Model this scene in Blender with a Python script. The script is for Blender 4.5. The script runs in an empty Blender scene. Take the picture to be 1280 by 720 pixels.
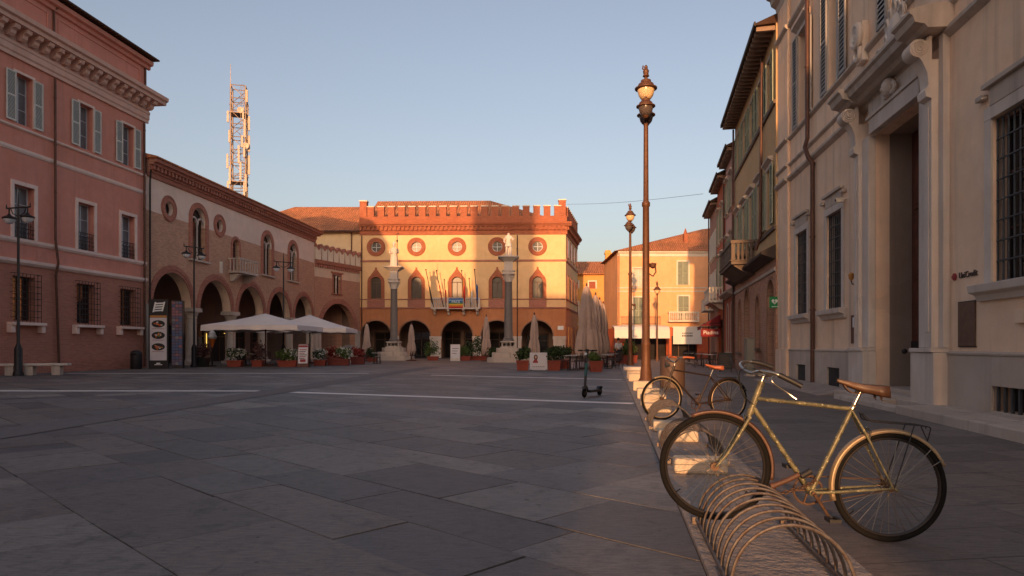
import bpy, math, random
from mathutils import Vector, Matrix, geometry
random.seed(7)
PI = math.pi
SC = bpy.context.scene
COL = SC.collection

# ------------------------------------------------------------------ materials
def lin(c):
    return tuple((x / 12.92 if x <= 0.04045 else ((x + 0.055) / 1.055) ** 2.4) for x in c)
def rgb(r, g, b):
    return lin((r / 255., g / 255., b / 255.))

class NT:
    def __init__(s, name):
        s.mat = bpy.data.materials.new(name); s.mat.use_nodes = True
        s.t = s.mat.node_tree; s.b = s.t.nodes['Principled BSDF']
    def n(s, typ, **kw):
        nd = s.t.nodes.new('ShaderNode' + typ)
        for k, v in kw.items(): setattr(nd, k, v)
        return nd
    def l(s, a, b): s.t.links.new(a, b)
    def put(s, sock, v):
        if hasattr(v, 'is_output'): s.l(v, sock)
        elif isinstance(v, (tuple, list)) and len(v) == 3 and sock.type == 'RGBA': sock.default_value = (*v, 1)
        else: sock.default_value = v
    def coord(s, scale=(1, 1, 1), rot=(0, 0, 0), loc=(0, 0, 0)):
        tc = s.n('TexCoord'); mp = s.n('Mapping')
        s.l(tc.outputs['Object'], mp.inputs['Vector'])
        mp.inputs['Scale'].default_value = scale; mp.inputs['Rotation'].default_value = rot; mp.inputs['Location'].default_value = loc
        return mp.outputs['Vector']
    def noise(s, vec, scale, detail=4, rough=.55, dist=0):
        nd = s.n('TexNoise'); s.l(vec, nd.inputs['Vector'])
        nd.inputs['Scale'].default_value = scale; nd.inputs['Detail'].default_value = detail
        nd.inputs['Roughness'].default_value = rough; nd.inputs['Distortion'].default_value = dist
        return nd.outputs['Fac']
    def ramp(s, fac, a, b, ca=(0, 0, 0), cb=(1, 1, 1)):
        nd = s.n('ValToRGB'); s.put(nd.inputs['Fac'], fac)
        nd.color_ramp.elements[0].position = a; nd.color_ramp.elements[0].color = (*ca, 1)
        nd.color_ramp.elements[1].position = b; nd.color_ramp.elements[1].color = (*cb, 1)
        return nd.outputs['Color']
    def mix(s, fac, a, b, blend='MIX'):
        nd = s.n('Mix', data_type='RGBA', blend_type=blend)
        s.put(nd.inputs[0], fac); s.put(nd.inputs[6], a); s.put(nd.inputs[7], b)
        return nd.outputs[2]
    def math(s, op, a, b=0.0, c=0.0):
        nd = s.n('Math', operation=op)
        s.put(nd.inputs[0], a); s.put(nd.inputs[1], b); s.put(nd.inputs[2], c)
        return nd.outputs[0]
    def bump(s, h, strength=.3, dist=.02):
        nd = s.n('Bump'); nd.inputs['Strength'].default_value = strength; nd.inputs['Distance'].default_value = dist
        s.put(nd.inputs['Height'], h); s.l(nd.outputs['Normal'], s.b.inputs['Normal'])
    def fin(s, col, rough=.8, metal=0.0, spec=None):
        s.put(s.b.inputs['Base Color'], col); s.put(s.b.inputs['Roughness'], rough); s.put(s.b.inputs['Metallic'], metal)
        if spec is not None: s.b.inputs['Specular IOR Level'].default_value = spec
        return s.mat

def sc(c, f): return tuple(min(1, x * f) for x in c)

def plain(name, col, rough=.6, metal=0.0, var=.15, scale=6, bump=.0, spec=None, bd=.01):
    m = NT(name); v = m.coord()
    n1 = m.noise(v, scale, 5, .6)
    c = m.mix(m.ramp(n1, .3, .7), sc(col, 1 - var), sc(col, 1 + var))
    if bump: m.bump(m.noise(v, scale * 6, 4), bump, bd)
    return m.fin(c, rough, metal, spec)

def plaster_nodes(m, v, col, var=.13, stain=.35):
    """plaster colour with clouds, vertical runs and a little dirt; returns (colour, height)"""
    big = m.noise(v, .35, 4, .6)
    mid = m.noise(v, 2.3, 6, .65); pt = m.noise(v, .8, 5, .7, .6)
    c = m.mix(m.ramp(big, .3, .7), sc(col, 1 - var), sc(col, 1 + var))
    c = m.mix(m.math('MULTIPLY', m.ramp(pt, .42, .62), .55), c, (col[0] * .93, col[1] * .84, col[2] * .76))
    c = m.mix(m.math('MULTIPLY', m.ramp(mid, .45, .8), .5), c, sc(col, .78))
    vo = m.n('TexVoronoi'); dv = m.n('VectorMath', operation='MULTIPLY_ADD'); nz = m.n('TexNoise'); m.l(v, nz.inputs['Vector']); nz.inputs['Scale'].default_value = 1.5
    m.l(nz.outputs['Color'], dv.inputs[0]); dv.inputs[1].default_value = (.9, .9, .9); m.l(v, dv.inputs[2]); m.l(dv.outputs[0], vo.inputs['Vector']); vo.inputs['Scale'].default_value = .42
    sp = m.n('SeparateColor'); m.l(vo.outputs['Color'], sp.inputs[0]); c = m.mix(m.math('MULTIPLY', m.ramp(sp.outputs[0], .45, .95), .3), c, sc(col, .72))
    tc = m.n('TexCoord'); mp = m.n('Mapping'); m.l(tc.outputs['Object'], mp.inputs['Vector'])
    mp.inputs['Scale'].default_value = (2.4, 2.4, .12)
    run = m.noise(mp.outputs['Vector'], 1.3, 4, .6)
    c = m.mix(m.math('MULTIPLY', m.ramp(run, .52, .8), stain), c, sc(col, .5))
    return c, m.noise(v, 26, 5, .6)

def brick_nodes(m, c1, c2, mortar, bw=.29, rh=.075, mo=.011, rot=(PI / 2, 0, 0), big=.3):
    v = m.coord(rot=rot)
    b = m.n('TexBrick'); m.l(v, b.inputs['Vector'])
    for k, x in (('Color1', c1), ('Color2', c2), ('Mortar', mortar)): b.inputs[k].default_value = (*x, 1)
    b.inputs['Scale'].default_value = 1; b.inputs['Mortar Size'].default_value = mo
    b.inputs['Brick Width'].default_value = bw; b.inputs['Row Height'].default_value = rh
    b.inputs['Mortar Smooth'].default_value = .2
    v2 = m.coord()
    n = m.noise(v2, .5, 5, .65); n2 = m.noise(v2, 3.5, 5, .65)
    c = m.mix(m.math('MULTIPLY', m.ramp(n, .35, .7), big), b.outputs['Color'], sc(c1, .55))
    c = m.mix(m.math('MULTIPLY', m.ramp(n2, .5, .8), .35), c, sc(mortar, 1.05))
    return c, b.outputs['Fac']

def plaster(name, col, var=.13, stain=.35, rough=.9):
    m = NT(name); v = m.coord(); c, h = plaster_nodes(m, v, col, var, stain)
    m.bump(h, .25, .01); return m.fin(c, rough, spec=.2)

def zoned(name, z, low, high, band=None):
    """wall material with one finish below height z and another above; low/high = ('brick', c1, c2, mortar) or ('plaster', col)"""
    m = NT(name); v = m.coord()
    def part(p):
        return brick_nodes(m, *p[1:]) if p[0] == 'brick' else plaster_nodes(m, v, p[1], *(p[2:] or ()))
    cl, hl = part(low); ch, hh = part(high)
    tc = m.n('TexCoord'); sx = m.n('SeparateXYZ'); m.l(tc.outputs['Object'], sx.inputs[0])
    f = m.math('GREATER_THAN', sx.outputs[2], z)
    c = m.mix(f, cl, ch)
    # darker, ragged-edged foot of the wall
    wob = m.math('MULTIPLY_ADD', m.noise(v, 1.2, 4), 1.4, -.2)
    foot = m.math('SUBTRACT', 1.0, m.math('SMOOTH_MIN', m.math('DIVIDE', sx.outputs[2], m.math('MAXIMUM', wob, .15)), 1.0, .2))
    c = m.mix(m.math('MULTIPLY', m.math('MAXIMUM', foot, 0.0), .45), c, (.05, .045, .045))
    m.bump(m.math('ADD', m.math('MULTIPLY', hl, -.6), hh), .22, .012)
    return m.fin(c, .9, spec=.2)

def tiles(name, col, pitch=.24):
    m = NT(name); v = m.coord()
    w = m.n('TexWave', wave_type='BANDS', bands_direction='X', wave_profile='SIN'); m.l(v, w.inputs['Vector'])
    w.inputs['Scale'].default_value = .3142 / pitch; w.inputs['Distortion'].default_value = .6; w.inputs['Detail'].default_value = 1
    w.inputs['Detail Scale'].default_value = 1.5
    n = m.noise(m.coord(scale=(4, 1.2, 1.2)), 1.6, 6, .7); n2 = m.noise(v, .4, 4)
    c = m.mix(m.ramp(n, .3, .7), sc(col, .5), sc(col, 1.35))
    c = m.mix(m.math('MULTIPLY', m.ramp(n2, .45, .7), .5), c, (.10, .075, .05))
    c = m.mix(m.math('MULTIPLY', m.ramp(w.outputs['Fac'], .0, .45, (1, 1, 1), (0, 0, 0)), .7), c, sc(col, .4))
    m.bump(m.math('ADD', w.outputs['Fac'], m.math('MULTIPLY', n, .5)), .9, .06)
    return m.fin(c, .9, spec=.15)

def slabs(name, ang, bw, rh, dark, light, warm, mo=.010, off=.5, jf=.75, moist=0.0, bs=.28, bd=.014):
    """large worn flagstones: per-slab tone, broken joints, wear, fine chisel grain"""
    m = NT(name); v = m.coord(rot=(0, 0, ang))
    wob = m.n('TexNoise'); m.l(v, wob.inputs['Vector']); wob.inputs['Scale'].default_value = 1.3; wob.inputs['Detail'].default_value = 3
    vm = m.n('VectorMath', operation='MULTIPLY_ADD'); m.l(wob.outputs['Color'], vm.inputs[0]); vm.inputs[1].default_value = (.05, .05, 0); m.l(v, vm.inputs[2])
    b = m.n('TexBrick'); m.l(vm.outputs[0], b.inputs['Vector'])
    b.inputs['Color1'].default_value = (0, 0, 0, 1); b.inputs['Color2'].default_value = (1, 1, 1, 1); b.inputs['Mortar'].default_value = (.5, .5, .5, 1)
    b.inputs['Scale'].default_value = 1; b.inputs['Mortar Size'].default_value = mo; b.inputs['Mortar Smooth'].default_value = .4
    b.inputs['Brick Width'].default_value = bw; b.inputs['Row Height'].default_value = rh; b.offset = off; b.offset_frequency = 2
    b.squash = 1.45; b.squash_frequency = 2
    big = m.noise(v, .16, 4, .6); mid = m.noise(v, .9, 6, .7, .4)
    grain = m.noise(m.coord(scale=(1, 7, 1), rot=(0, 0, ang + .5)), 6, 7, .7)
    fine = m.noise(v, 60, 4, .6)
    c = m.mix(m.ramp(b.outputs['Color'], .0, 1.0), dark, light)
    c = m.mix(m.math('MULTIPLY', m.ramp(big, .36, .64), .7), c, warm)
    c = m.mix(m.math('MULTIPLY', m.ramp(mid, .4, .75), .55), c, sc(light, 1.1))
    c = m.mix(m.math('MULTIPLY', m.ramp(grain, .40, .72), .68), c, sc(dark, .5))
    c = m.mix(m.math('MULTIPLY', m.ramp(fine, .58, .75), .4), c, sc(light, 1.5))
    stain = m.noise(v, 2.2, 6, .75, 1.2); c = m.mix(m.math('MULTIPLY', m.ramp(stain, .52, .72), .6), c, sc(dark, .62))
    spots = m.noise(v, 5.5, 2, .5); c = m.mix(m.math('MULTIPLY', m.ramp(spots, .70, .74), .5), c, sc(dark, .5))
    jn = m.ramp(m.noise(v, .55, 3, .6), .30, .5)
    j = m.math('MULTIPLY', m.math('MULTIPLY', b.outputs['Fac'], jn), jf)
    c = m.mix(j, c, (.010, .009, .009))
    h = m.math('ADD', m.math('MULTIPLY', grain, .5), m.math('ADD', m.math('MULTIPLY', mid, .6), m.math('MULTIPLY', b.outputs['Fac'], -1.0)))
    h = m.math('ADD', h, m.math('MULTIPLY', fine, .15))
    m.bump(h, bs, bd)
    rg = m.math('MULTIPLY_ADD', m.ramp(mid, .3, .7), .22, .5 - moist)
    return m.fin(c, rg, spec=.35)

M = {}
def setup_materials():
    M['pink_wall'] = zoned('pink_palazzo_wall', 4.86, ('brick', rgb(190, 130, 110), rgb(172, 114, 98), rgb(182, 134, 118)), ('plaster', rgb(214, 148, 132), .07, .4))
    M['pink_trim'] = plaster('pale_pink_trim', rgb(236, 212, 202), .07, .25)
    M['pink_corn'] = plaster('cornice_pink_trim', rgb(222, 186, 172), .07, .3)
    M['arcade_wall'] = zoned('arcade_palace_wall', 8.95, ('brick', rgb(206, 156, 128), rgb(178, 130, 108), rgb(204, 176, 152)), ('plaster', rgb(236, 214, 200), .06, .2))
    M['gate_wall'] = zoned('gate_house_wall', 7.73, ('brick', rgb(200, 142, 116), rgb(172, 120, 98), rgb(196, 162, 140)), ('plaster', rgb(224, 196, 172), .07, .2))
    M['hall_wall'] = zoned('town_hall_wall', 5.05, ('plaster', rgb(198, 134, 94), .1, .25), ('plaster', rgb(234, 194, 144), .05, .15))
    M['hall_brick'] = None
    m = NT('red_brick'); c, h = brick_nodes(m, rgb(176, 94, 64), rgb(148, 74, 52), rgb(170, 126, 100)); m.bump(m.math('MULTIPLY', h, -1.0), .3, .01); M['brick'] = m.fin(c, .9, spec=.2)
    m = NT('dull_brick'); c, h = brick_nodes(m, rgb(186, 116, 98), rgb(158, 94, 80), rgb(178, 142, 124)); m.bump(m.math('MULTIPLY', h, -1.0), .3, .01); M['dbrick'] = m.fin(c, .9, spec=.2)
    M['cream_back'] = plaster('cream_back_wall', rgb(228, 202, 164), .06, .2)
    M['salmon'] = zoned('salmon_house_wall', 3.4, ('plaster', rgb(206, 104, 70), .1, .3), ('plaster', rgb(242, 180, 132), .06, .15))
    M['yellow'] = plaster('yellow_house_wall', rgb(214, 158, 92), .08, .2)
    M['cream_pal'] = plaster('cream_palazzo_wall', rgb(244, 212, 184), .08, .75)
    M['stone'] = plaster('pale_istrian_stone', rgb(212, 200, 190), .14, .7, .75)
    M['stone_d'] = plaster('weathered_stone', rgb(194, 180, 168), .18, .75, .8)
    M['old_stone'] = plaster('grimy_balcony_stone', rgb(120, 106, 96), .2, .6, .85)
    M['dull_trim'] = plaster('brown_arch_trim', rgb(158, 122, 102), .12, .4)
    M['reveal'] = plaster('brown_reveal_stone', rgb(158, 138, 124), .15, .5, .85)  # darker brown stone of the doorway jambs
    M['granite'] = plain('grey_granite', rgb(120, 112, 108), .55, 0, .2, 14, .2)
    M['olive'] = zoned('ochre_house_wall', 4.4, ('brick', rgb(196, 146, 120), rgb(168, 122, 100), rgb(190, 158, 136)), ('plaster', rgb(206, 172, 128), .1, .3))
    M['rosy'] = zoned('rosy_house_wall', 4.0, ('plaster', rgb(172, 108, 86), .12, .3), ('plaster', rgb(216, 170, 156), .1, .3))
    M['rust_wall'] = plaster('russet_house_wall', rgb(196, 110, 80), .1, .3)
    M['dull_wall'] = plaster('grey_pink_house_wall', rgb(176, 140, 124), .1, .3)
    M['tiles'] = tiles('terracotta_roof', rgb(206, 134, 94))
    M['dark_tiles'] = tiles('dark_roof_edge', rgb(96, 70, 58))
    M['eave_dark'] = plain('dark_eave', rgb(66, 54, 48), .8, 0, .2, 3)
    M['soffit'] = plain('soffit_wood', rgb(150, 124, 106), .8, 0, .2, 4)
    M['white'] = plaster('white_paint_trim', rgb(226, 214, 196), .06, .2)
    M['glass'] = plain('window_glass', rgb(36, 38, 42), .07, 0, .3, 1.5, 0, .8)
    M['glass_dull'] = plain('dull_window_glass', rgb(58, 48, 42), .34, 0, .35, 1.5, 0, .35)
    M['glass_grey'] = plain('pale_reflecting_glass', rgb(112, 116, 120), .2, 0, .3, .8, 0, .5)
    M['glass_curtain'] = plain('curtained_glass', rgb(206, 196, 178), .2, 0, .12, 1.2, 0, .6)
    M['dark'] = plain('dark_interior', rgb(34, 27, 25), .9, 0, .4, 1.0)
    M['port'] = plaster('portico_wall', rgb(140, 116, 104), .15, .4)
    M['frame_w'] = plain('white_casement', rgb(196, 200, 204), .55, 0, .08)
    M['frame_b'] = plain('brown_casement', rgb(84, 56, 42), .6, 0, .2)
    M['shut_grey'] = plain('grey_shutter', rgb(206, 204, 198), .7, 0, .08, 3)
    M['shut_taupe'] = plain('taupe_shutter', rgb(150, 146, 144), .7, 0, .1, 3)
    M['shut_green'] = plain('green_grey_shutter', rgb(150, 156, 134), .7, 0, .15, 3)
    M['shut_red'] = plain('russet_shutter', rgb(150, 74, 48), .7, 0, .15, 3)
    M['iron'] = plain('wrought_iron', rgb(46, 44, 44), .6, .3, .25, 8)
    M['iron_grey'] = plain('grey_grille_iron', rgb(70, 72, 76), .6, .3, .2, 8)
    M['copper'] = plain('brown_downpipe', rgb(92, 62, 50), .55, .3, .2, 3)
    M['wood'] = plain('old_door_wood', rgb(92, 52, 40), .6, 0, .3, 4)
    M['lamp_brown'] = plain('brown_lamp_iron', rgb(104, 68, 46), .55, .25, .2, 8)
    M['lamp_black'] = plain('black_lamp_iron', rgb(44, 42, 44), .5, .3, .2, 8)
    m = NT('lamp_opal_glass'); m.b.inputs['Subsurface Weight'].default_value = .35; m.b.inputs['Subsurface Radius'].default_value = (.2, .15, .1); M['opal'] = m.fin(rgb(232, 200, 156), .22)
    M['opal_shaded'] = plain('shaded_lamp_glass', rgb(96, 84, 78), .2, 0, .1)  # opal glass darkened in colour to stand in for shade on lower lanterns
    m = NT('white_opal_glass'); M['opal_w'] = m.fin(rgb(205, 208, 214), .2)
    M['canvas'] = plain('ecru_canvas', rgb(226, 214, 208), .9, 0, .05, 1.2, .1)
    M['canvas_tan'] = plain('tan_canvas', rgb(180, 154, 140), .9, 0, .12, 2, .1)
    M['white_cloth'] = plain('white_awning_cloth', rgb(226, 220, 212), .85, 0, .05, 1)
    M['red_cloth'] = plain('dark_red_awning', rgb(130, 34, 40), .85, 0, .12, 2)
    M['terra'] = plain('terracotta_planter', rgb(138, 62, 46), .8, 0, .14, 3, .1)
    M['terra_d'] = plain('dark_red_planter', rgb(112, 50, 42), .8, 0, .14, 3, .1)
    def leafmat(name, a, b):
        m = NT(name); n = m.noise(m.coord(), 9, 3); g = m.n('NewGeometry')
        c = m.mix(g.outputs['Random Per Island'], a, b); c = m.mix(m.math('MULTIPLY', n, .5), c, sc(a, .5)); return m.fin(c, .6, spec=.3)
    M['leaf'] = leafmat('green_leaves', rgb(42, 58, 32), rgb(72, 90, 46))
    M['leaf_l'] = leafmat('light_green_leaves', rgb(64, 86, 40), rgb(102, 118, 60))
    M['leaf_p'] = leafmat('plum_leaves', rgb(96, 62, 66), rgb(124, 96, 88))
    M['petal'] = leafmat('white_petals', rgb(206, 208, 200), rgb(236, 236, 224))
    M['petal_r'] = leafmat('red_petals', rgb(120, 34, 34), rgb(150, 60, 52))
    M['black'] = plain('black_paint', rgb(34, 32, 34), .5, 0, .2, 5)
    M['dark_metal'] = plain('dark_chair_metal', rgb(52, 46, 46), .5, .3, .2, 6)
    M['menu_white'] = plain('printed_white_panel', rgb(206, 200, 204), .5, 0, .04, 2)
    M['menu_black'] = plain('printed_black_panel', rgb(30, 28, 32), .5, 0, .1, 2)
    M['gold'] = plain('printed_ochre', rgb(186, 128, 62), .6, 0, .1)
    M['green_sign'] = plain('green_sign_plate', rgb(10, 132, 74), .4, 0, .05)
    M['sign_white'] = plain('white_sign_print', rgb(226, 228, 226), .5, 0, .03)
    M['text_dark'] = plain('dark_lettering', rgb(70, 60, 58), .6, 0, .1)
    M['text_red'] = plain('red_lettering', rgb(150, 44, 52), .6, 0, .1)
    M['bronze'] = plain('bronze_plaque', rgb(98, 80, 70), .5, .4, .2, 8)
    M['steel'] = plain('worn_galvanised_steel', rgb(150, 140, 130), .38, .85, .2, 12)
    M['rusty_steel'] = None
    m = NT('rusty_rail_steel'); v = m.coord(); n = m.noise(v, 18, 6, .7)
    M['rusty_steel'] = m.fin(m.mix(m.ramp(n, .4, .65), rgb(116, 108, 102), rgb(86, 66, 54)), .5, .55)
    M['rubber'] = plain('worn_tyre_rubber', rgb(22, 20, 19), .85, 0, .25, 20, .1, .2)
    M['chrome'] = plain('dull_chrome', rgb(176, 170, 160), .25, .95, .1, 10)
    M['rim_dark'] = plain('dark_steel_rim', rgb(58, 52, 48), .5, .5, .2, 10)
    M['spoke'] = plain('spoke_steel', rgb(170, 158, 140), .35, .9, .1, 10)
    m = NT('chipped_olive_paint'); v = m.coord(); n = m.noise(v, 38, 6, .7); n2 = m.noise(v, 14, 4, .6)
    c = m.mix(m.ramp(n2, .4, .6), rgb(118, 112, 84), rgb(80, 78, 60)); c = m.mix(m.ramp(n, .58, .66), c, rgb(78, 56, 42)); c = m.mix(m.math('MULTIPLY', m.ramp(m.noise(v, 60, 3), .62, .66), .8), c, rgb(210, 200, 150))
    m.bump(n, .25, .003); M['bike_paint'] = m.fin(c, .42, .1)
    M['fender'] = plain('brushed_mudguard', rgb(172, 150, 120), .45, .5, .15, 8)
    M['rust_fender'] = plain('rusty_mudguard', rgb(88, 62, 50), .5, .3, .3, 14)
    M['leather'] = plain('brown_saddle_leather', rgb(86, 58, 40), .45, 0, .2, 12, .1)
    M['rustpart'] = plain('rusty_crank_metal', rgb(96, 72, 56), .55, .5, .3, 30)
    M['bike_dark'] = plain('dark_bike_paint', rgb(54, 40, 32), .4, .2, .2, 10)
    M['red_leather'] = plain('tan_saddle_leather', rgb(168, 92, 60), .45, 0, .2, 12)
    M['cable'] = plain('black_cable', rgb(26, 26, 28), .5, 0, .1)
    M['cabinet'] = plain('grey_green_cabinet', rgb(126, 124, 114), .6, 0, .1, 2, .05)
    M['barrel'] = plain('brown_bin_sheet', rgb(96, 74, 62), .6, .2, .12, 3, .05)
    M['kerb'] = plain('pale_kerb_stone', rgb(156, 142, 132), .75, 0, .22, 2.5, 1.0, None, .04)
    M['block'] = plaster('pale_block_stone', rgb(214, 196, 172), .1, .25, .75)
    M['mast_w'] = plain('white_antenna', rgb(186, 164, 144), .5, 0, .06)
    M['mast_s'] = plain('mast_steel', rgb(142, 120, 102), .5, .3, .15, 2)
    M['skin'] = plain('skin', rgb(196, 146, 118), .5, 0, .05)
    M['hair'] = plain('dark_hair', rgb(36, 28, 26), .6, 0, .1)
    M['shirt'] = plain('white_shirt', rgb(210, 206, 208), .8, 0, .05)
    M['trouser'] = plain('dark_trousers', rgb(44, 42, 50), .8, 0, .1)
    for k, c in (('f_blue', (40, 84, 150)), ('f_red', (176, 34, 38)), ('f_yel', (216, 168, 60)), ('f_wht', (214, 210, 206)), ('f_or', (206, 110, 44)), ('f_grn', (70, 120, 70)), ('f_drk', (58, 46, 44)), ('f_lblue', (120, 154, 186))):
        M[k] = plain('cloth_' + k[2:], rgb(*c), .85, 0, .1, 3)
    m = NT('warm_shop_light'); m.b.inputs['Emission Color'].default_value = (1, .62, .12, 1); m.b.inputs['Emission Strength'].default_value = 1.6; M['neon'] = m.fin(rgb(220, 160, 60), .5)
    # ground
    M['piazza'] = slabs('piazza_flagstones', math.radians(43), 1.15, .80, rgb(68, 68, 72), rgb(152, 147, 143), rgb(124, 109, 102), .014, bs=.6)
    m = NT('worn_flagstone'); v = m.coord(rot=(0, 0, math.radians(43))); g = m.n('NewGeometry'); r = g.outputs['Random Per Island']
    cr = m.n('ValToRGB'); m.l(r, cr.inputs['Fac']); cr.color_ramp.interpolation = 'CONSTANT'; e = cr.color_ramp.elements
    cols = [(108, 104, 104), (90, 88, 90), (120, 115, 112), (114, 103, 97), (98, 95, 96), (130, 124, 119), (106, 98, 93), (82, 80, 82), (116, 112, 110), (124, 112, 105), (96, 92, 91), (142, 135, 128), (110, 106, 106)]
    while len(e) < len(cols): e.new(.5)
    for i, q in enumerate(cols): e[i].position = i / len(cols); e[i].color = (*rgb(*q), 1)
    big = m.noise(v, .14, 4, .6); mid = m.noise(v, 1.1, 7, .72, .5); st = m.noise(v, 3.2, 7, .78, 1.4)
    grain = m.noise(m.coord(scale=(1, 6, 1), rot=(0, 0, math.radians(43) + .5)), 7, 8, .72); fine = m.noise(v, 70, 4, .6)
    c = m.mix(m.math('MULTIPLY', m.ramp(big, .4, .62), .35), cr.outputs['Color'], rgb(124, 108, 98))
    c = m.mix(m.math('MULTIPLY', m.ramp(mid, .42, .72), .5), c, rgb(140, 134, 130)); c = m.mix(m.math('MULTIPLY', m.ramp(st, .5, .7), .65), c, rgb(58, 55, 55))
    c = m.mix(m.math('MULTIPLY', m.ramp(grain, .42, .7), .6), c, rgb(50, 48, 49)); c = m.mix(m.math('MULTIPLY', m.ramp(fine, .6, .74), .4), c, rgb(176, 170, 164))
    gum = m.noise(v, 11, 1, .4); c = m.mix(m.math('MULTIPLY', m.ramp(gum, .74, .77), .6), c, rgb(40, 38, 38))
    h = m.math('ADD', m.math('MULTIPLY', grain, .6), m.math('ADD', m.math('MULTIPLY', mid, .8), m.math('MULTIPLY', fine, .2))); m.bump(h, .6, .014)
    M['slab'] = m.fin(c, m.math('MULTIPLY_ADD', m.ramp(mid, .3, .7), .22, .48), spec=.35)
    M['joint'] = plain('dirt_joint', rgb(44, 40, 38), .95, 0, .3, 3)
    M['pave'] = slabs('pavement_flagstones', math.radians(-8), 1.1, .6, rgb(98, 93, 91), rgb(142, 133, 127), rgb(136, 114, 103), .008, .5, .5, bs=1.0, bd=.04)
    M['earth'] = plain('town_ground', rgb(96, 90, 86), .9, 0, .2, .3)
    M['line'] = plain('white_paving_stone', rgb(236, 226, 220), .7, 0, .08, 3)
    M['cobble'] = plain('brown_cobble', rgb(104, 97, 95), .8, 0, .2, 9, .6)

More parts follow.
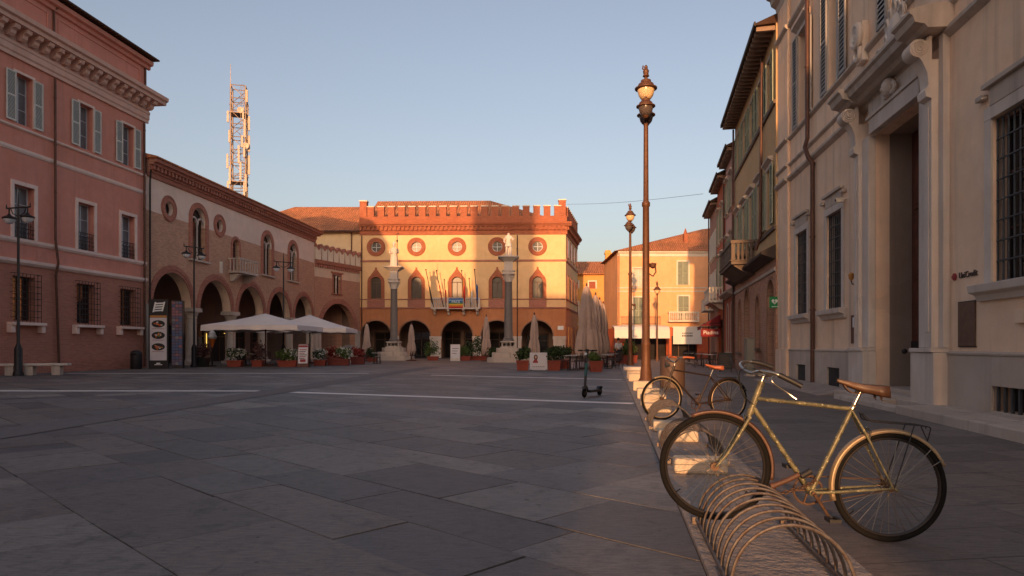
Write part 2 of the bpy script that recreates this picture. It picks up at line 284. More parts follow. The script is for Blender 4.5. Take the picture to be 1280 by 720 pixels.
# ------------------------------------------------------------------ mesh builder
class MB:
    def __init__(s): s.v = []; s.f = []; s.m = []; s.T = None
    def add(s, vs, fs, mi=0):
        o = len(s.v)
        if s.T is not None: vs = [s.T @ Vector(p) for p in vs]
        s.v += [tuple(p) for p in vs]
        for f in fs: s.f.append(tuple(i + o for i in f)); s.m.append(mi)
    def box(s, x0, x1, y0, y1, z0, z1, mi=0):
        if x0 > x1: x0, x1 = x1, x0
        if y0 > y1: y0, y1 = y1, y0
        s.add([(x0, y0, z0), (x1, y0, z0), (x1, y1, z0), (x0, y1, z0), (x0, y0, z1), (x1, y0, z1), (x1, y1, z1), (x0, y1, z1)],
              [(3, 2, 1, 0), (4, 5, 6, 7), (0, 1, 5, 4), (1, 2, 6, 5), (2, 3, 7, 6), (3, 0, 4, 7)], mi)
    def tube(s, pts, r, n=8, mi=0, closed=False):
        pts = [Vector(p) for p in pts]; k = len(pts); rs = r if isinstance(r, (list, tuple)) else [r] * k
        vs = []; u = None
        for i, p in enumerate(pts):
            if closed: d = pts[(i + 1) % k] - pts[i - 1]
            else: d = pts[min(i + 1, k - 1)] - pts[max(i - 1, 0)]
            d.normalize()
            if u is None:
                u = Vector((0, 0, 1)) if abs(d.z) < .9 else Vector((1, 0, 0))
            u = (u - d * u.dot(d)); u.normalize(); w = d.cross(u)
            for j in range(n):
                a = 2 * PI * j / n; vs.append(p + (u * math.cos(a) + w * math.sin(a)) * rs[i])
        fs = []
        for i in range(k if closed else k - 1):
            for j in range(n):
                a = i * n + j; b = i * n + (j + 1) % n; i2 = ((i + 1) % k) * n
                fs.append((a, b, i2 + (j + 1) % n, i2 + j))
        if not closed:
            fs.append(tuple(range(n - 1, -1, -1))); fs.append(tuple((k - 1) * n + j for j in range(n)))
        s.add(vs, fs, mi)
    def lathe(s, prof, c=(0, 0, 0), n=16, mi=0, sx=1, sy=1):
        vs = []; k = len(prof)
        for r, z in prof:
            for j in range(n):
                a = 2 * PI * j / n; vs.append((c[0] + r * math.cos(a) * sx, c[1] + r * math.sin(a) * sy, c[2] + z))
        fs = [(i * n + j, i * n + (j + 1) % n, (i + 1) * n + (j + 1) % n, (i + 1) * n + j) for i in range(k - 1) for j in range(n)]
        fs.append(tuple(range(n - 1, -1, -1))); fs.append(tuple((k - 1) * n + j for j in range(n)))
        s.add(vs, fs, mi)
    def prism(s, poly, y0, y1, mi=0):
        """polygon in (x,z) extruded along y"""
        k = len(poly); vs = [(x, y0, z) for x, z in poly] + [(x, y1, z) for x, z in poly]
        fs = [tuple(range(k)), tuple(range(2 * k - 1, k - 1, -1))] + [(i + k, (i + 1) % k + k, (i + 1) % k, i) for i in range(k)]
        s.add(vs, fs, mi)
    def sweepx(s, prof, x0, x1, mi=0):
        """profile in (y,z) extruded along x"""
        k = len(prof); vs = [(x0, y, z) for y, z in prof] + [(x1, y, z) for y, z in prof]
        fs = [tuple(range(k)), tuple(range(2 * k - 1, k - 1, -1))] + [(i + k, (i + 1) % k + k, (i + 1) % k, i) for i in range(k)]
        s.add(vs, fs, mi)
    def ring(s, xc, zc, r0, r1, y0, y1, a0=0, a1=PI, n=20, mi=0, leg=0):
        """flat arch band in the x,z plane with thickness along y; leg = straight legs below"""
        A = [a0 + (a1 - a0) * i / n for i in range(n + 1)]
        full = abs((a1 - a0) - 2 * PI) < 1e-6
        rows = [[(xc + r * math.cos(a), y, zc + r * math.sin(a)) for a in A] for r, y in ((r0, y0), (r1, y0), (r1, y1), (r0, y1))]
        k = n + 1; vs = [p for row in rows for p in row]; fs = []
        for q in range(4):
            for i in range(n): fs.append((q * k + i, q * k + i + 1, ((q + 1) % 4) * k + i + 1, ((q + 1) % 4) * k + i))
        if not full: fs += [(0, k, 2 * k, 3 * k), (n, 3 * k + n, 2 * k + n, k + n)]
        s.add(vs, fs, mi)
        if leg:
            for sg in (-1, 1): s.box(xc + sg * r0, xc + sg * r1, y0, y1, zc - leg, zc, mi)
    def torus(s, c, ax, R, r, nu=48, nv=8, mi=0, a0=0, a1=2 * PI, sq=1.0):
        ax = Vector(ax).normalized(); u = Vector((0, 0, 1)); u = (u - ax * u.dot(ax)).normalized(); w = ax.cross(u); c = Vector(c)
        full = abs(a1 - a0 - 2 * PI) < 1e-6; k = nu if full else nu + 1; vs = []
        for i in range(k):
            a = a0 + (a1 - a0) * i / nu; d = u * math.cos(a) + w * math.sin(a)
            for j in range(nv):
                b = 2 * PI * j / nv; vs.append(c + d * (R + r * math.cos(b)) + ax * (r * sq * math.sin(b)))
        fs = []
        for i in range(nu):
            i2 = (i + 1) % k
            for j in range(nv): fs.append((i * nv + j, i * nv + (j + 1) % nv, i2 * nv + (j + 1) % nv, i2 * nv + j))
        s.add(vs, fs, mi)
    def ball(s, c, r, n=12, mi=0, sz=1.0):
        prof = [(max(r * math.sin(PI * i / (n // 2 + 2)), .0005), -r * sz * math.cos(PI * i / (n // 2 + 2))) for i in range(n // 2 + 3)]
        s.lathe(prof, c, n, mi)
    def wall(s, outer, holes, y=0.0, reveal=.25, mi=0, rmi=None):
        """front sheet with openings, facing -y, with reveals going in"""
        loops = [outer] + holes
        tri = geometry.tessellate_polygon([[Vector((x, z, 0)) for x, z in lp] for lp in loops])
        flat = [p for lp in loops for p in lp]
        fs = []
        for a, b, c in tri:
            (x1, z1), (x2, z2), (x3, z3) = flat[a], flat[b], flat[c]
            ar = (x2 - x1) * (z3 - z1) - (x3 - x1) * (z2 - z1)
            if abs(ar) < 1e-9: continue
            fs.append((a, b, c) if ar > 0 else (a, c, b))
        s.add([(x, y, z) for x, z in flat], fs, mi)
        for h in holes:
            k = len(h)
            ar = sum(h[i][0] * h[(i + 1) % k][1] - h[(i + 1) % k][0] * h[i][1] for i in range(k))
            if ar < 0: h = h[::-1]
            vs = [(x, y, z) for x, z in h] + [(x, y + reveal, z) for x, z in h]
            s.add(vs, [(i, (i + 1) % k, (i + 1) % k + k, i + k) for i in range(k)], mi if rmi is None else rmi)
    def build(s, name, mats, parent=None, smooth=False, loc=None, rot=None, bevel=0, kind=None):
        me = bpy.data.meshes.new(name); me.from_pydata(s.v, [], s.f); me.update()
        if not isinstance(mats, (list, tuple)): mats = [mats]
        for mt in mats: me.materials.append(M[mt] if isinstance(mt, str) else mt)
        if len(mats) > 1: me.polygons.foreach_set('material_index', s.m)
        if smooth:
            me.polygons.foreach_set('use_smooth', [True] * len(me.polygons)); me.set_sharp_from_angle(angle=math.radians(38))
        o = bpy.data.objects.new(name, me); COL.objects.link(o)
        if parent is not None: o.parent = parent
        if loc is not None: o.location = loc
        if rot is not None: o.rotation_euler = rot
        if bevel:
            b = o.modifiers.new('bevel', 'BEVEL'); b.width = bevel; b.segments = 2; b.limit_method = 'ANGLE'; b.angle_limit = math.radians(40)
        if kind: o['kind'] = kind
        return o

def tag(o, label, cat, group=None):
    o['label'] = label; o['category'] = cat
    if group: o['group'] = group
    return o
def thing(name, label, cat, loc=(0, 0, 0), rotz=0, group=None):
    o = bpy.data.objects.new(name, None); COL.objects.link(o); o.empty_display_size = .2
    o.location = loc; o.rotation_euler = (0, 0, rotz)
    return tag(o, label, cat, group)
def dup(root, loc, rotz, label=None, group=None):
    r = root.copy(); COL.objects.link(r); r.location = loc; r.rotation_euler = (0, 0, rotz)
    if label: r['label'] = label
    if group: r['group'] = group
    for ch in list(root.children):
        c = ch.copy(); COL.objects.link(c); c.parent = r
        for g in list(ch.children):
            d = g.copy(); COL.objects.link(d); d.parent = c
    return r
def text(body, size, parent, mat, loc, rot=(PI / 2, 0, 0), name='lettering', ext=.004, ax='CENTER', shear=0):
    cu = bpy.data.curves.new(name, 'FONT'); cu.body = body; cu.size = size; cu.extrude = ext; cu.align_x = ax; cu.align_y = 'CENTER'; cu.shear = shear
    tmp = bpy.data.objects.new(name, cu); COL.objects.link(tmp); dg = bpy.context.evaluated_depsgraph_get()
    me = bpy.data.meshes.new_from_object(tmp.evaluated_get(dg)); bpy.data.objects.remove(tmp); me.materials.clear(); me.materials.append(M[mat])
    o = bpy.data.objects.new(name, me); COL.objects.link(o); o.parent = parent; o.location = loc; o.rotation_euler = rot
    return o

def rect(xc, hw, z0, z1): return [(xc - hw, z0), (xc + hw, z0), (xc + hw, z1), (xc - hw, z1)]
def arch(xc, hw, z0, zs, n=16, f=1.0):
    return [(xc - hw, z0), (xc + hw, z0)] + [(xc + hw * math.cos(PI * i / n), zs + hw * f * math.sin(PI * i / n)) for i in range(n + 1)]
def circ(xc, zc, r, n=24): return [(xc + r * math.cos(2 * PI * i / n), zc + r * math.sin(2 * PI * i / n)) for i in range(n)]

def face_root(name, label, cat, o, d, group=None):
    return thing(name, label, cat, (o[0], o[1], 0), math.atan2(d[1], d[0]), group)

def body(mb, pts, z0, z1, mi=0):
    """remaining walls of a footprint whose front edge pts[0]->pts[1] is made by wall(); flat lid"""
    k = len(pts)
    for i in range(1, k):
        (xa, ya), (xb, yb) = pts[i], pts[(i + 1) % k]
        mb.add([(xa, ya, z0), (xb, yb, z0), (xb, yb, z1), (xa, ya, z1)], [(0, 1, 2, 3)], mi)
    mb.add([(x, y, z1) for x, y in pts], [tuple(range(k))], mi)

# ---------- windows ---------------------------------------------------------
def shutter(parent, x0, x1, y, z0, z1, mat, louvre=True, step=.06, th=.045):
    mb = MB(); b = .06
    mb.box(x0, x0 + b, y - th, y, z0, z1); mb.box(x1 - b, x1, y - th, y, z0, z1)
    zm = (z0 + z1) / 2
    for za in (z0, zm - b / 2, z1 - b): mb.box(x0 + b, x1 - b, y - th, y, za, za + b)
    if louvre:
        for a, bb in ((z0 + b, zm - b / 2), (zm + b / 2, z1 - b)):
            k = max(2, int((bb - a) / step))
            for i in range(k):
                z = a + (bb - a) * (i + .5) / k; h = (bb - a) / k
                mb.add([(x0 + b, y - th * .9, z - h * .5), (x1 - b, y - th * .9, z - h * .5), (x1 - b, y - th * .3, z + h * .2), (x0 + b, y - th * .3, z + h * .2)], [(0, 1, 2, 3)])
        mb.add([(x0 + b, y - .004, z0 + b), (x1 - b, y - .004, z0 + b), (x1 - b, y - .004, z1 - b), (x0 + b, y - .004, z1 - b)], [(0, 1, 2, 3)], 1)  # dark sheet behind the slats stands in for shade in the gaps
    else: mb.box(x0 + b, x1 - b, y - th * .6, y - .004, z0 + b, z1 - b)
    return mb.build('shutter', [mat, 'iron'], parent)

def casement(mb, xc, hw, z0, z1, y, mi, bars=2, t=.05):
    mb.box(xc - hw, xc - hw + t, y - .05, y, z0, z1, mi); mb.box(xc + hw - t, xc + hw, y - .05, y, z0, z1, mi)
    mb.box(xc - hw + t, xc + hw - t, y - .05, y, z0, z0 + t, mi); mb.box(xc - hw + t, xc + hw - t, y - .05, y, z1 - t, z1, mi)
    mb.box(xc - t * .6, xc + t * .6, y - .052, y, z0 + t, z1 - t, mi)
    for i in range(1, bars + 1):
        z = z0 + (z1 - z0) * i / (bars + 1); mb.box(xc - hw + t, xc - t * .6, y - .04, y, z - .015, z + .015, mi); mb.box(xc + t * .6, xc + hw - t, y - .04, y, z - .015, z + .015, mi)

def win(root, xc, hw, z0, z1, depth=.22, trim=.13, proud=.04, mats=('white', 'frame_w'), glass='glass', shut=None, sw=None, sill=True, grille=None, balc=False, bars=2, step=.06, hood=None, louvre=True):
    """rectangular window: surround + casement, with pane, shutters, sill, grille as sub-parts"""
    mb = MB()
    if trim:
        mb.box(xc - hw - trim, xc - hw, -proud, 0.0, z0, z1, 0); mb.box(xc + hw, xc + hw + trim, -proud, 0.0, z0, z1, 0)
        mb.box(xc - hw - trim, xc + hw + trim, -proud - .004, 0.0, z1, z1 + trim, 0)
    casement(mb, xc, hw, z0, z1, depth - .002, 1, bars)
    w = mb.build('window', list(mats), root)
    p = MB(); p.add([(xc - hw, depth - .02, z0), (xc + hw, depth - .02, z0), (xc + hw, depth - .02, z1), (xc - hw, depth - .02, z1)], [(0, 1, 2, 3)]); p.build('pane', glass, w)
    if sill:
        s = MB(); e = trim + .08
        s.sweepx([(-.16, z0 - .05), (-.16, z0), (0, z0 + .02), (0, z0 - .16), (-.05, z0 - .16), (-.08, z0 - .07)][::-1], xc - hw - e, xc + hw + e)
        s.build('sill', mats[0], w)
    if hood:
        h = MB(); e = trim + .1; z = z1 + trim + .003
        h.sweepx([(0, z), (-.05, z), (-.2, z + .1), (-.2, z + .16), (0, z + .2)][::-1], xc - hw - e, xc + hw + e); h.build('hood', hood, w)
    if shut:
        sw = sw or hw; y = -proud - .006
        shutter(w, xc - hw - sw, xc - hw - .01, y, z0 + .02, z1 - .01, shut, louvre, step); shutter(w, xc + hw + .01, xc + hw + sw, y, z0 + .02, z1 - .01, shut, louvre, step)
    if grille:
        g = MB(); y = grille.get('y', -.06); nb = grille.get('n', 6); r = grille.get('r', .012); zs = grille.get('rows', 5); out = grille.get('out', 0)
        xa, xb = xc - hw + .02 - out, xc + hw - .02 + out; za, zb = z0 + .03 - out, z1 - .03 + out
        for i in range(nb):
            x = xa + (xb - xa) * i / (nb - 1); g.tube([(x, y, za), (x, y, zb)], r, 6)
        for i in range(zs):
            z = za + (zb - za) * i / (zs - 1); g.tube([(xa, y - r * .7, z), (xb, y - r * .7, z)], r, 6)
        if out:
            for x in (xa, xb):
                for i in range(zs):
                    z = za + (zb - za) * i / (zs - 1); g.tube([(x, y, z), (x, 0, z)], r, 6)
        g.build('grille', grille.get('m', 'iron'), w)
    if balc:
        g = MB(); zt = z0 + .85
        for z in (z0 + .06, z0 + .45, zt): g.tube([(xc - hw, -.0, z), (xc + hw, -.0, z)], .018, 6)
        k = 9
        for i in range(k):
            x = xc - hw + 2 * hw * (i + .5) / k; g.tube([(x, 0, z0 + .04), (x, 0, zt)], .011, 5)
            if i % 2: g.torus((x, 0, z0 + .65), (0, 1, 0), .06, .01, 12, 5)
            else: g.torus((x, 0, z0 + .25), (0, 1, 0), .06, .01, 12, 5)
        g.build('railing', 'iron', w)
    return w

def arch_win(root, xc, hw, z0, zs, depth, trim, proud, mats, glass='glass', point=False, mull=True, f=1.0, sillm=None, column=False):
    mb = MB(); n = 16
    mb.ring(xc, zs, hw, hw + trim, -proud, 0.0, 0, PI, n, 0)
    for sg in (-1, 1): mb.box(xc + sg * hw, xc + sg * (hw + trim), -proud, 0.0, z0, zs, 0)
    if point:
        R = hw + trim
        mb.prism([(xc - R * .62, zs + R * .80), (xc + R * .62, zs + R * .80), (xc + .10, zs + R + .42), (xc + .10, zs + R + .62), (xc - .10, zs + R + .62), (xc - .10, zs + R + .42)], -proud + .006, -.002, 0)
    y = depth - .004
    mb.ring(xc, zs, hw - .06, hw, y - .05, y, 0, PI, n, 1)
    for sg in (-1, 1): mb.box(xc + sg * (hw - .06), xc + sg * hw, y - .05, y, z0, zs, 1)
    mb.box(xc - hw + .06, xc + hw - .06, y - .05, y, zs - .05, zs + .03, 1); mb.box(xc - hw + .06, xc + hw - .06, y - .05, y, z0, z0 + .08, 1)
    if mull: mb.box(xc - .035, xc + .035, y - .052, y, z0 + .08, zs - .05, 1)
    w = mb.build('window', list(mats), root)
    p = MB(); pts = arch(xc, hw, z0, zs, n); p.add([(x, y - .015, z) for x, z in pts], [tuple(range(len(pts)))]); p.build('pane', glass, w)
    if sillm:
        s = MB(); s.box(xc - hw - trim - .05, xc + hw + trim + .05, -proud - .1, 0, z0 - .12, z0 - .003); s.build('sill', sillm, w)
    if column:
        c = MB(); yy = depth * .35; cz = zs - .35
        c.lathe([(.075, z0), (.075, z0 + .1), (.055, z0 + .14), (.055, cz), (.10, cz + .1), (.10, cz + .16)], (xc, yy, 0), 10)
        h2 = hw / 2
        for sg in (-1, 1): c.ring(xc + sg * h2, zs - .18, h2 - .09, h2 + .0, yy - .06, yy + .06, 0, PI, 10)
        c.build('mullion_column', 'stone', w, True)
    return w

def round_win(root, xc, zc, r0, r1, depth, proud, mats, glass='glass', bars=True):
    mb = MB(); mb.ring(xc, zc, r0, r1, -proud, 0.0, 0, 2 * PI, 28, 0); mb.ring(xc, zc, r1 * .86, r1 * .94, -proud - .03, -proud, 0, 2 * PI, 28, 0)
    y = depth - .003; mb.ring(xc, zc, r0 - .06, r0, y - .05, y, 0, 2 * PI, 28, 1)
    if bars: mb.box(xc - .03, xc + .03, y - .04, y, zc - r0 + .05, zc + r0 - .05, 1); mb.box(xc - r0 + .05, xc + r0 - .05, y - .043, y - .002, zc - .03, zc + .03, 1)
    w = mb.build('window', list(mats), root)
    p = MB(); pts = circ(xc, zc, r0); p.add([(x, y - .012, z) for x, z in pts], [tuple(range(len(pts)))]); p.build('pane', glass, w)

def pipe(root, pts, r=.06, mat='copper'):
    mb = MB(); mb.tube(pts, r, 10)
    for i in range(len(pts) - 1):
        a, b = Vector(pts[i]), Vector(pts[i + 1])
        if (b - a).length > 3:
            for k in range(1, int((b - a).length // 2.2) + 1):
                p = a.lerp(b, k * 2.2 / (b - a).length); mb.lathe([(r * 1.25, -.03), (r * 1.25, .03)], p, 10)
    return mb.build('downpipe', mat, root, True)

def cornice(root, x0, x1, prof, mat, name='cornice', end=None):
    mb = MB(); mb.sweepx(prof, x0, x1); return mb.build(name, mat, root)

def hip(mb, x0, x1, y0, y1, z, h, inset=None, mi=0):
    ins = inset if inset is not None else (y1 - y0) / 2; ym = (y0 + y1) / 2
    vs = [(x0, y0, z), (x1, y0, z), (x1, y1, z), (x0, y1, z), (x0 + ins, ym, z + h), (x1 - ins, ym, z + h)]
    mb.add(vs, [(0, 1, 5, 4), (1, 2, 5), (2, 3, 4, 5), (3, 0, 4), (3, 2, 1, 0)], mi)

def leaves(name, mat, parent, c, rad, n, size, loc=None, flat=.0, seed=0):
    rnd = random.Random(seed + int(n)); mb = MB()
    lob = [(Vector((rnd.uniform(-.5, .5) * rad[0], rnd.uniform(-.5, .5) * rad[1], rnd.uniform(-.35, .5) * rad[2])), rnd.uniform(.45, .75)) for _ in range(7)]
    for i in range(n):
        lc, lr = rnd.choice(lob)
        d = Vector((rnd.gauss(0, 1), rnd.gauss(0, 1), rnd.gauss(0, 1))).normalized() * (rnd.random() ** .4) * lr
        p = Vector(c) + lc + Vector((d.x * rad[0], d.y * rad[1], d.z * rad[2]))
        nrm = (Vector((rnd.gauss(0, 1), rnd.gauss(0, 1), rnd.gauss(.5, 1)))).normalized(); u = nrm.orthogonal().normalized(); w = nrm.cross(u)
        a = rnd.uniform(0, 2 * PI); u, w = u * math.cos(a) + w * math.sin(a), w * math.cos(a) - u * math.sin(a)
        s = size * rnd.uniform(.6, 1.3)
        mb.add([p - u * s, p - w * s * .45 + nrm * s * .1, p + u * s, p + w * s * .45 + nrm * s * .1], [(0, 1, 2, 3)])
    return mb.build(name, mat, parent)

def skin_figure(name, joints, edges, radii, mat, parent=None, sub=2):
    me = bpy.data.meshes.new(name); me.from_pydata(joints, edges, []); me.materials.append(M[mat])
    o = bpy.data.objects.new(name, me); COL.objects.link(o)
    if parent is not None: o.parent = parent
    bpy.context.view_layer.objects.active = o
    md = o.modifiers.new('skin', 'SKIN'); md.use_smooth_shade = True
    lay = me.skin_vertices[0] if len(me.skin_vertices) else None
    if lay is None:
        bpy.ops.object.select_all(action='DESELECT'); o.select_set(True); bpy.ops.mesh.customdata_skin_add(); lay = me.skin_vertices[0]
    for i, r in enumerate(radii):
        lay.data[i].radius = (r, r) if not isinstance(r, tuple) else r
        lay.data[i].use_root = (i == 0)
    s = o.modifiers.new('smooth', 'SUBSURF'); s.levels = sub; s.render_levels = sub
    return o

setup_materials()

# ------------------------------------------------------------------ camera, sky, sun
H = 1.248
def setup_view():
    cam = bpy.data.cameras.new('camera'); co = bpy.data.objects.new('camera', cam); COL.objects.link(co)
    cam.sensor_width = 36; cam.lens = 23.99; cam.shift_y = 72 / 1280.; cam.clip_end = 5000; cam.clip_start = .05
    co.location = (0, 0, H); co.rotation_euler = (PI / 2, 0, 0); SC.camera = co
    w = bpy.data.worlds.new('World'); SC.world = w; w.use_nodes = True; t = w.node_tree
    bg = t.nodes['Background']; sk = t.nodes.new('ShaderNodeTexSky'); sk.sky_type = 'NISHITA'; sk.sun_disc = False
    sk.sun_elevation = math.radians(6.7); sk.sun_rotation = math.radians(180 + SUN_AZ); sk.altitude = 0; sk.air_density = 1.0; sk.dust_density = 3.6; sk.ozone_density = 1.2
    hs = t.nodes.new('ShaderNodeHueSaturation'); hs.inputs['Saturation'].default_value = .80; hs.inputs['Value'].default_value = 1
    mx = t.nodes.new('ShaderNodeMix'); mx.data_type = 'RGBA'; mx.blend_type = 'MULTIPLY'; mx.inputs[0].default_value = 1; mx.inputs[7].default_value = (1.92, 1.72, 1.76, 1)
    t.links.new(sk.outputs[0], hs.inputs['Color']); t.links.new(hs.outputs[0], mx.inputs[6]); t.links.new(mx.outputs[2], bg.inputs[0])
    bg.inputs[1].default_value = SKY_K
    sun = bpy.data.lights.new('sun', 'SUN'); so = bpy.data.objects.new('sun', sun); COL.objects.link(so)
    sun.energy = SUN_K; sun.angle = math.radians(.5); sun.color = (1.0, .53, .24)
    L = Vector((math.tan(math.radians(SUN_AZ)), 1, -math.tan(math.radians(SUN_EL)) / math.cos(math.radians(SUN_AZ)))).normalized()
    so.rotation_euler = L.to_track_quat('-Z', 'Y').to_euler(); so.location = (-6, -40, 30)
    SC.view_settings.view_transform = 'Standard'; SC.view_settings.look = 'None'; SC.view_settings.exposure = 0; SC.view_settings.gamma = 1
    SC.render.resolution_x = 1024; SC.render.resolution_y = 576
    SC.cycles.max_bounces = 8; SC.cycles.diffuse_bounces = 5; SC.cycles.use_denoising = True
SUN_AZ, SUN_EL, SUN_K, SKY_K = 10.76, 6.3, 5.0, .15
setup_view()

# ------------------------------------------------------------------ ground
def sheet(name, pts, z, mat):
    mb = MB(); mb.add([(x, y, z) for x, y in pts], [tuple(range(len(pts)))]); return mb.build(name, mat, kind='structure')
SX = lambda y: .525 + .145 * y          # kerb strip, piazza-side edge
SW = .86
def paving():
    """irregular worn slabs laid in rows of uneven width, each a little out of level"""
    rnd = random.Random(21); a = math.radians(-44); ca, sa = math.cos(a), math.sin(a); mb = MB(); v = -45.0
    while v < 75:
        rw = rnd.choice([.5, .62, .72, .72, .85, .95]); u = -75 + rnd.random()
        while u < 60:
            l = rnd.choice([.5, .75, 1.0, 1.2, 1.45, 1.75]) * rnd.uniform(.9, 1.1); cx, cy = u + l / 2, v + rw / 2; X, Y = cx * ca - cy * sa, cx * sa + cy * ca
            if -1 < Y < 66 and -33 < X < SX(Y) + 1.6 and abs(X) < Y * .8 + 3.5:
                gp = rnd.choice([.003, .004, .006, .010]); j = lambda: rnd.uniform(-.007, .007); tz = rnd.uniform(-.0015, .0015); tx, ty = rnd.uniform(-.002, .002), rnd.uniform(-.002, .002)
                P = [(u + gp + j(), v + gp + j()), (u + l - gp + j(), v + gp + j()), (u + l - gp + j(), v + rw - gp + j()), (u + gp + j(), v + rw - gp + j())]
                Q = [(p * ca - q * sa, p * sa + q * ca, tz + (p - cx) * tx + (q - cy) * ty) for p, q in P]
                R = []; dist = lambda t: SX(t[1]) - .008 - t[0]                       # cut the slab along the kerb
                for k in range(4):
                    A, B = Q[k], Q[(k + 1) % 4]; da, db = dist(A), dist(B)
                    if da >= 0: R.append(A)
                    if da * db < 0: f = da / (da - db); R.append(tuple(A[m] + (B[m] - A[m]) * f for m in range(3)))
                n = len(R)
                if n >= 3: mb.add(R + [(x, y, -.02) for x, y, z in R], [tuple(range(n))] + [(k, k + n, (k + 1) % n + n, (k + 1) % n) for k in range(n)])
            u += l
        v += rw
    mb.build('paving', 'slab', kind='structure')
def ground():
    sheet('ground', [(-2500, -2500), (2500, -2500), (2500, 2500), (-2500, 2500)], -.012, 'earth')
    sheet('piazza', [(-34, -32), (SX(-32), -32), (SX(62), 62), (40, 62), (40, 110), (-34, 110)], -.007, 'joint')
    paving()
    sheet('pavement', [(SX(-32) + SW, -32), (9, -32), (12.0, 24), (22, 62), (SX(62) + SW, 62)], .004, 'pave')
    # raised kerb strip of pale stone, in lengths with open joints
    a = math.atan2(1, .145); mb = MB(); s = 0; rnd = random.Random(3)
    while s < 62:
        l = rnd.uniform(1.1, 1.7); mb.box(s, s + l - .008, -SW, 0, -.05, .028 + rnd.uniform(-.002, .002)); s += l
    o = mb.build('kerb', 'kerb', bevel=.008, kind='structure'); o.location = (SX(-8), -8, 0); o.rotation_euler = (0, 0, a)
    def band(name, p, q, w, mat, z=.006):
        d = (Vector(q) - Vector(p)).normalized(); n = Vector((-d.y, d.x)) * w / 2
        pts = [(p[0] - n.x, p[1] - n.y), (q[0] - n.x, q[1] - n.y), (q[0] + n.x, q[1] + n.y), (p[0] + n.x, p[1] + n.y)]
        return sheet(name, pts, z, mat)
    band('paving_line', (-30, 18.75), (-6.95, 18.7), .34, 'line'); band('paving_line', (-5.85, 18.2), (2.6, 14.65), .36, 'line')
    band('paving_line', (-3.4, 28.8), (4.0, 24.9), .3, 'line'); band('paving_line', (-20, 30.6), (-6.4, 30.5), .3, 'line')
    band('paving_band', (-8.9, -10), (-4.6, 40), .9, 'cobble', .0075)
ground()

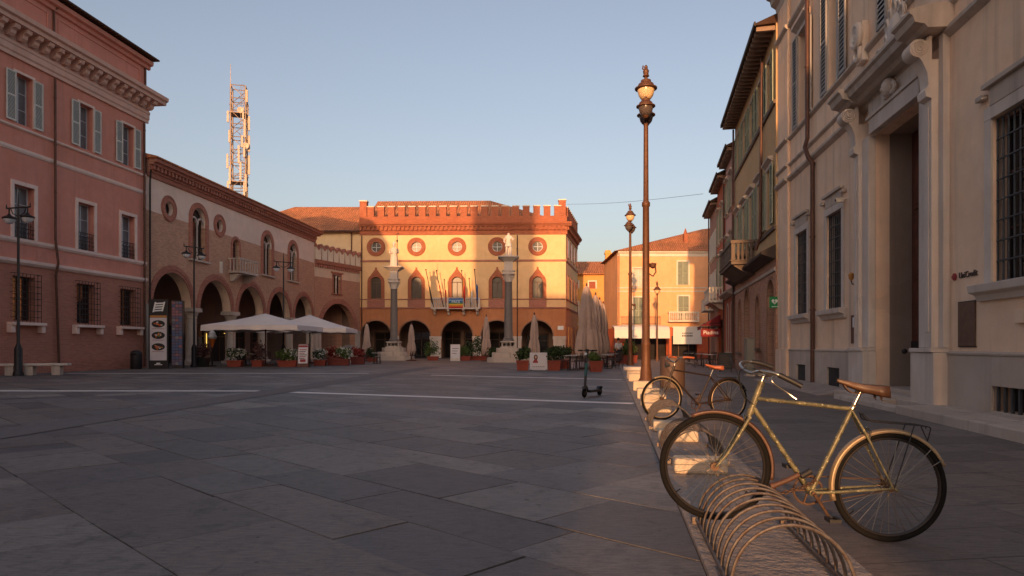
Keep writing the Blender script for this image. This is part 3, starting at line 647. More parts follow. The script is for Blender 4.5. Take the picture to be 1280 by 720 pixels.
# ------------------------------------------------------------------ A: cream palazzo on the right
def palazzo_right():
    R = face_root('palazzo', 'tall cream plastered palazzo with barred windows and a big stone doorway on the right', 'building', (6.2 + .143 * 24.8, 24.8), (-.143, -1))
    W = 24.0; HT = 13.4
    lows = [2.83, 6.05, 14.55, 17.77, 21.0]; ups = [3.0, 6.07, 10.3, 14.55, 17.77, 21.0]
    holes = [rect(x, .64, 2.25, 4.92) for x in lows] + [rect(10.3, 1.30, .17, 6.15)] + [rect(x, .5, 8.42, 11.4) for x in ups]
    vents = [(2.92, .5, .12, .64), (6.1, .52, .1, .64), (14.75, .78, .2, .60), (18.4, .6, .2, .6)]
    holes += [rect(x, hw, z0, z1) for x, hw, z0, z1 in vents]
    mb = MB(); mb.wall([(0, -.3), (W, -.3), (W, HT), (0, HT)], holes, 0, .3)
    body(mb, [(0, 0), (W, 0), (W, 12), (0, 12)], -.3, HT); mb.build('wall', 'cream_pal', R)
    for x in lows:
        w = win(R, x, .64, 2.25, 4.92, .26, .2, .035, ('stone', 'frame_b'), 'glass', None, None, False, dict(y=.06, n=9, rows=9, r=.016, m='iron_grey'), False, 2)
        s = MB(); s.sweepx([(0, 1.98), (-.06, 1.98), (-.10, 2.08), (-.2, 2.12), (-.22, 2.245), (0, 2.249)][::-1], x - 1.02, x + 1.02); s.build('sill', 'stone', w, bevel=.01)
        h = MB(); h.box(x - .66, x + .66, -.05, -.001, 5.12, 5.42); h.box(x - .78, x + .78, -.12, -.001, 5.42, 5.50); h.box(x - .98, x - .78, -.11, -.001, 5.28, 5.36); h.box(x + .78, x + .98, -.11, -.001, 5.28, 5.36)
        h.build('hood', 'stone_d', w, bevel=.008)
    for x in ups: win(R, x, .5, 8.42, 11.4, .24, .14, .04, ('stone', 'frame_w'), 'glass', 'shut_taupe', .56, False, None, False, 3, .11, 'stone')
    # corner pilaster
    mb = MB(); mb.box(0, 1.4, -.09, -.002, 1.12, 13.38); mb.box(-.05, 1.45, -.16, -.002, -.05, 1.12); mb.build('pilaster', 'cream_pal', R, bevel=.012)
    # plinth of stone slabs, cut round openings
    mb = MB(); t = -.06; cuts = sorted([(x - hw, x + hw, z0, z1) for x, hw, z0, z1 in vents]); x = 1.46
    spans = [(1.46, 8.05), (12.42, W)]
    for a, b in spans:
        cx = a
        inner = [c for c in cuts if c[0] > a and c[1] < b]
        for c in inner:
            mb.box(cx, c[0], t, -.002, -.05, 1.08); mb.box(c[0], c[1], t, -.002, c[3], 1.08); mb.box(c[0], c[1], t, -.002, -.05, c[2]); cx = c[1] + .006
        mb.box(cx, b, t, -.002, -.05, 1.08)
    mb.sweepx([(-.002, 1.08), (-.075, 1.083), (-.085, 1.12), (-.03, 1.15), (-.002, 1.15)][::-1], 1.46, 8.05); mb.sweepx([(-.002, 1.08), (-.075, 1.083), (-.085, 1.12), (-.03, 1.15), (-.002, 1.15)][::-1], 12.42, W)
    mb.build('plinth', 'stone_d', R, bevel=.006)
    for x, hw, z0, z1 in vents:
        g = MB(); g.add([(x - hw, .25, z0), (x + hw, .25, z0), (x + hw, .25, z1), (x - hw, .25, z1)], [(0, 1, 2, 3)], 1)
        for i in range(8):
            xx = x - hw + 2 * hw * (i + .5) / 8; g.box(xx - .022, xx + .022, -.02, .02, z0, z1)
        g.build('vent_grille', ['iron_grey', 'dark'], R)
    # string courses (broken forward over the pilaster) and eaves cornice
    def strip(z, h, d, name):
        p = lambda e: [(-e, z), (-e - d * .5, z + h * .25), (-e - d, z + h * .55), (-e - d, z + h), (-e, z + h * 1.15)][::-1]
        mb = MB(); mb.sweepx(p(.0), 1.42, W); mb.sweepx(p(.09), -.04, 1.415); mb.build(name, 'stone_d', R)
    strip(6.86, .16, .12, 'string_course'); strip(7.38, .1, .08, 'string_course'); strip(8.26, .12, .10, 'string_course'); strip(12.1, .16, .1, 'string_course')
    mb = MB(); mb.sweepx([(-.002, 13.3), (-.1, 13.3), (-.14, 13.5), (-.3, 13.62), (-.34, 13.8), (-.46, 13.86), (-.46, 14.05), (-.002, 14.06)][::-1], -.1, W); mb.build('cornice', 'stone_d', R)
    mb = MB(); hip(mb, -.3, W + .3, -.4, 12.4, 14.07, 2.6); mb.build('roof', 'tiles', R)
    pipe(R, [(4.35, -.1, .12), (4.35, -.1, 6.75), (4.3, -.2, 6.9), (4.05, -.24, 7.3), (3.95, -.14, 7.6), (3.95, -.14, 13.3)], .065)
    # great doorway
    D = MB()
    for sg in (-1, 1):
        xi, xo = 10.3 + sg * 1.305, 10.3 + sg * 2.22
        D.box(xi - sg * .03, xo + sg * .02, -.30, -.002, -.05, 1.12)                        # pedestal
        D.box(xi - sg * .01, xo, -.34, -.002, 1.125, 1.2)
        D.box(xi, xi + sg * .42, -.16, -.002, 1.205, 6.15); D.box(xi + sg * .425, xi + sg * .72, -.24, -.002, 1.205, 6.55); D.box(xi + sg * .725, xi + sg * .9, -.12, -.002, 1.205, 7.0)
        D.box(xi + sg * .5, xi + sg * .64, -.26, -.242, 1.5, 5.7)
    D.box(10.3 - 1.305, 10.3 + 1.305, -.16, -.002, 6.16, 6.5); D.box(10.3 - 1.4, 10.3 + 1.4, -.2, -.002, 6.505, 6.58); D.box(10.3 - 1.5, 10.3 + 1.5, -.1, -.002, 6.585, 7.0)
    sur = D.build('door_surround', 'stone', R, bevel=.012)
    for sg in (-1, 1):                                                                       # scroll consoles
        c = MB(); x = 10.3 + sg * 1.88; hw = .17
        prof = []
        for i in range(13):
            a = -PI / 2 + PI * 1.25 * i / 12; prof.append((-.46 - .17 * math.cos(a), 6.76 + .17 * math.sin(a)))
        prof = [(-.24, 5.82), (-.34, 5.86), (-.36, 5.98), (-.30, 6.06), (-.32, 6.3), (-.40, 6.5)] + prof[0:] + [(-.3, 6.98), (-.24, 6.98)]
        c.sweepx(prof[::-1], x - hw, x + hw)
        for q in (-1, 1):
            for r in (.13, .085, .04): c.torus((x + q * (hw + .004), -.45, 6.76), (1, 0, 0), r, .016, 18, 5)
        c.build('console', 'stone', sur, True)
    c = MB()
    prof = [(-.002, 7.0), (-.30, 7.003), (-.36, 7.08), (-.52, 7.12), (-.56, 7.24), (-.62, 7.28), (-.62, 7.34), (-.3, 7.42), (-.002, 7.44)]
    for sg in (-1, 1): c.sweepx([(y - .14 if y < -.01 else y, z) for y, z in prof][::-1], 10.3 + sg * 1.55 - .0, 10.3 + sg * 2.36) if sg > 0 else c.sweepx([(y - .14 if y < -.01 else y, z) for y, z in prof][::-1], 10.3 - 2.36, 10.3 - 1.55)
    c.sweepx(prof[::-1], 10.3 - 1.547, 10.3 + 1.547); c.build('door_cornice', 'stone_d', sur)
    # mascaron over the lintel, crest and scrolls above the cornice
    c = MB(); c.ball((10.3, -.2, 6.78), .17, 12, 0, 1.25); c.torus((10.12, -.2, 6.72), (0, 1, 0), .1, .05, 16, 6); c.torus((10.48, -.2, 6.72), (0, 1, 0), .1, .05, 16, 6); c.ball((10.3, -.34, 6.74), .05, 8); c.build('mask', 'stone', sur, True)
    c = MB(); rnd = random.Random(5)
    c.lathe([(.01, -.06), (.24, -.05), (.32, 0), (.24, .05), (.01, .06)], (0, 0, 0), 16); c.v = [(10.3 + x, -.1 - z, 7.98 + y * 1.25) for x, y, z in c.v]
    for i in range(12):
        a = 2 * PI * i / 12; c.torus((10.3 + .45 * math.cos(a), -.08, 7.98 + .52 * math.sin(a)), (0.2, 1, .1), .1 + .04 * (i % 2), .045, 14, 6)
    for sg in (-1, 1):
        for k in range(4): c.torus((10.3 + sg * (.62 + .12 * k), -.06, 7.72 + .06 * k), (0, 1, 0), .09, .035, 12, 6)
    c.build('crest', 'stone', sur, True)
    for sg in (-1, 1):
        v = MB(); x = 10.3 + sg * 1.95
        for r, q in ((.24, .085), (.13, .07), (.04, .06)): v.torus((x, -.2, 8.75), (0, 1, 0), r, q, 22, 8)
        v.torus((x + sg * .05, -.16, 8.35), (0, 1, 0), .16, .06, 18, 7); v.box(x - .2, x + .2, -.14, -.002, 8.1, 9.05); v.build('volute', 'stone', sur, True)
    # deep reveal and door leaves
    mb = MB(); d = .78
    mb.box(9.0, 9.003, .3, d, .17, 6.15); mb.box(11.597, 11.6, .3, d, .17, 6.15); mb.box(9.0, 11.6, .3, d, 6.147, 6.15); mb.build('door_reveal', 'reveal', R)
    mb = MB()
    for k in range(2):
        x0 = 9.0 + 1.3 * k; mb.box(x0 + .004, x0 + 1.296, d, d + .06, .32, 6.146, 0)
        for z0, z1 in ((1.5, 2.6), (2.75, 4.2), (4.35, 5.6)): mb.box(x0 + .2, x0 + 1.1, d - .035, d, z0, z1, 0); mb.box(x0 + .32, x0 + .98, d - .06, d - .035, z0 + .12, z1 - .12, 0)
        mb.box(x0 + .004, x0 + 1.296, d - .02, d - .001, .32, 1.35, 1)
    dr = mb.build('door', ['wood', 'iron'], R, bevel=.01); k = MB(); k.ball((10.2, d - .1, 1.32), .05, 10); k.ball((10.4, d - .1, 1.32), .05, 10); k.ball((9.3, .5, 1.12), .06, 10); k.build('door_knob', 'iron', dr, True)
    mb = MB(); mb.box(9.02, 11.58, .02, d - .02, .155, .31); mb.box(9.02, 11.58, -.30, .015, .14, .22); mb.build('threshold', 'stone_d', R, bevel=.015)
    return R
palazzo_right()

def palazzo_step():
    R = face_root('stone_step', 'long worn stone step along the foot of the cream palazzo', 'step', (6.2 + .143 * 24.8, 24.8), (-.143, -1))
    mb = MB(); rnd = random.Random(9); s = 12.5
    while s < 24:
        l = rnd.uniform(.7, 1.6); j = rnd.uniform(-.02, .02)
        mb.box(s, s + l - .012, -.93 + j, -.34, -.05, .165 + rnd.uniform(-.008, .004)); s += l
    mb.build('kerbstone', 'stone_d', R, bevel=.02)
    mb = MB(); mb.box(11.0, 24, -.335, -.064, -.05, .168); mb.box(8.0, 11.0, -.62, -.305, -.05, .15); mb.box(8.9, 12.4, -.9, -.63, -.05, .10); mb.build('tread', 'stone_d', R, bevel=.012)
    mb = MB(); mb.add([(0, -1.0, .006), (7.95, -1.0, .006), (7.95, -.1, .15), (0, -.1, .15)], [(0, 1, 2, 3)]); mb.add([(7.95, -1.0, .006), (7.95, -.1, .006), (7.95, -.1, .15)], [(0, 1, 2)]); mb.build('ramp', 'kerb', R)
palazzo_step()

# ------------------------------------------------------------------ right-hand row beyond the palazzo
HX = lambda y: 4.64 + .2 * y
def row_eave(R, x0, x1, z, over, depth, rafters=True, mat='eave_dark'):
    mb = MB(); mb.sweepx([(-over, z), (-over - .06, z + .02), (-over - .06, z + .16), (-over, z + .16)][::-1], x0, x1); mb.build('gutter', mat, R)
    mb = MB(); mb.sweepx([(0, z + .05), (-over, z + .02), (-over, z + .1), (depth / 2, z + 2.6), (depth, z + .1), (depth, z + .05)][::-1], x0, x1); mb.build('roof', ['dark_tiles'], R)
    if rafters:
        k = int((x1 - x0) / .42)
        for i in range(k):
            r = MB(); x = x0 + (x1 - x0) * (i + .5) / k; r.box(x - .07, x + .07, -over + .04, -.002, z - .14, z + .02); r.build('rafter', 'soffit', R)
def row_houses():
    # ochre house next to the palazzo
    L = 12.0; R = face_root('ochre_house', 'ochre house with shuttered windows, stone balcony and brown arched ground floor beside the cream palazzo', 'building', (HX(36.6), 36.6), (-.2, -1))
    HT = 13.0; ups = [1.5, 3.8, 6.1, 8.4, 10.7]
    g = [(2.0, .5, .9, 3.0), (4.62, .7, 0, 3.2), (7.84, .5, 1.15, 2.85), (11.0, .75, 0, 3.0)]
    holes = [rect(x, .48, 10.25, 12.2) for x in ups] + [rect(x, .52, 5.75, 8.0) for x in ups] + [arch(x, hw, z0 if z0 else -.2, zs) for x, hw, z0, zs in g]
    mb = MB(); mb.wall([(0, -.3), (L, -.3), (L, HT), (0, HT)], holes, 0, .3); body(mb, [(0, 0), (L, 0), (L, 11), (0, 11)], -.3, HT); mb.build('wall', 'olive', R)
    for x in ups: win(R, x, .48, 10.25, 12.2, .2, .1, .03, ('stone_d', 'frame_w'), 'glass', 'shut_green', .5, False, step=.09)
    for x in ups: win(R, x, .52, 5.75, 8.0, .2, .14, .05, ('stone_d', 'frame_w'), 'glass', 'shut_green', .5, False, step=.09, hood='stone_d')
    for x, hw, z0, zs in g: arch_win(R, x, hw, z0 if z0 else .02, zs, .28, .12, .04, ('dull_trim', 'frame_b'), 'glass', sillm='old_stone' if z0 else None)
    for z, h in ((10.08, .12), (5.5, .12)): cornice(R, 0, L, [(0, z), (-.08, z), (-.1, z + h), (0, z + h + .03)][::-1], 'old_stone', 'string_course')
    cornice(R, 0, L, [(0, 4.45), (-.1, 4.42), (-.5, 4.6), (-.52, 4.68), (0, 4.95)][::-1], 'eave_dark', 'canopy')
    cornice(R, 0, L, [(0, 3.95), (-.07, 3.98), (-.07, 4.1), (0, 4.12)][::-1], 'stone_d', 'string_course')
    b = MB(); xa, xb = 2.3, 7.1; b.box(xa, xb, -1.0, -.002, 4.8, 4.94); b.box(xa - .05, xb + .05, -1.05, -.002, 4.942, 5.0); b.sweepx([(-.003, 4.35), (-.3, 4.38), (-.85, 4.74), (-.9, 4.797), (-.003, 4.797)][::-1], xa + .2, xb - .2)
    b.box(xa - .03, xb + .03, -1.03, -.84, 5.72, 5.86); b.box(xa - .03, xa + .16, -.84, -.002, 5.72, 5.86); b.box(xb - .16, xb + .03, -.84, -.002, 5.72, 5.86); st = (xb - xa - .16) / 4
    for i in range(5): b.box(xa + st * i, xa + st * i + .16, -1.0, -.84, 5.003, 5.717)
    bl = b.build('balcony', 'old_stone', R, bevel=.01)
    def bal(x, y):
        q = MB(); q.lathe([(.06, 5.0), (.06, 5.06), (.045, 5.1), (.085, 5.26), (.045, 5.54), (.065, 5.58), (.065, 5.72)], (x, y, 0), 8); q.build('baluster', 'old_stone', bl, True)
    for i in range(4):
        for k in range(5): bal(xa + st * i + .16 + (st - .16) * (k + .5) / 5, -.92)
    for i in range(4): bal(xb - .08, -.70 + .18 * i); bal(xa + .08, -.70 + .18 * i)
    row_eave(R, 0, L, 12.95, .7, 11)
    pipe(R, [(9.3, -.3, 5.1), (9.5, -.16, 5.6), (9.5, -.1, 12.8)], .06); pipe(R, [(.1, -.1, .1), (.1, -.1, 12.8)], .05)
    # rosy house
    L = 4.45; R = face_root('rosy_house', 'narrow rosy plastered house with green shutters past the ochre house', 'building', (HX(41.0), 41.0), (-.2, -1))
    HT = 12.0; xs = [1.1, 3.2]; g = [(1.1, .42, .9, 3.2), (3.15, .42, .9, 3.2)]
    holes = [rect(x, .42, z, z + 1.8) for x in xs for z in (5.6, 8.9)] + [arch(x, hw, z0, zs) for x, hw, z0, zs in g]
    mb = MB(); mb.wall([(0, -.3), (L, -.3), (L, HT), (0, HT)], holes, 0, .3); body(mb, [(0, 0), (L, 0), (L, 10), (0, 10)], -.3, HT); mb.build('wall', 'rosy', R)
    for x in xs:
        for z in (5.6, 8.9): win(R, x, .42, z, z + 1.8, .2, .1, .03, ('stone_d', 'frame_w'), 'glass', 'shut_green', .46, True, step=.12, hood='stone_d')
    for x, hw, z0, zs in g: arch_win(R, x, hw, z0, zs, .28, .1, .03, ('stone_d', 'frame_b'), 'glass', sillm='stone_d')
    cornice(R, 0, L, [(0, 4.0), (-.1, 4.0), (-.45, 4.15), (-.46, 4.22), (0, 4.45)][::-1], 'stone_d', 'canopy')
    row_eave(R, 0, L, 11.95, .45, 10); pipe(R, [(4.3, -.1, .1), (4.3, -.1, 11.8)], .05)
    # russet house with white balcony and shop
    L = 5.05; R = face_root('russet_house', 'russet house with a white stone balcony above the red awning shop', 'building', (HX(46.0), 46.0), (-.2, -1))
    HT = 11.6; xs = [1.3, 3.6]
    holes = [rect(x, .45, z, z + 2.0) for x in xs for z in (4.9, 7.9)] + [rect(2.2, 1.5, -.2, 2.9)]
    mb = MB(); mb.wall([(0, -.3), (L, -.3), (L, HT), (0, HT)], holes, 0, .3); body(mb, [(0, 0), (L, 0), (L, 10), (0, 10)], -.3, HT); mb.build('wall', 'rust_wall', R)
    for x in xs:
        for z in (4.9, 7.9): win(R, x, .45, z, z + 2.0, .2, .1, .03, ('white', 'frame_w'), 'glass', 'shut_green', .48, True, step=.12, hood='stone_d')
    mb = MB(); mb.add([(.7, .28, -.2), (3.7, .28, -.2), (3.7, .28, 2.9), (.7, .28, 2.9)], [(0, 1, 2, 3)], 1)
    for x in (.7, 1.7, 2.7, 3.62): mb.box(x, x + .08, .2, .27, 0, 2.9, 0)
    mb.build('shop_front', ['frame_b', 'glass'], R)
    b = MB(); b.box(.4, 4.4, -.9, -.002, 3.9, 4.04); b.box(.4, 4.4, -.9, -.8, 4.72, 4.84); b.box(.4, .5, -.8, -.002, 4.72, 4.84); b.box(4.3, 4.4, -.8, -.002, 4.72, 4.84)
    for i in range(21): b.box(.42 + .19 * i, .5 + .19 * i, -.88, -.82, 4.04, 4.72)
    for i in range(4): b.box(4.32, 4.38, -.7 + .18 * i, -.62 + .18 * i, 4.04, 4.72)
    b.sweepx([(-.003, 3.48), (-.2, 3.53), (-.7, 3.88), (-.003, 3.895)][::-1], .8, 1.1); b.sweepx([(-.003, 3.48), (-.2, 3.53), (-.7, 3.88), (-.003, 3.895)][::-1], 3.7, 4.0); b.build('balcony', 'white', R)
    row_eave(R, 0, L, 11.55, .5, 10); pipe(R, [(4.9, -.1, .1), (4.9, -.1, 11.4)], .05)
    # last house of the row
    L = 5.65; R = face_root('last_house', 'low grey pink house at the far end of the right hand row', 'building', (HX(51.6), 51.6), (-.2, -1))
    HT = 11.0; xs = [1.2, 2.8, 4.4]
    holes = [rect(x, .42, z, z + 1.8) for x in xs for z in (4.6, 7.4)] + [rect(2.6, 1.4, -.2, 2.6)]
    mb = MB(); mb.wall([(0, -.3), (L, -.3), (L, HT), (0, HT)], holes, 0, .3); body(mb, [(0, 0), (L, 0), (L, 9), (0, 9)], -.3, HT); mb.build('wall', 'dull_wall', R)
    for x in xs:
        for z in (4.6, 7.4): win(R, x, .42, z, z + 1.8, .2, .1, .03, ('white', 'frame_w'), 'glass', 'shut_grey', .4, True, step=.12)
    mb = MB(); mb.add([(1.2, .28, -.2), (4.0, .28, -.2), (4.0, .28, 2.6), (1.2, .28, 2.6)], [(0, 1, 2, 3)], 1); mb.box(2.5, 2.6, .2, .27, 0, 2.6, 0); mb.build('shop_front', ['frame_b', 'dark'], R)
    b = MB(); b.box(.8, 4.0, -.7, -.002, 3.7, 3.82); b.box(.8, 4.0, -.7, -.62, 4.45, 4.55)
    for i in range(18): b.box(.83 + .18 * i, .9 + .18 * i, -.69, -.63, 3.82, 4.45)
    b.build('balcony', 'white', R)
    row_eave(R, 0, L, 10.95, .5, 9); pipe(R, [(.2, -.1, .1), (.2, -.1, 10.8)], .05)
row_houses()

# ------------------------------------------------------------------ houses closing the street
def end_houses():
    R = face_root('salmon_house', 'sunlit salmon house with green shuttered windows and hipped tile roof closing the street', 'building', (12.4, 80), (1, 0))
    R.location = (9.61, 62, .28); R.scale = (.775, .775, .775)
    L = 14; HT = 12.2; ws = [(2.45, 8.2, 10.3, 0), (7.65, 8.35, 11.1, 1), (11.4, 8.35, 11.1, 1), (2.45, 3.75, 6.9, 1), (7.7, 4.3, 7.05, 1), (11.4, 4.3, 7.05, 1)]
    holes = [rect(x, .62, z0, z1) for x, z0, z1, k in ws] + [rect(3.3, 2.4, -.5, 2.5), rect(7.8, 1.5, -.5, 2.4), rect(12, 1.0, -.5, 2.4)]
    mb = MB(); mb.wall([(0, -.7), (L, -.7), (L, HT), (0, HT)], holes, 0, .25); body(mb, [(0, 0), (L, 0), (L, 12), (0, 12)], -.7, HT); mb.build('wall', 'salmon', R)
    for x, z0, z1, k in ws:
        w = win(R, x, .62, z0, z1, .2, .16, .05, ('white', 'frame_w'), 'glass_curtain' if not k else 'glass', None, None, False, None, False, 2)
        if k: shutter(w, x - .61, x - .01, .06, z0 + .02, z1 - .02, 'shut_green', True, .1); shutter(w, x + .01, x + .61, .06, z0 + .02, z1 - .02, 'shut_green', True, .1)
    for z in (7.55, 7.95): cornice(R, 0, L, [(0, z), (-.07, z), (-.09, z + .1), (0, z + .14)][::-1], 'white', 'string_course')
    cornice(R, 0, L, [(0, 11.7), (-.06, 11.7), (-.1, 12.0), (-.3, 12.15), (-.32, 12.28), (0, 12.3)][::-1], 'white')
    mb = MB(); mb.add([(-.45, -.45, 12.31), (L + .45, -.45, 12.31), (L + .45, 12.5, 12.31), (-.45, 12.5, 12.31), (11.5, 5.9, 15.9), (L + .2, 5.9, 16.2)], [(0, 1, 5, 4), (1, 2, 5), (2, 3, 4, 5), (3, 0, 4), (3, 2, 1, 0)]); mb.build('roof', 'tiles', R)
    mb = MB(); mb.box(8.2, 8.6, 1.6, 2.1, 13.0, 14.6, 0); mb.lathe([(.3, 14.6), (.24, 14.7), (.04, 15.3)], (8.4, 1.85, 0), 4); mb.build('chimney', ['brick'], R)
    b = MB(); b.box(.3, 4.9, -.7, -.002, 3.55, 3.68)
    bl = b.build('balcony', 'stone_d', R); g = MB()
    for z in (3.8, 4.6): g.tube([(.32, -.66, z), (4.88, -.66, z)], .022, 5)
    for i in range(33): g.tube([(.34 + .141 * i, -.66, 3.68), (.34 + .141 * i, -.66, 4.6)], .014, 4)
    for x in (.32, 4.88): g.tube([(x, -.66, 4.6), (x, 0, 4.6)], .022, 5)
    g.build('railing', 'iron', bl)
    b = MB(); b.box(5.8, 9.3, -.9, -.002, 4.0, 4.18); b.box(5.8, 9.3, -.9, -.78, 5.05, 5.2); b.box(5.8, 5.95, -.78, -.002, 5.05, 5.2); b.box(9.15, 9.3, -.78, -.002, 5.05, 5.2)
    for i in range(3): b.box(5.8 + i * 1.675, 5.95 + i * 1.675, -.9, -.78, 4.18, 5.05)
    bl = b.build('balcony', 'white', R)
    for i in range(16):
        if i in (0, 8): continue
        q = MB(); q.lathe([(.06, 4.18), (.04, 4.3), (.085, 4.5), (.04, 4.85), (.06, 4.9), (.06, 5.05)], (5.9 + .21 * i, -.84, 0), 8); q.build('baluster', 'white', bl, True)
    for x0, x1, zt, bars in ((.9, 5.7, 2.5, (2.0, 3.3, 4.6)), (6.3, 9.3, 2.4, (7.2, 8.4)), (11, 13, 2.4, ())):
        mb = MB(); mb.add([(x0, .6, -.5), (x1, .6, -.5), (x1, .6, zt), (x0, .6, zt)], [(0, 1, 2, 3)], 1)
        for x in bars: mb.box(x, x + .1, .5, .598, 0, zt - .1, 0)
        mb.build('shop_front', ['frame_b', 'dark'], R)
    pipe(R, [(.12, -.1, .1), (.12, -.1, 12)], .05, 'copper')
    R = face_root('yellow_house', 'yellow ochre house with small russet shuttered windows between town hall and salmon house', 'building', (6.6, 88), (1, 0))
    L = 7.1; HT = 10.4; ws = [(1.5, 8.6, 9.5), (3.75, 8.6, 9.5), (6.05, 8.6, 9.5), (1.5, 4.95, 6.85), (3.75, 4.95, 6.85), (6.05, 4.95, 6.85), (6.05, 1.0, 3.0)]
    holes = [rect(x, .42, z0, z1) for x, z0, z1 in ws] + [rect(2.6, 1.6, -.2, 2.7)]
    mb = MB(); mb.wall([(0, -.3), (L, -.3), (L, HT), (0, HT)], holes, 0, .25); body(mb, [(0, 0), (L, 0), (L, 10), (0, 10)], -.3, HT); mb.build('wall', 'yellow', R)
    for x, z0, z1 in ws:
        w = win(R, x, .42, z0, z1, .2, .16, .05, ('white', 'frame_b'), 'glass', None, None, False)
        sh = MB(); sh.box(x - .41, x + .41, .05, .09, z0 + .01, z1 - .01); sh.build('shutter', 'shut_red', w)
    cornice(R, 0, L, [(0, 3.9), (-.07, 3.9), (-.09, 4.05), (0, 4.1)][::-1], 'white', 'string_course')
    mb = MB(); mb.sweepx([(-.5, 10.4), (-.5, 10.52), (5, 12.7), (10.5, 10.5), (10.5, 10.4)][::-1], -.2, L + .1); mb.build('roof', 'tiles', R)
    mb = MB(); mb.box(5.6, 6.3, 1.0, 1.6, 10.6, 13.2); mb.box(5.5, 6.4, .9, 1.7, 13.2, 13.4); mb.box(5.6, 6.3, 1.0, 1.6, 13.4, 13.7); mb.build('chimney', 'yellow', R)
    mb = MB(); mb.add([(1, .24, -.2), (4.2, .24, -.2), (4.2, .24, 2.7), (1, .24, 2.7)], [(0, 1, 2, 3)]); mb.build('shop_front', 'dark', R)
end_houses()

# ------------------------------------------------------------------ B: pink palazzo on the left
def pink_palazzo():
    R = face_root('pink_palazzo', 'pink plastered palazzo with grey shutters and heavy bracketed cornice on the left', 'building', (-25.1 + .115 * 25, 25), (.115, 1))
    X0, X1, HT = -9.0, 13.55, 17.4
    xs = [-5.4, -1.9, 1.55, 5.27, 9.0, 12.1]
    holes = [rect(x, .47, 11.0, 13.2) for x in xs] + [rect(x, .55, 5.98, 8.3) for x in xs] + [rect(x, .6, 2.35, 4.3) for x in xs]
    mb = MB(); mb.wall([(X0, -.3), (X1, -.3), (X1, HT), (X0, HT)], holes, 0, .42); body(mb, [(X0, 0), (X1, 0), (X1, 14), (X0, 14)], -.3, HT); mb.build('wall', 'pink_wall', R)
    for x in xs:
        win(R, x, .47, 11.0, 13.2, .36, .11, .035, ('pink_trim', 'frame_w'), 'glass_grey', 'shut_grey', .52, False, None, False, 2, .055)
        win(R, x, .55, 5.98, 8.3, .36, .17, .05, ('pink_trim', 'frame_w'), 'glass_grey', None, None, False, None, True, 2)
        w = win(R, x, .6, 2.35, 4.3, .36, .0, .0, ('pink_trim', 'frame_b'), 'glass', None, None, False, dict(y=-.22, n=8, rows=9, r=.012, out=.14), False, 1)
        s = MB(); s.box(x - .92, x + .92, -.34, -.002, 2.14, 2.27)
        for q in (-1, 1): s.box(x + q * .82 - .1, x + q * .82 + .1, -.26, -.002, 1.82, 2.137)
        s.build('sill', 'pink_trim', w, bevel=.015)
    def band(z, h, d, mat='pink_trim'):
        cornice(R, X0, X1 + .02, [(-.001, z), (-d * .5, z + h * .1), (-d, z + h * .45), (-d, z + h * .9), (-.001, z + h)][::-1], mat, 'string_course')
    band(10.72, .14, .1); band(9.72, .24, .07); band(5.72, .26, .12); band(4.78, .28, .16)
    # cornice with modillions
    P = [(-.001, 13.8), (-.1, 13.8), (-.1, 13.95), (-.16, 14.02), (-.16, 14.25), (-.2, 14.3), (-.2, 14.42), (-.001, 14.42)]
    c = MB(); c.sweepx(P[::-1], X0, X1 + .16); c.sweepx([(-.001, 14.98), (-.78, 14.98), (-.8, 15.14), (-.92, 15.2), (-.95, 15.38), (-.3, 15.52), (-.001, 15.56)][::-1], X0, X1 + .75)
    c.sweepx([(-.001, 14.425), (-.16, 14.425), (-.16, 14.975), (-.001, 14.975)][::-1], X0, X1 + .12)
    cn = c.build('cornice', 'pink_corn', R)
    k = int((X1 - X0) / .62)
    for i in range(k + 1):
        x = X1 - .05 - i * .62; m = MB(); m.sweepx([(-.165, 14.5), (-.34, 14.5), (-.46, 14.6), (-.5, 14.74), (-.66, 14.8), (-.7, 14.9), (-.7, 14.975), (-.165, 14.975)][::-1], x - .14, x + .14); m.build('modillion', 'pink_corn', cn)
    # attic panels, roof edge
    for a, b in ((X0 + .3, 6.6), (7.2, X1 - .45)):
        f = MB(); t = .07
        f.box(a, b, -.035, -.001, 16.6, 16.6 + t); f.box(a, b, -.035, -.001, 15.75, 15.75 + t); f.box(a, a + t, -.035, -.001, 15.82, 16.6); f.box(b - t, b, -.035, -.001, 15.82, 16.6); f.build('attic_panel', 'pink_wall', R)
    cornice(R, X0, X1 + .3, [(-.001, 16.85), (-.12, 16.88), (-.14, 17.05), (-.3, 17.1), (-.32, 17.3), (-.001, 17.36)][::-1], 'pink_wall')
    mb = MB(); mb.sweepx([(-.55, 17.42), (-.55, 17.5), (7, 19.6), (14.4, 17.5), (14.4, 17.42)][::-1], X0, X1 + .5); mb.build('roof', 'dark_tiles', R)
    pipe(R, [(7.15, -.12, .1), (6.95, -.12, 4.5), (6.95, -.24, 5.1), (6.9, -.14, 6.2), (6.9, -.12, 13.7)], .055)
    pipe(R, [(6.9, -.06, 15.6), (6.9, -.06, 16.9), (7.2, -.3, 17.35)], .05); pipe(R, [(13.32, -.12, .1), (13.32, -.12, 13.7)], .06); pipe(R, [(13.5, -.05, 15.6), (13.5, -.05, 17.0)], .06)
    mb = MB(); mb.box(X0, X1, -.1, -.002, -.05, .5); mb.build('plinth', 'dbrick', R)
pink_palazzo()

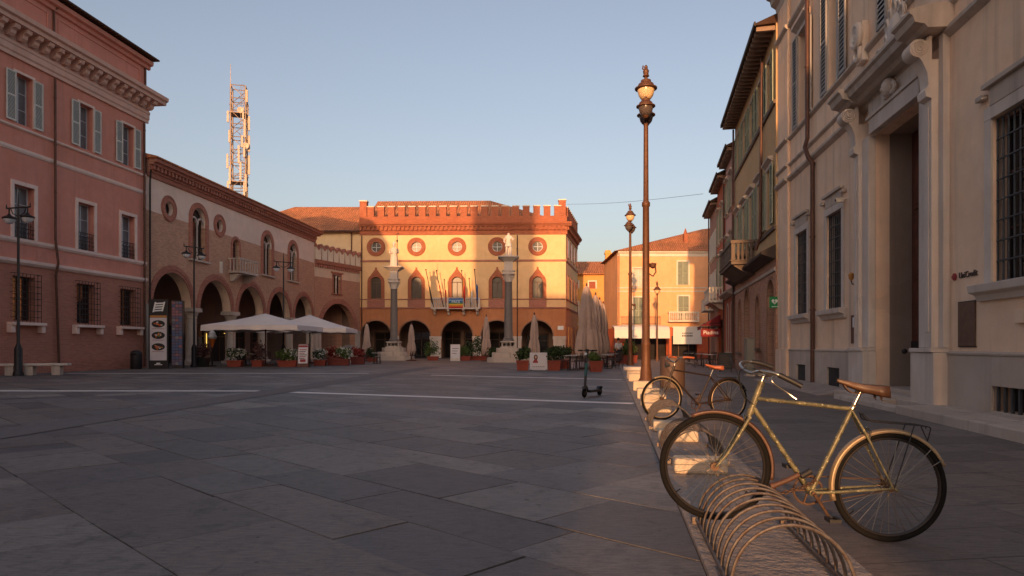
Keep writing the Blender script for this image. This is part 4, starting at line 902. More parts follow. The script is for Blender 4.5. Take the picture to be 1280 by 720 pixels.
# ------------------------------------------------------------------ C: brick arcade palace, E: gate house, tall block behind
def portico(R, x0, x1, depth, zc, doors, mat='port'):
    mb = MB()
    mb.add([(x0, depth, -.2), (x1, depth, -.2), (x1, depth, zc), (x0, depth, zc)], [(0, 1, 2, 3)]); mb.add([(x0, .62, zc), (x1, .62, zc), (x1, depth, zc), (x0, depth, zc)], [(0, 1, 2, 3)])
    for x in (x0, x1): mb.add([(x, .6, -.2), (x, depth, -.2), (x, depth, zc), (x, .6, zc)], [(0, 1, 2, 3)])
    mb.build('portico', mat, R)
    for i, (xc, hw, h) in enumerate(doors):
        d = MB(); d.box(xc - hw - .14, xc - hw, depth - .12, depth - .002, 0, h, 0); d.box(xc + hw, xc + hw + .14, depth - .12, depth - .002, 0, h, 0); d.box(xc - hw - .14, xc + hw + .14, depth - .12, depth - .002, h + .002, h + .16, 0)
        d.add([(xc - hw, depth - .03, 0), (xc + hw, depth - .03, 0), (xc + hw, depth - .03, h), (xc - hw, depth - .03, h)], [(0, 1, 2, 3)], 1); d.box(xc - .04, xc + .04, depth - .08, depth - .031, 0, h, 0); d.box(xc - hw, xc + hw, depth - .078, depth - .032, h * .72, h * .72 + .06, 0)
        d.build('shop_front', ['frame_b', 'glass' if i % 2 else 'dark'], R)

def arcade_palace():
    R = face_root('arcade_palace', 'low brick palace with five round arches and twin light windows beside the pink palazzo', 'building', (-20.68, 38.6), (.09, 1))
    W, HT = 25.15, 11.0; ac = [2.55, 7.55, 12.6, 17.6, 22.6]; hw = 2.0; zs = 3.65
    tw = [(5.4, .8, 6.75, 9.3), (15.3, .78, 6.8, 9.22), (20.25, .78, 6.8, 9.22)]; sw = (10.25, .48, 6.6, 8.36)
    holes = []
    for a in ac:
        e = 2.36; holes.append([(a - e, -.2), (a + e, -.2), (a + e, zs - .25), (a + hw, zs - .25)] + [(a + hw * math.cos(PI * i / 24), zs + hw * math.sin(PI * i / 24)) for i in range(25)] + [(a - hw, zs - .25), (a - e, zs - .25)])
    holes += [arch(*t) for t in tw] + [arch(*sw)] + [circ(2.15, 9.42, .42), circ(8.0, 9.42, .42)]
    mb = MB(); mb.wall([(0, -.3), (W, -.3), (W, HT), (0, HT)], holes, 0, .62); body(mb, [(0, 0), (W, 0), (W, 12), (0, 12)], -.3, HT); mb.build('wall', 'arcade_wall', R)
    for a in ac:
        r = MB(); r.ring(a, zs, hw + .002, hw + .16, -.04, -.002, 0, PI, 26); r.ring(a, zs, hw + .165, hw + .42, -.07, -.002, 0, PI, 26, 0); r.build('arch_surround', 'dbrick', R)
        r = MB(); pts = [(a - hw + .004, zs)] + [(a + (hw - .004) * math.cos(PI - PI * i / 24), zs + (hw - .004) * math.sin(PI - PI * i / 24)) for i in range(25)]
        vs = [(x, .01, z) for x, z in pts] + [(x, .61, z) for x, z in pts]; k = len(pts); r.add(vs, [(i, i + 1, i + 1 + k, i + k) for i in range(k - 1)]); r.build('arch_soffit', 'cream_pal', R, True)
    for x in (5.05, 10.08, 15.1, 20.1):                 # columns between the bays, in place of the wall foot
        c = MB(); c.box(x - .5, x + .5, -.14, .74, -.05, .18); c.lathe([(.44, .18), (.44, .26), (.36, .34), (.34, .5), (.31, 2.9), (.33, 2.95), (.36, 3.0), (.34, 3.06), (.44, 3.32), (.5, 3.4)], (x, .3, 0), 18); c.box(x - .55, x + .55, -.14, .74, 3.4, 3.645)
        c.build('column', 'stone_d', R, True)
    mb = MB(); mb.box(24.6, 25.2, -.05, .6, -.05, 3.64); mb.build('pier', 'stone_d', R); mb = MB(); mb.box(-.05, .55, -.05, .6, -.05, 3.64); mb.build('pier', 'stone_d', R)
    portico(R, .02, W - .02, 4.6, 5.9, [(2.6, .8, 2.6), (5.4, 1.0, 2.7), (9.2, 1.1, 2.7), (12.8, 1.2, 2.7), (16.4, 1.1, 2.7), (19.6, .9, 2.6), (23, 1.0, 2.6)])
    for x, h, z0, z1 in tw: arch_win(R, x, h, z0, z1, .35, .34, .07, ('dbrick', 'frame_b'), 'glass', sillm='stone_d', column=True, mull=False)
    arch_win(R, *sw, .35, .22, .05, ('dbrick', 'frame_b'), 'glass')
    for x in (2.15, 8.0): round_win(R, x, 9.42, .42, .78, .3, .05, ('dbrick', 'frame_b'), 'glass', False)
    b = MB(); b.box(9.15, 11.9, -.9, -.002, 6.35, 6.5); b.box(9.15, 11.9, -.9, -.8, 7.3, 7.4); b.box(9.15, 9.25, -.8, -.002, 7.3, 7.4); b.box(11.8, 11.9, -.8, -.002, 7.3, 7.4)
    for i in range(8): b.box(9.2 + .37 * i, 9.28 + .37 * i, -.88, -.82, 6.5, 7.3)
    for i in range(3): b.box(9.17, 9.23, -.7 + .25 * i, -.62 + .25 * i, 6.5, 7.3)
    for x in (9.4, 11.4): b.sweepx([(-.002, 5.75), (-.25, 5.8), (-.8, 6.3), (-.002, 6.34)][::-1], x, x + .28)
    b.build('balcony', 'stone_d', R)
    b = MB(); b.box(8.0, 8.35, -.05, -.002, 6.2, 7.0); b.build('wall_plaque', 'white', R)
    # brick cornice with dentils
    c = MB(); c.sweepx([(-.001, 10.85), (-.1, 10.88), (-.12, 11.1), (-.2, 11.14), (-.2, 11.25), (-.001, 11.25)][::-1], -.0, W + .1); c.sweepx([(-.001, 11.5), (-.42, 11.5), (-.46, 11.62), (-.6, 11.66), (-.64, 11.84), (-.001, 11.9)][::-1], -.0, W + .5)
    c.sweepx([(-.001, 11.253), (-.2, 11.253), (-.2, 11.497), (-.001, 11.497)][::-1], 0, W + .1); cn = c.build('cornice', 'dbrick', R)
    for i in range(int(W / .36)):
        d = MB(); x = .1 + i * .36; d.box(x, x + .18, -.38, -.205, 11.26, 11.494); d.build('dentil', 'dbrick', cn)
    mb = MB(); mb.sweepx([(-.7, 11.86), (-.7, 11.95), (6, 13.6), (12.5, 11.9), (12.5, 11.8)][::-1], -.1, W + .6); mb.build('roof', 'tiles', R)
    pipe(R, [(.18, -.1, .1), (.18, -.1, 10.6), (-.02, -.3, 11.2)], .05, 'iron')
    n = MB(); n.tube([(14.2, 4.4, 1.0), (14.2, 4.4, 2.2)], .03, 6); n.tube([(16.9, 4.4, 2.25), (18.1, 4.4, 2.25)], .025, 6); n.build('shop_light', 'neon', R)
arcade_palace()

def gate_house():
    R = face_root('gate_house', 'small crenellated brick gate house with one wide arch next to the town hall', 'building', (-18.4, 63.6), (2.8, 6.4))
    W, HT = 6.98, 9.25; zs, hw = 2.75, 2.6
    mb = MB(); mb.wall([(0, -.3), (W, -.3), (W, HT), (0, HT)], [arch(3.5, hw, -.2, zs, 24), rect(3.25, .55, 6.3, 8.1)], 0, .6); body(mb, [(0, 0), (W, 0), (W - 2, 6), (0, 6)], -.3, HT); mb.build('wall', 'gate_wall', R)
    r = MB(); r.ring(3.5, zs, hw + .002, hw + .5, -.06, -.002, 0, PI, 26); r.build('arch_surround', 'dbrick', R)
    p = MB(); p.box(.02, .88, -.06, .62, -.05, zs - .3); p.box(-.02, .94, -.1, .66, zs - .297, zs); p.build('pier', 'stone_d', R); p = MB(); p.box(6.12, 6.96, -.06, .62, -.05, zs - .3); p.box(6.06, 6.98, -.1, .66, zs - .297, zs); p.build('pier', 'stone_d', R)
    portico(R, .05, W - .6, 4.2, 5.6, [(3.4, 1.6, 3.2)])
    w = win(R, 3.25, .55, 6.3, 8.1, .3, .16, .05, ('dbrick', 'frame_b'), 'glass', None, None, True); c = MB(); c.lathe([(.09, 6.3), (.06, 6.45), (.06, 7.8), (.12, 7.95), (.12, 8.1)], (3.25, .1, 0), 8); c.build('mullion_column', 'stone', w, True)
    h = MB(); h.box(2.35, 4.15, -.12, -.002, 8.27, 8.4); h.build('hood', 'dbrick', w)
    cornice(R, 0, W, [(-.001, 8.9), (-.16, 8.95), (-.22, 9.15), (-.26, 9.3), (-.001, 9.32)][::-1], 'dbrick')
    for i in range(20):
        d = MB(); x = .05 + i * .345; d.box(x, x + .15, -.15, -.002, 8.62, 8.9); d.build('dentil', 'dbrick', R)
    n = 8; st = W / n
    for i in range(n):                                   # swallow tail merlons, white faced with brick notches
        x = st * (i + .5); m = MB(); z = 9.33
        m.prism([(x - .34, z), (x + .34, z), (x + .36, z + 1.35), (x, z + 1.0), (x - .36, z + 1.35)], -.12, .2, 0); m.prism([(x - .44, z + 1.15), (x - .3, z + 1.15), (x, z + .85), (x + .3, z + 1.15), (x + .44, z + 1.15), (x + .42, z + 1.5), (x, z + 1.12), (x - .42, z + 1.5)], -.16, .24, 1)
        m.prism([(x + .345, z), (x + st - .345, z), (x + st / 2 + .02, z + .95), (x + st / 2 - .02, z + .95)], -.06, .1, 1) if i < n - 1 else None
        m.build('merlon', ['white', 'dbrick'], R)
gate_house()

def back_block():
    R = face_root('cream_house', 'tall cream house with broad tiled hip roof behind the crenellated gate house', 'building', (-30, 71.5), (1, 0))
    W, HT = 14.4, 13.2
    mb = MB(); mb.wall([(0, -.3), (W, -.3), (W, HT), (0, HT)], [arch(9.9, .55, 9.8, 10.9)], 0, .3); body(mb, [(0, 0), (W, 0), (W, 14), (0, 14)], -.3, HT); mb.build('wall', 'cream_back', R)
    arch_win(R, 9.9, .55, 9.8, 10.9, .25, .16, .05, ('dbrick', 'frame_b'))
    mb = MB(); mb.add([(-.6, -.6, 13.2), (W + .02, -.6, 13.2), (W + .02, 14.6, 13.2), (-.6, 14.6, 13.2), (5.0, 7, 17.2), (W + .02, 7, 17.2)], [(0, 1, 5, 4), (1, 2, 5), (2, 3, 4, 5), (3, 0, 4), (3, 2, 1, 0)]); mb.build('roof', 'tiles', R)
    mb = MB(); mb.tube([(-.6, -.68, 13.15), (W, -.68, 13.15)], .09, 8); mb.build('gutter', 'copper', R); pipe(R, [(13.2, -.1, 5), (13.2, -.1, 13.1)], .06)
back_block()

# ------------------------------------------------------------------ D: town hall
def town_hall():
    R = face_root('town_hall', 'crenellated cream town hall with round windows and flag balcony closing the square', 'building', (-15.6, 70), (21.09, -.6))
    W = 21.08; HT = 13.2; bx = [1.66, 5.82, 9.98, 14.1, 18.22]; ax = [1.62, 5.62, 9.98, 14.06, 18.18]; ahw = 1.6; zs = 2.2
    SD = Vector((.2 - .028, 1)).normalized(); SLn = 11.5; sx, sy = W + SD.x * SLn, SD.y * SLn
    holes = [arch(a, ahw, -.2, zs, 24) for a in ax] + [arch(x, .54, 6.05, 7.75) for x in bx] + [circ(x, 11.35, .52) for x in bx]
    mb = MB(); mb.wall([(0, -.3), (W, -.3), (W, HT), (0, HT)], holes, 0, .55); body(mb, [(0, 0), (W, 0), (sx, sy), (0, sy)], -.3, HT); mb.build('wall', 'hall_wall', R)
    for a in ax:
        r = MB(); r.ring(a, zs, ahw + .002, ahw + .12, -.03, -.002, 0, PI, 26); r.build('arch_surround', 'dull_trim', R)
    edges = [(0, ax[0] - ahw)] + [(ax[i] + ahw, ax[i + 1] - ahw) for i in range(4)] + [(ax[4] + ahw, W)]
    for a, b in edges:
        if b - a < .1: continue
        p = MB(); p.box(a + .01, b - .01, -.06, -.002, -.05, .5); p.box(a + .03, b - .03, -.04, -.002, .503, zs - .34); p.box(a - .03, b + .03, -.1, -.002, zs - .337, zs - .15); p.box(a - .05, b + .05, -.13, -.002, zs - .147, zs); p.build('pier', 'stone', R, bevel=.01)
    portico(R, .03, W - .1, 4.6, 4.6, [(1.6, 1.0, 2.6), (5.6, 1.1, 2.7), (9.0, .8, 2.7), (11.2, .8, 2.7), (14.1, 1.1, 2.6), (18.2, 1.1, 2.4)])
    for i, x in enumerate(bx):
        arch_win(R, x, .54, 6.05, 7.75, .3, .34, .06, ('brick', 'frame_b'), 'glass_dull', True)
        a = MB(); a.box(x - .9, x + .9, -.05, -.002, 5.19, 5.9); a.build('apron', 'dbrick', R)
        round_win(R, x, 11.35, .52, .96, .25, .05, ('brick', 'frame_w'), 'glass_dull')
    cornice(R, -.02, W + .02, [(-.001, 9.8), (-.08, 9.82), (-.1, 9.98), (-.001, 10.02)][::-1], 'dbrick', 'string_course')
    cornice(R, -.02, W + .02, [(-.001, 5.92), (-.07, 5.93), (-.085, 6.02), (-.001, 6.04)][::-1], 'dbrick', 'string_course')
    cornice(R, -.02, W + .02, [(-.001, 5.0), (-.1, 5.02), (-.12, 5.14), (-.001, 5.18)][::-1], 'dbrick', 'string_course')
    # main cornice (front and right flank)
    def crown(T=None, L=W + .45):
        c = MB(); c.T = T
        c.sweepx([(-.001, 12.55), (-.06, 12.57), (-.08, 12.95), (-.15, 13.0), (-.001, 13.0)][::-1], -.02, L - .3); c.sweepx([(-.001, 13.4), (-.34, 13.4), (-.38, 13.52), (-.5, 13.58), (-.54, 13.78), (-.001, 13.84)][::-1], -.02, L + .1); c.sweepx([(-.001, 13.003), (-.14, 13.003), (-.14, 13.397), (-.001, 13.397)][::-1], -.02, L - .3)
        cn = c.build('cornice', 'brick', R)
        for i in range(int((L - .4) / .44)):
            x = .05 + .44 * i; d = MB(); d.T = T; d.box(x, x + .2, -.32, -.145, 13.05, 13.394); d.build('dentil', 'brick', cn)
        p = MB(); p.T = T; p.box(-.02, L - .45, -.12, .35, 13.842, 14.45); p.build('parapet', 'brick', R)
        k = int((L - 1.2) / 1.04)
        for i in range(k):
            x = .78 + i * (L - 1.35) / k; m = MB(); m.T = T; m.box(x, x + .68, -.118, .348, 14.452, 15.42, 0); m.box(x - .04, x + .72, -.16, .39, 15.422, 15.52, 1); m.build('merlon', ['brick', 'white'], R)
    crown()
    for x in (.0, W - .72):
        m = MB(); m.box(x, x + .72, -.14, .6, 14.453, 16.0, 0); m.box(x - .05, x + .77, -.19, .65, 16.002, 16.12, 1); m.build('merlon', ['brick', 'white'], R)
    ang = math.atan2(SD.y, SD.x); T = Matrix.Translation((W, 0, 0)) @ Matrix.Rotation(ang, 4, 'Z')
    crown(T, SLn)
    for z, h in ((9.8, .18), (5.92, .1), (5.0, .15)):
        c = MB(); c.T = T; c.sweepx([(-.001, z), (-.08, z), (-.1, z + h), (-.001, z + h + .04)][::-1], 0, SLn); c.build('string_course', 'dbrick', R)
    for x in (1.8, 4.6, 7.4, 10.2):
        for z0, z1 in ((6.0, 8.4), (10.4, 12.2), (.3, 3.2)):
            w = MB(); w.T = T; w.box(x - .6, x + .6, -.05, -.002, z0 - .12, z1 + .12, 0); w.box(x - .45, x + .45, -.07, -.052, z0, z1, 1); w.box(x - .03, x + .03, -.09, -.072, z0, z1, 0); w.build('window', ['dbrick', 'glass'], R)
    mb = MB(); mb.add([(.4, .5, 14.0), (W - .4, .5, 14.0), (W + 1.0, sy - .4, 14.0), (.4, sy - .4, 14.0), (.4, 6.4, 17.4), (13.0, 6.4, 17.4)], [(0, 1, 5, 4), (1, 2, 5), (2, 3, 4, 5), (3, 0, 4), (3, 2, 1, 0)]); mb.build('roof', 'tiles', R)
    pipe(R, [(16.15, -.1, .1), (16.15, -.1, 12.5)], .06); pipe(R, [(.2, -.1, .1), (.2, -.1, 12.5)], .06)
    m = MB(); m.box(20.25, 20.85, -.04, -.002, 2.85, 3.25); m.build('wall_sign', 'sign_white', R)
    # balcony with balusters
    b = MB(); x0, x1 = 7.45, 12.4
    b.box(x0, x1, -1.0, -.15, 4.95, 5.1); b.box(x0, x1, -1.0, -.88, 5.95, 6.08)
    for x in (x0, x0 + 1.6, x1 - 1.76, x1 - .16): b.box(x, x + .16, -1.0, -.87, 5.1, 5.95)
    for x in (x0, x1 - .14): b.box(x, x + .14, -.87, -.15, 5.95, 6.08)
    for x in (x0 + .2, x0 + 1.6, x1 - 1.8, x1 - .42): b.sweepx([(-.135, 4.35), (-.3, 4.4), (-.5, 4.7), (-.9, 4.78), (-.9, 4.947), (-.135, 4.947)][::-1], x, x + .24)
    bl = b.build('balcony', 'stone', R)
    for i in range(24):
        x = x0 + .28 + i * .19
        if any(abs(x - q - .08) < .16 for q in (x0 + 1.6, x1 - 1.76)): continue
        q = MB(); q.lathe([(.06, 5.1), (.04, 5.2), (.075, 5.4), (.035, 5.75), (.06, 5.82), (.06, 5.95)], (x, -.94, 0), 8); q.build('baluster', 'stone', bl, True)
town_hall()
HALL = Matrix.Translation((-15.6, 70, 0)) @ Matrix.Rotation(math.atan2(-.6, 21.09), 4, 'Z')

def flags():
    a = math.atan2(-.6, 21.09)
    def flag(x, top, foot, cols, label, drop=1.5, wid=.55):
        p = HALL @ Vector((x, -.95, 5.2)); t = thing('flag', label, 'flag', p, a, 'flags on the town hall balcony')
        dx = top; tip = Vector((dx, -.35, foot)); mb = MB(); mb.tube([(0, 0, -.2), tip], .035, 8); mb.ball(tip + Vector((0, 0, .06)), .08, 8); mb.build('flagpole', 'iron', t, True)
        # cloth hanging in folds from the upper half of the pole
        if cols:
            mb = MB(); nu, nv = 14, 12; k = len(cols); rnd = random.Random(int(x * 10)); ph = rnd.uniform(0, 6)
            P0 = tip * .78; P1 = tip * .34; vs = []; fs = []; ms = []
            for j in range(nv + 1):
                v = j / nv; base = P0.lerp(P1, v)
                for i in range(nu + 1):
                    u = i / nu; f = wid * u * (.5 + .5 * (1 - v)); vs.append((base.x + f * .5 + .05 * math.sin(9 * u + ph), base.y - .10 * math.sin(11 * u + ph + v), base.z - drop * u * .42 - .04 * math.sin(6 * u)))
            for j in range(nv):
                for i in range(nu): fs.append((j * (nu + 1) + i, j * (nu + 1) + i + 1, (j + 1) * (nu + 1) + i + 1, (j + 1) * (nu + 1) + i)); ms.append(min(k - 1, int(i / nu * k)))
            mb.v = vs; mb.f = fs; mb.m = ms; mb.build('cloth', cols if k > 1 else cols[0], t, True)
    flag(7.75, -.75, 3.6, ['f_drk'], 'dark furled flag on the leftmost leaning pole of the balcony', 2.6, .35)
    flag(8.75, -.7, 3.5, ['f_drk', 'f_red'], 'dark and red flag on a leaning pole left of the middle window', 2.2, .4)
    flag(9.0, -.15, 2.6, ['f_drk', 'f_red'], 'short dark and red flag beside the rainbow banner', 1.6, .3)
    flag(10.85, -.25, 3.5, ['f_yel', 'f_red'], 'yellow and red flag right of the middle window', 2.4, .55)
    flag(11.5, -.15, 2.7, ['f_yel', 'f_wht'], 'pale short flag on the shadowed side of the balcony', 1.9, .5)
    flag(12.15, -.25, 3.6, ['f_wht', 'f_blue'], 'blue and white flag on the rightmost balcony pole', 2.4, .5)
    p = HALL @ Vector((9.98, -1.03, 5.02)); t = thing('peace_banner', 'rainbow banner with white lettering hung on the town hall balcony rail', 'banner', p, a)
    mb = MB(); cs = ['f_blue', 'f_lblue', 'f_blue', 'f_grn', 'f_yel', 'f_or', 'f_red']
    for i in range(7): z = 1.0 - i / 7; mb.add([(-.72, 0, z), (.72, 0, z), (.72, 0, z - 1 / 7.), (-.72, 0, z - 1 / 7.)], [(0, 3, 2, 1)], i)
    mb.build('cloth', cs, t); text('PACE', .36, t, 'sign_white', (0, -.006, .62))
flags()

# ------------------------------------------------------------------ radio mast
def mast():
    t = thing('radio_mast', 'sunlit lattice radio mast carrying antennas behind the brick arcade palace', 'mast', (-33.6, 84, 0), .25)
    mb = MB(); h = 33.0; w = .85
    for sx in (-1, 1):
        for sy in (-1, 1): mb.tube([(sx * w, sy * w, 0), (sx * w, sy * w, h)], .09, 6)
    n = 21
    for i in range(n + 1):
        z = h * i / n; c = [(-w, -w, z), (w, -w, z), (w, w, z), (-w, w, z)]
        for k in range(4): mb.tube([c[k], c[(k + 1) % 4]], .055, 5)
        if i < n:
            z2 = h * (i + 1) / n; d = [(-w, -w, z2), (w, -w, z2), (w, w, z2), (-w, w, z2)]
            for k in range(4): mb.tube([c[k], d[(k + 1) % 4]] if i % 2 else [c[(k + 1) % 4], d[k]], .04, 5)
    for i in range(90): mb.tube([(.3, -w + .1, i * .37 + .2), (.62, -w + .1, i * .37 + .2)], .015, 4)
    for x in (.3, .62): mb.tube([(x, -w + .1, 0), (x, -w + .1, h)], .025, 5)
    mb.build('lattice_frame', 'mast_s', t)
    rnd = random.Random(4)
    for z, x, y in ((31, 1.0, -.9), (28.4, -1.15, -.9), (27.6, 1.25, -.8), (25.4, .5, -1.1), (24.2, .75, -1.15), (22.8, -1.2, -.9), (22.2, 1.25, -.8), (20.8, -.9, -1.1), (20.0, .9, -1.1), (26.2, -1.1, 0), (16.9, 1.3, -.8), (14.8, 1.3, -.8), (19, -1.1, -.8), (30, .9, .9), (17.4, .5, -1.0), (18.8, .75, -1.1), (21.4, .3, -1.0), (23.4, .1, -1.05), (26.6, .8, -1.1), (28.8, .6, -1.0), (19.6, -1.15, -.9), (25.0, 1.25, -.7)):
        m = MB(); l = rnd.uniform(1.2, 2.4); m.box(x - .11, x + .11, y - .1, y + .04, z, z + l); m.tube([(x, y + .1, z - .1), (x, y + .1, z + l + .1)], .035, 6); m.tube([(x, y + .1, z + .3), (x * .8, -w, z + .3)], .03, 5); m.tube([(x, y + .1, z + l - .3), (x * .8, -w, z + l - .3)], .03, 5); m.build('panel_antenna', 'mast_w', t)
    for z, x in ((25.6, .9), (18.4, .2), (29.9, .3)):
        m = MB(); m.lathe([(.02, 0), (.2, .02), (.36, .12), (.38, .16), (.3, .16), (.02, .05)], (0, 0, 0), 16); m.T = None; m.v = [(x + a, -1.0 - c, z + b) for a, b, c in m.v]; m.build('dish', 'mast_w', t, True)
    for z in (18.0, 21.2, 29.6):
        m = MB(); m.box(-1.0, 1.0, -1.0, 1.0, z, z + .08); m.tube([(-1.0, -1.0, z + 1), (1.0, -1.0, z + 1), (1.0, 1.0, z + 1), (-1.0, 1.0, z + 1)], .03, 5, 0, True); m.build('platform', 'mast_s', t)
    m = MB(); m.tube([(-.85, -.9, 32), (-.85, -.9, 35.5)], [.05, .025], 6); m.build('whip_antenna', 'mast_w', t)
mast()

# ------------------------------------------------------------------ buildings that close the square behind the viewpoint (they throw the long shadows)
def opposite():
    az = math.radians(SUN_AZ); Y0 = -30.0; g = 'buildings at the sunset end of the square'
    def bx(name, label, u0, u1, w, dep=6, gable=None, mat='pink_wall'):
        x0, x1 = u0 + Y0 * math.tan(az), u1 + Y0 * math.tan(az); h = w - Y0 * math.tan(math.radians(SUN_EL)) / math.cos(az)
        t = thing(name, label, 'building', (x0, Y0, 0), -az, g); L = (x1 - x0) * math.cos(az)
        mb = MB(); mb.box(0, L, -dep, 0, -.2, h); mb.build('wall', mat, t)
        n = int(L / 2.6)
        for i in range(n):
            for k in range(int((h - 1) / 3.6)):
                q = MB(); x = L * (i + .5) / n; z = 1.2 + 3.6 * k; q.box(x - .6, x + .6, .002, .06, z - .1, z + 2.1, 0); q.box(x - .48, x + .48, .062, .07, z, z + 2, 1); q.build('window', ['white', 'glass'], t)
        if gable:
            r = MB(); r.prism([(0, h + .002)] + [(x, z) for x, z in gable] + [(L, h + .002)], -dep, 0); r.build('gable', mat, t)
        return t
    bx('church', 'tall gabled church wall at the sunset end of the square', -48.2, -21.76, 15.5, 12, [(0, 25.9), (16.9, 26.1), (18.5, 25.8), (19.5, 25.0), (25.9, 18.9)], 'dbrick')
    bx('low_house', 'low house beside the church at the sunset end of the square', -21.74, -17.15, 14.3, 8, None, 'cream_pal')
    bx('clock_tower', 'square brick tower at the sunset end of the square', -17.14, -10.81, 29, 6.3, None, 'dbrick')
    bx('shop_house', 'plastered shop house next to the square tower at the sunset end', -10.79, -7.2, 14.2, 8, None, 'pink_wall')
    bx('narrow_house', 'narrow tall house between two low ones at the sunset end', -7.18, -5.7, 17.6, 8, None, 'olive')
    bx('garden_house', 'two storey house left of the alley at the sunset end', -5.68, -.5, 8.3, 5, None, 'yellow')
    bx('lane_house', 'small low house right of the alley at the sunset end', 1.5, 4.4, 6.4, 5, None, 'salmon')
    bx('corner_house', 'corner house right of the alley at the sunset end', 4.42, 5.4, 12.0, 10, None, 'cream_pal')
    bx('tall_house', 'tall house at the right end of the sunset side of the square', 5.42, 16, 20.5, 10, None, 'cream_pal')
opposite()

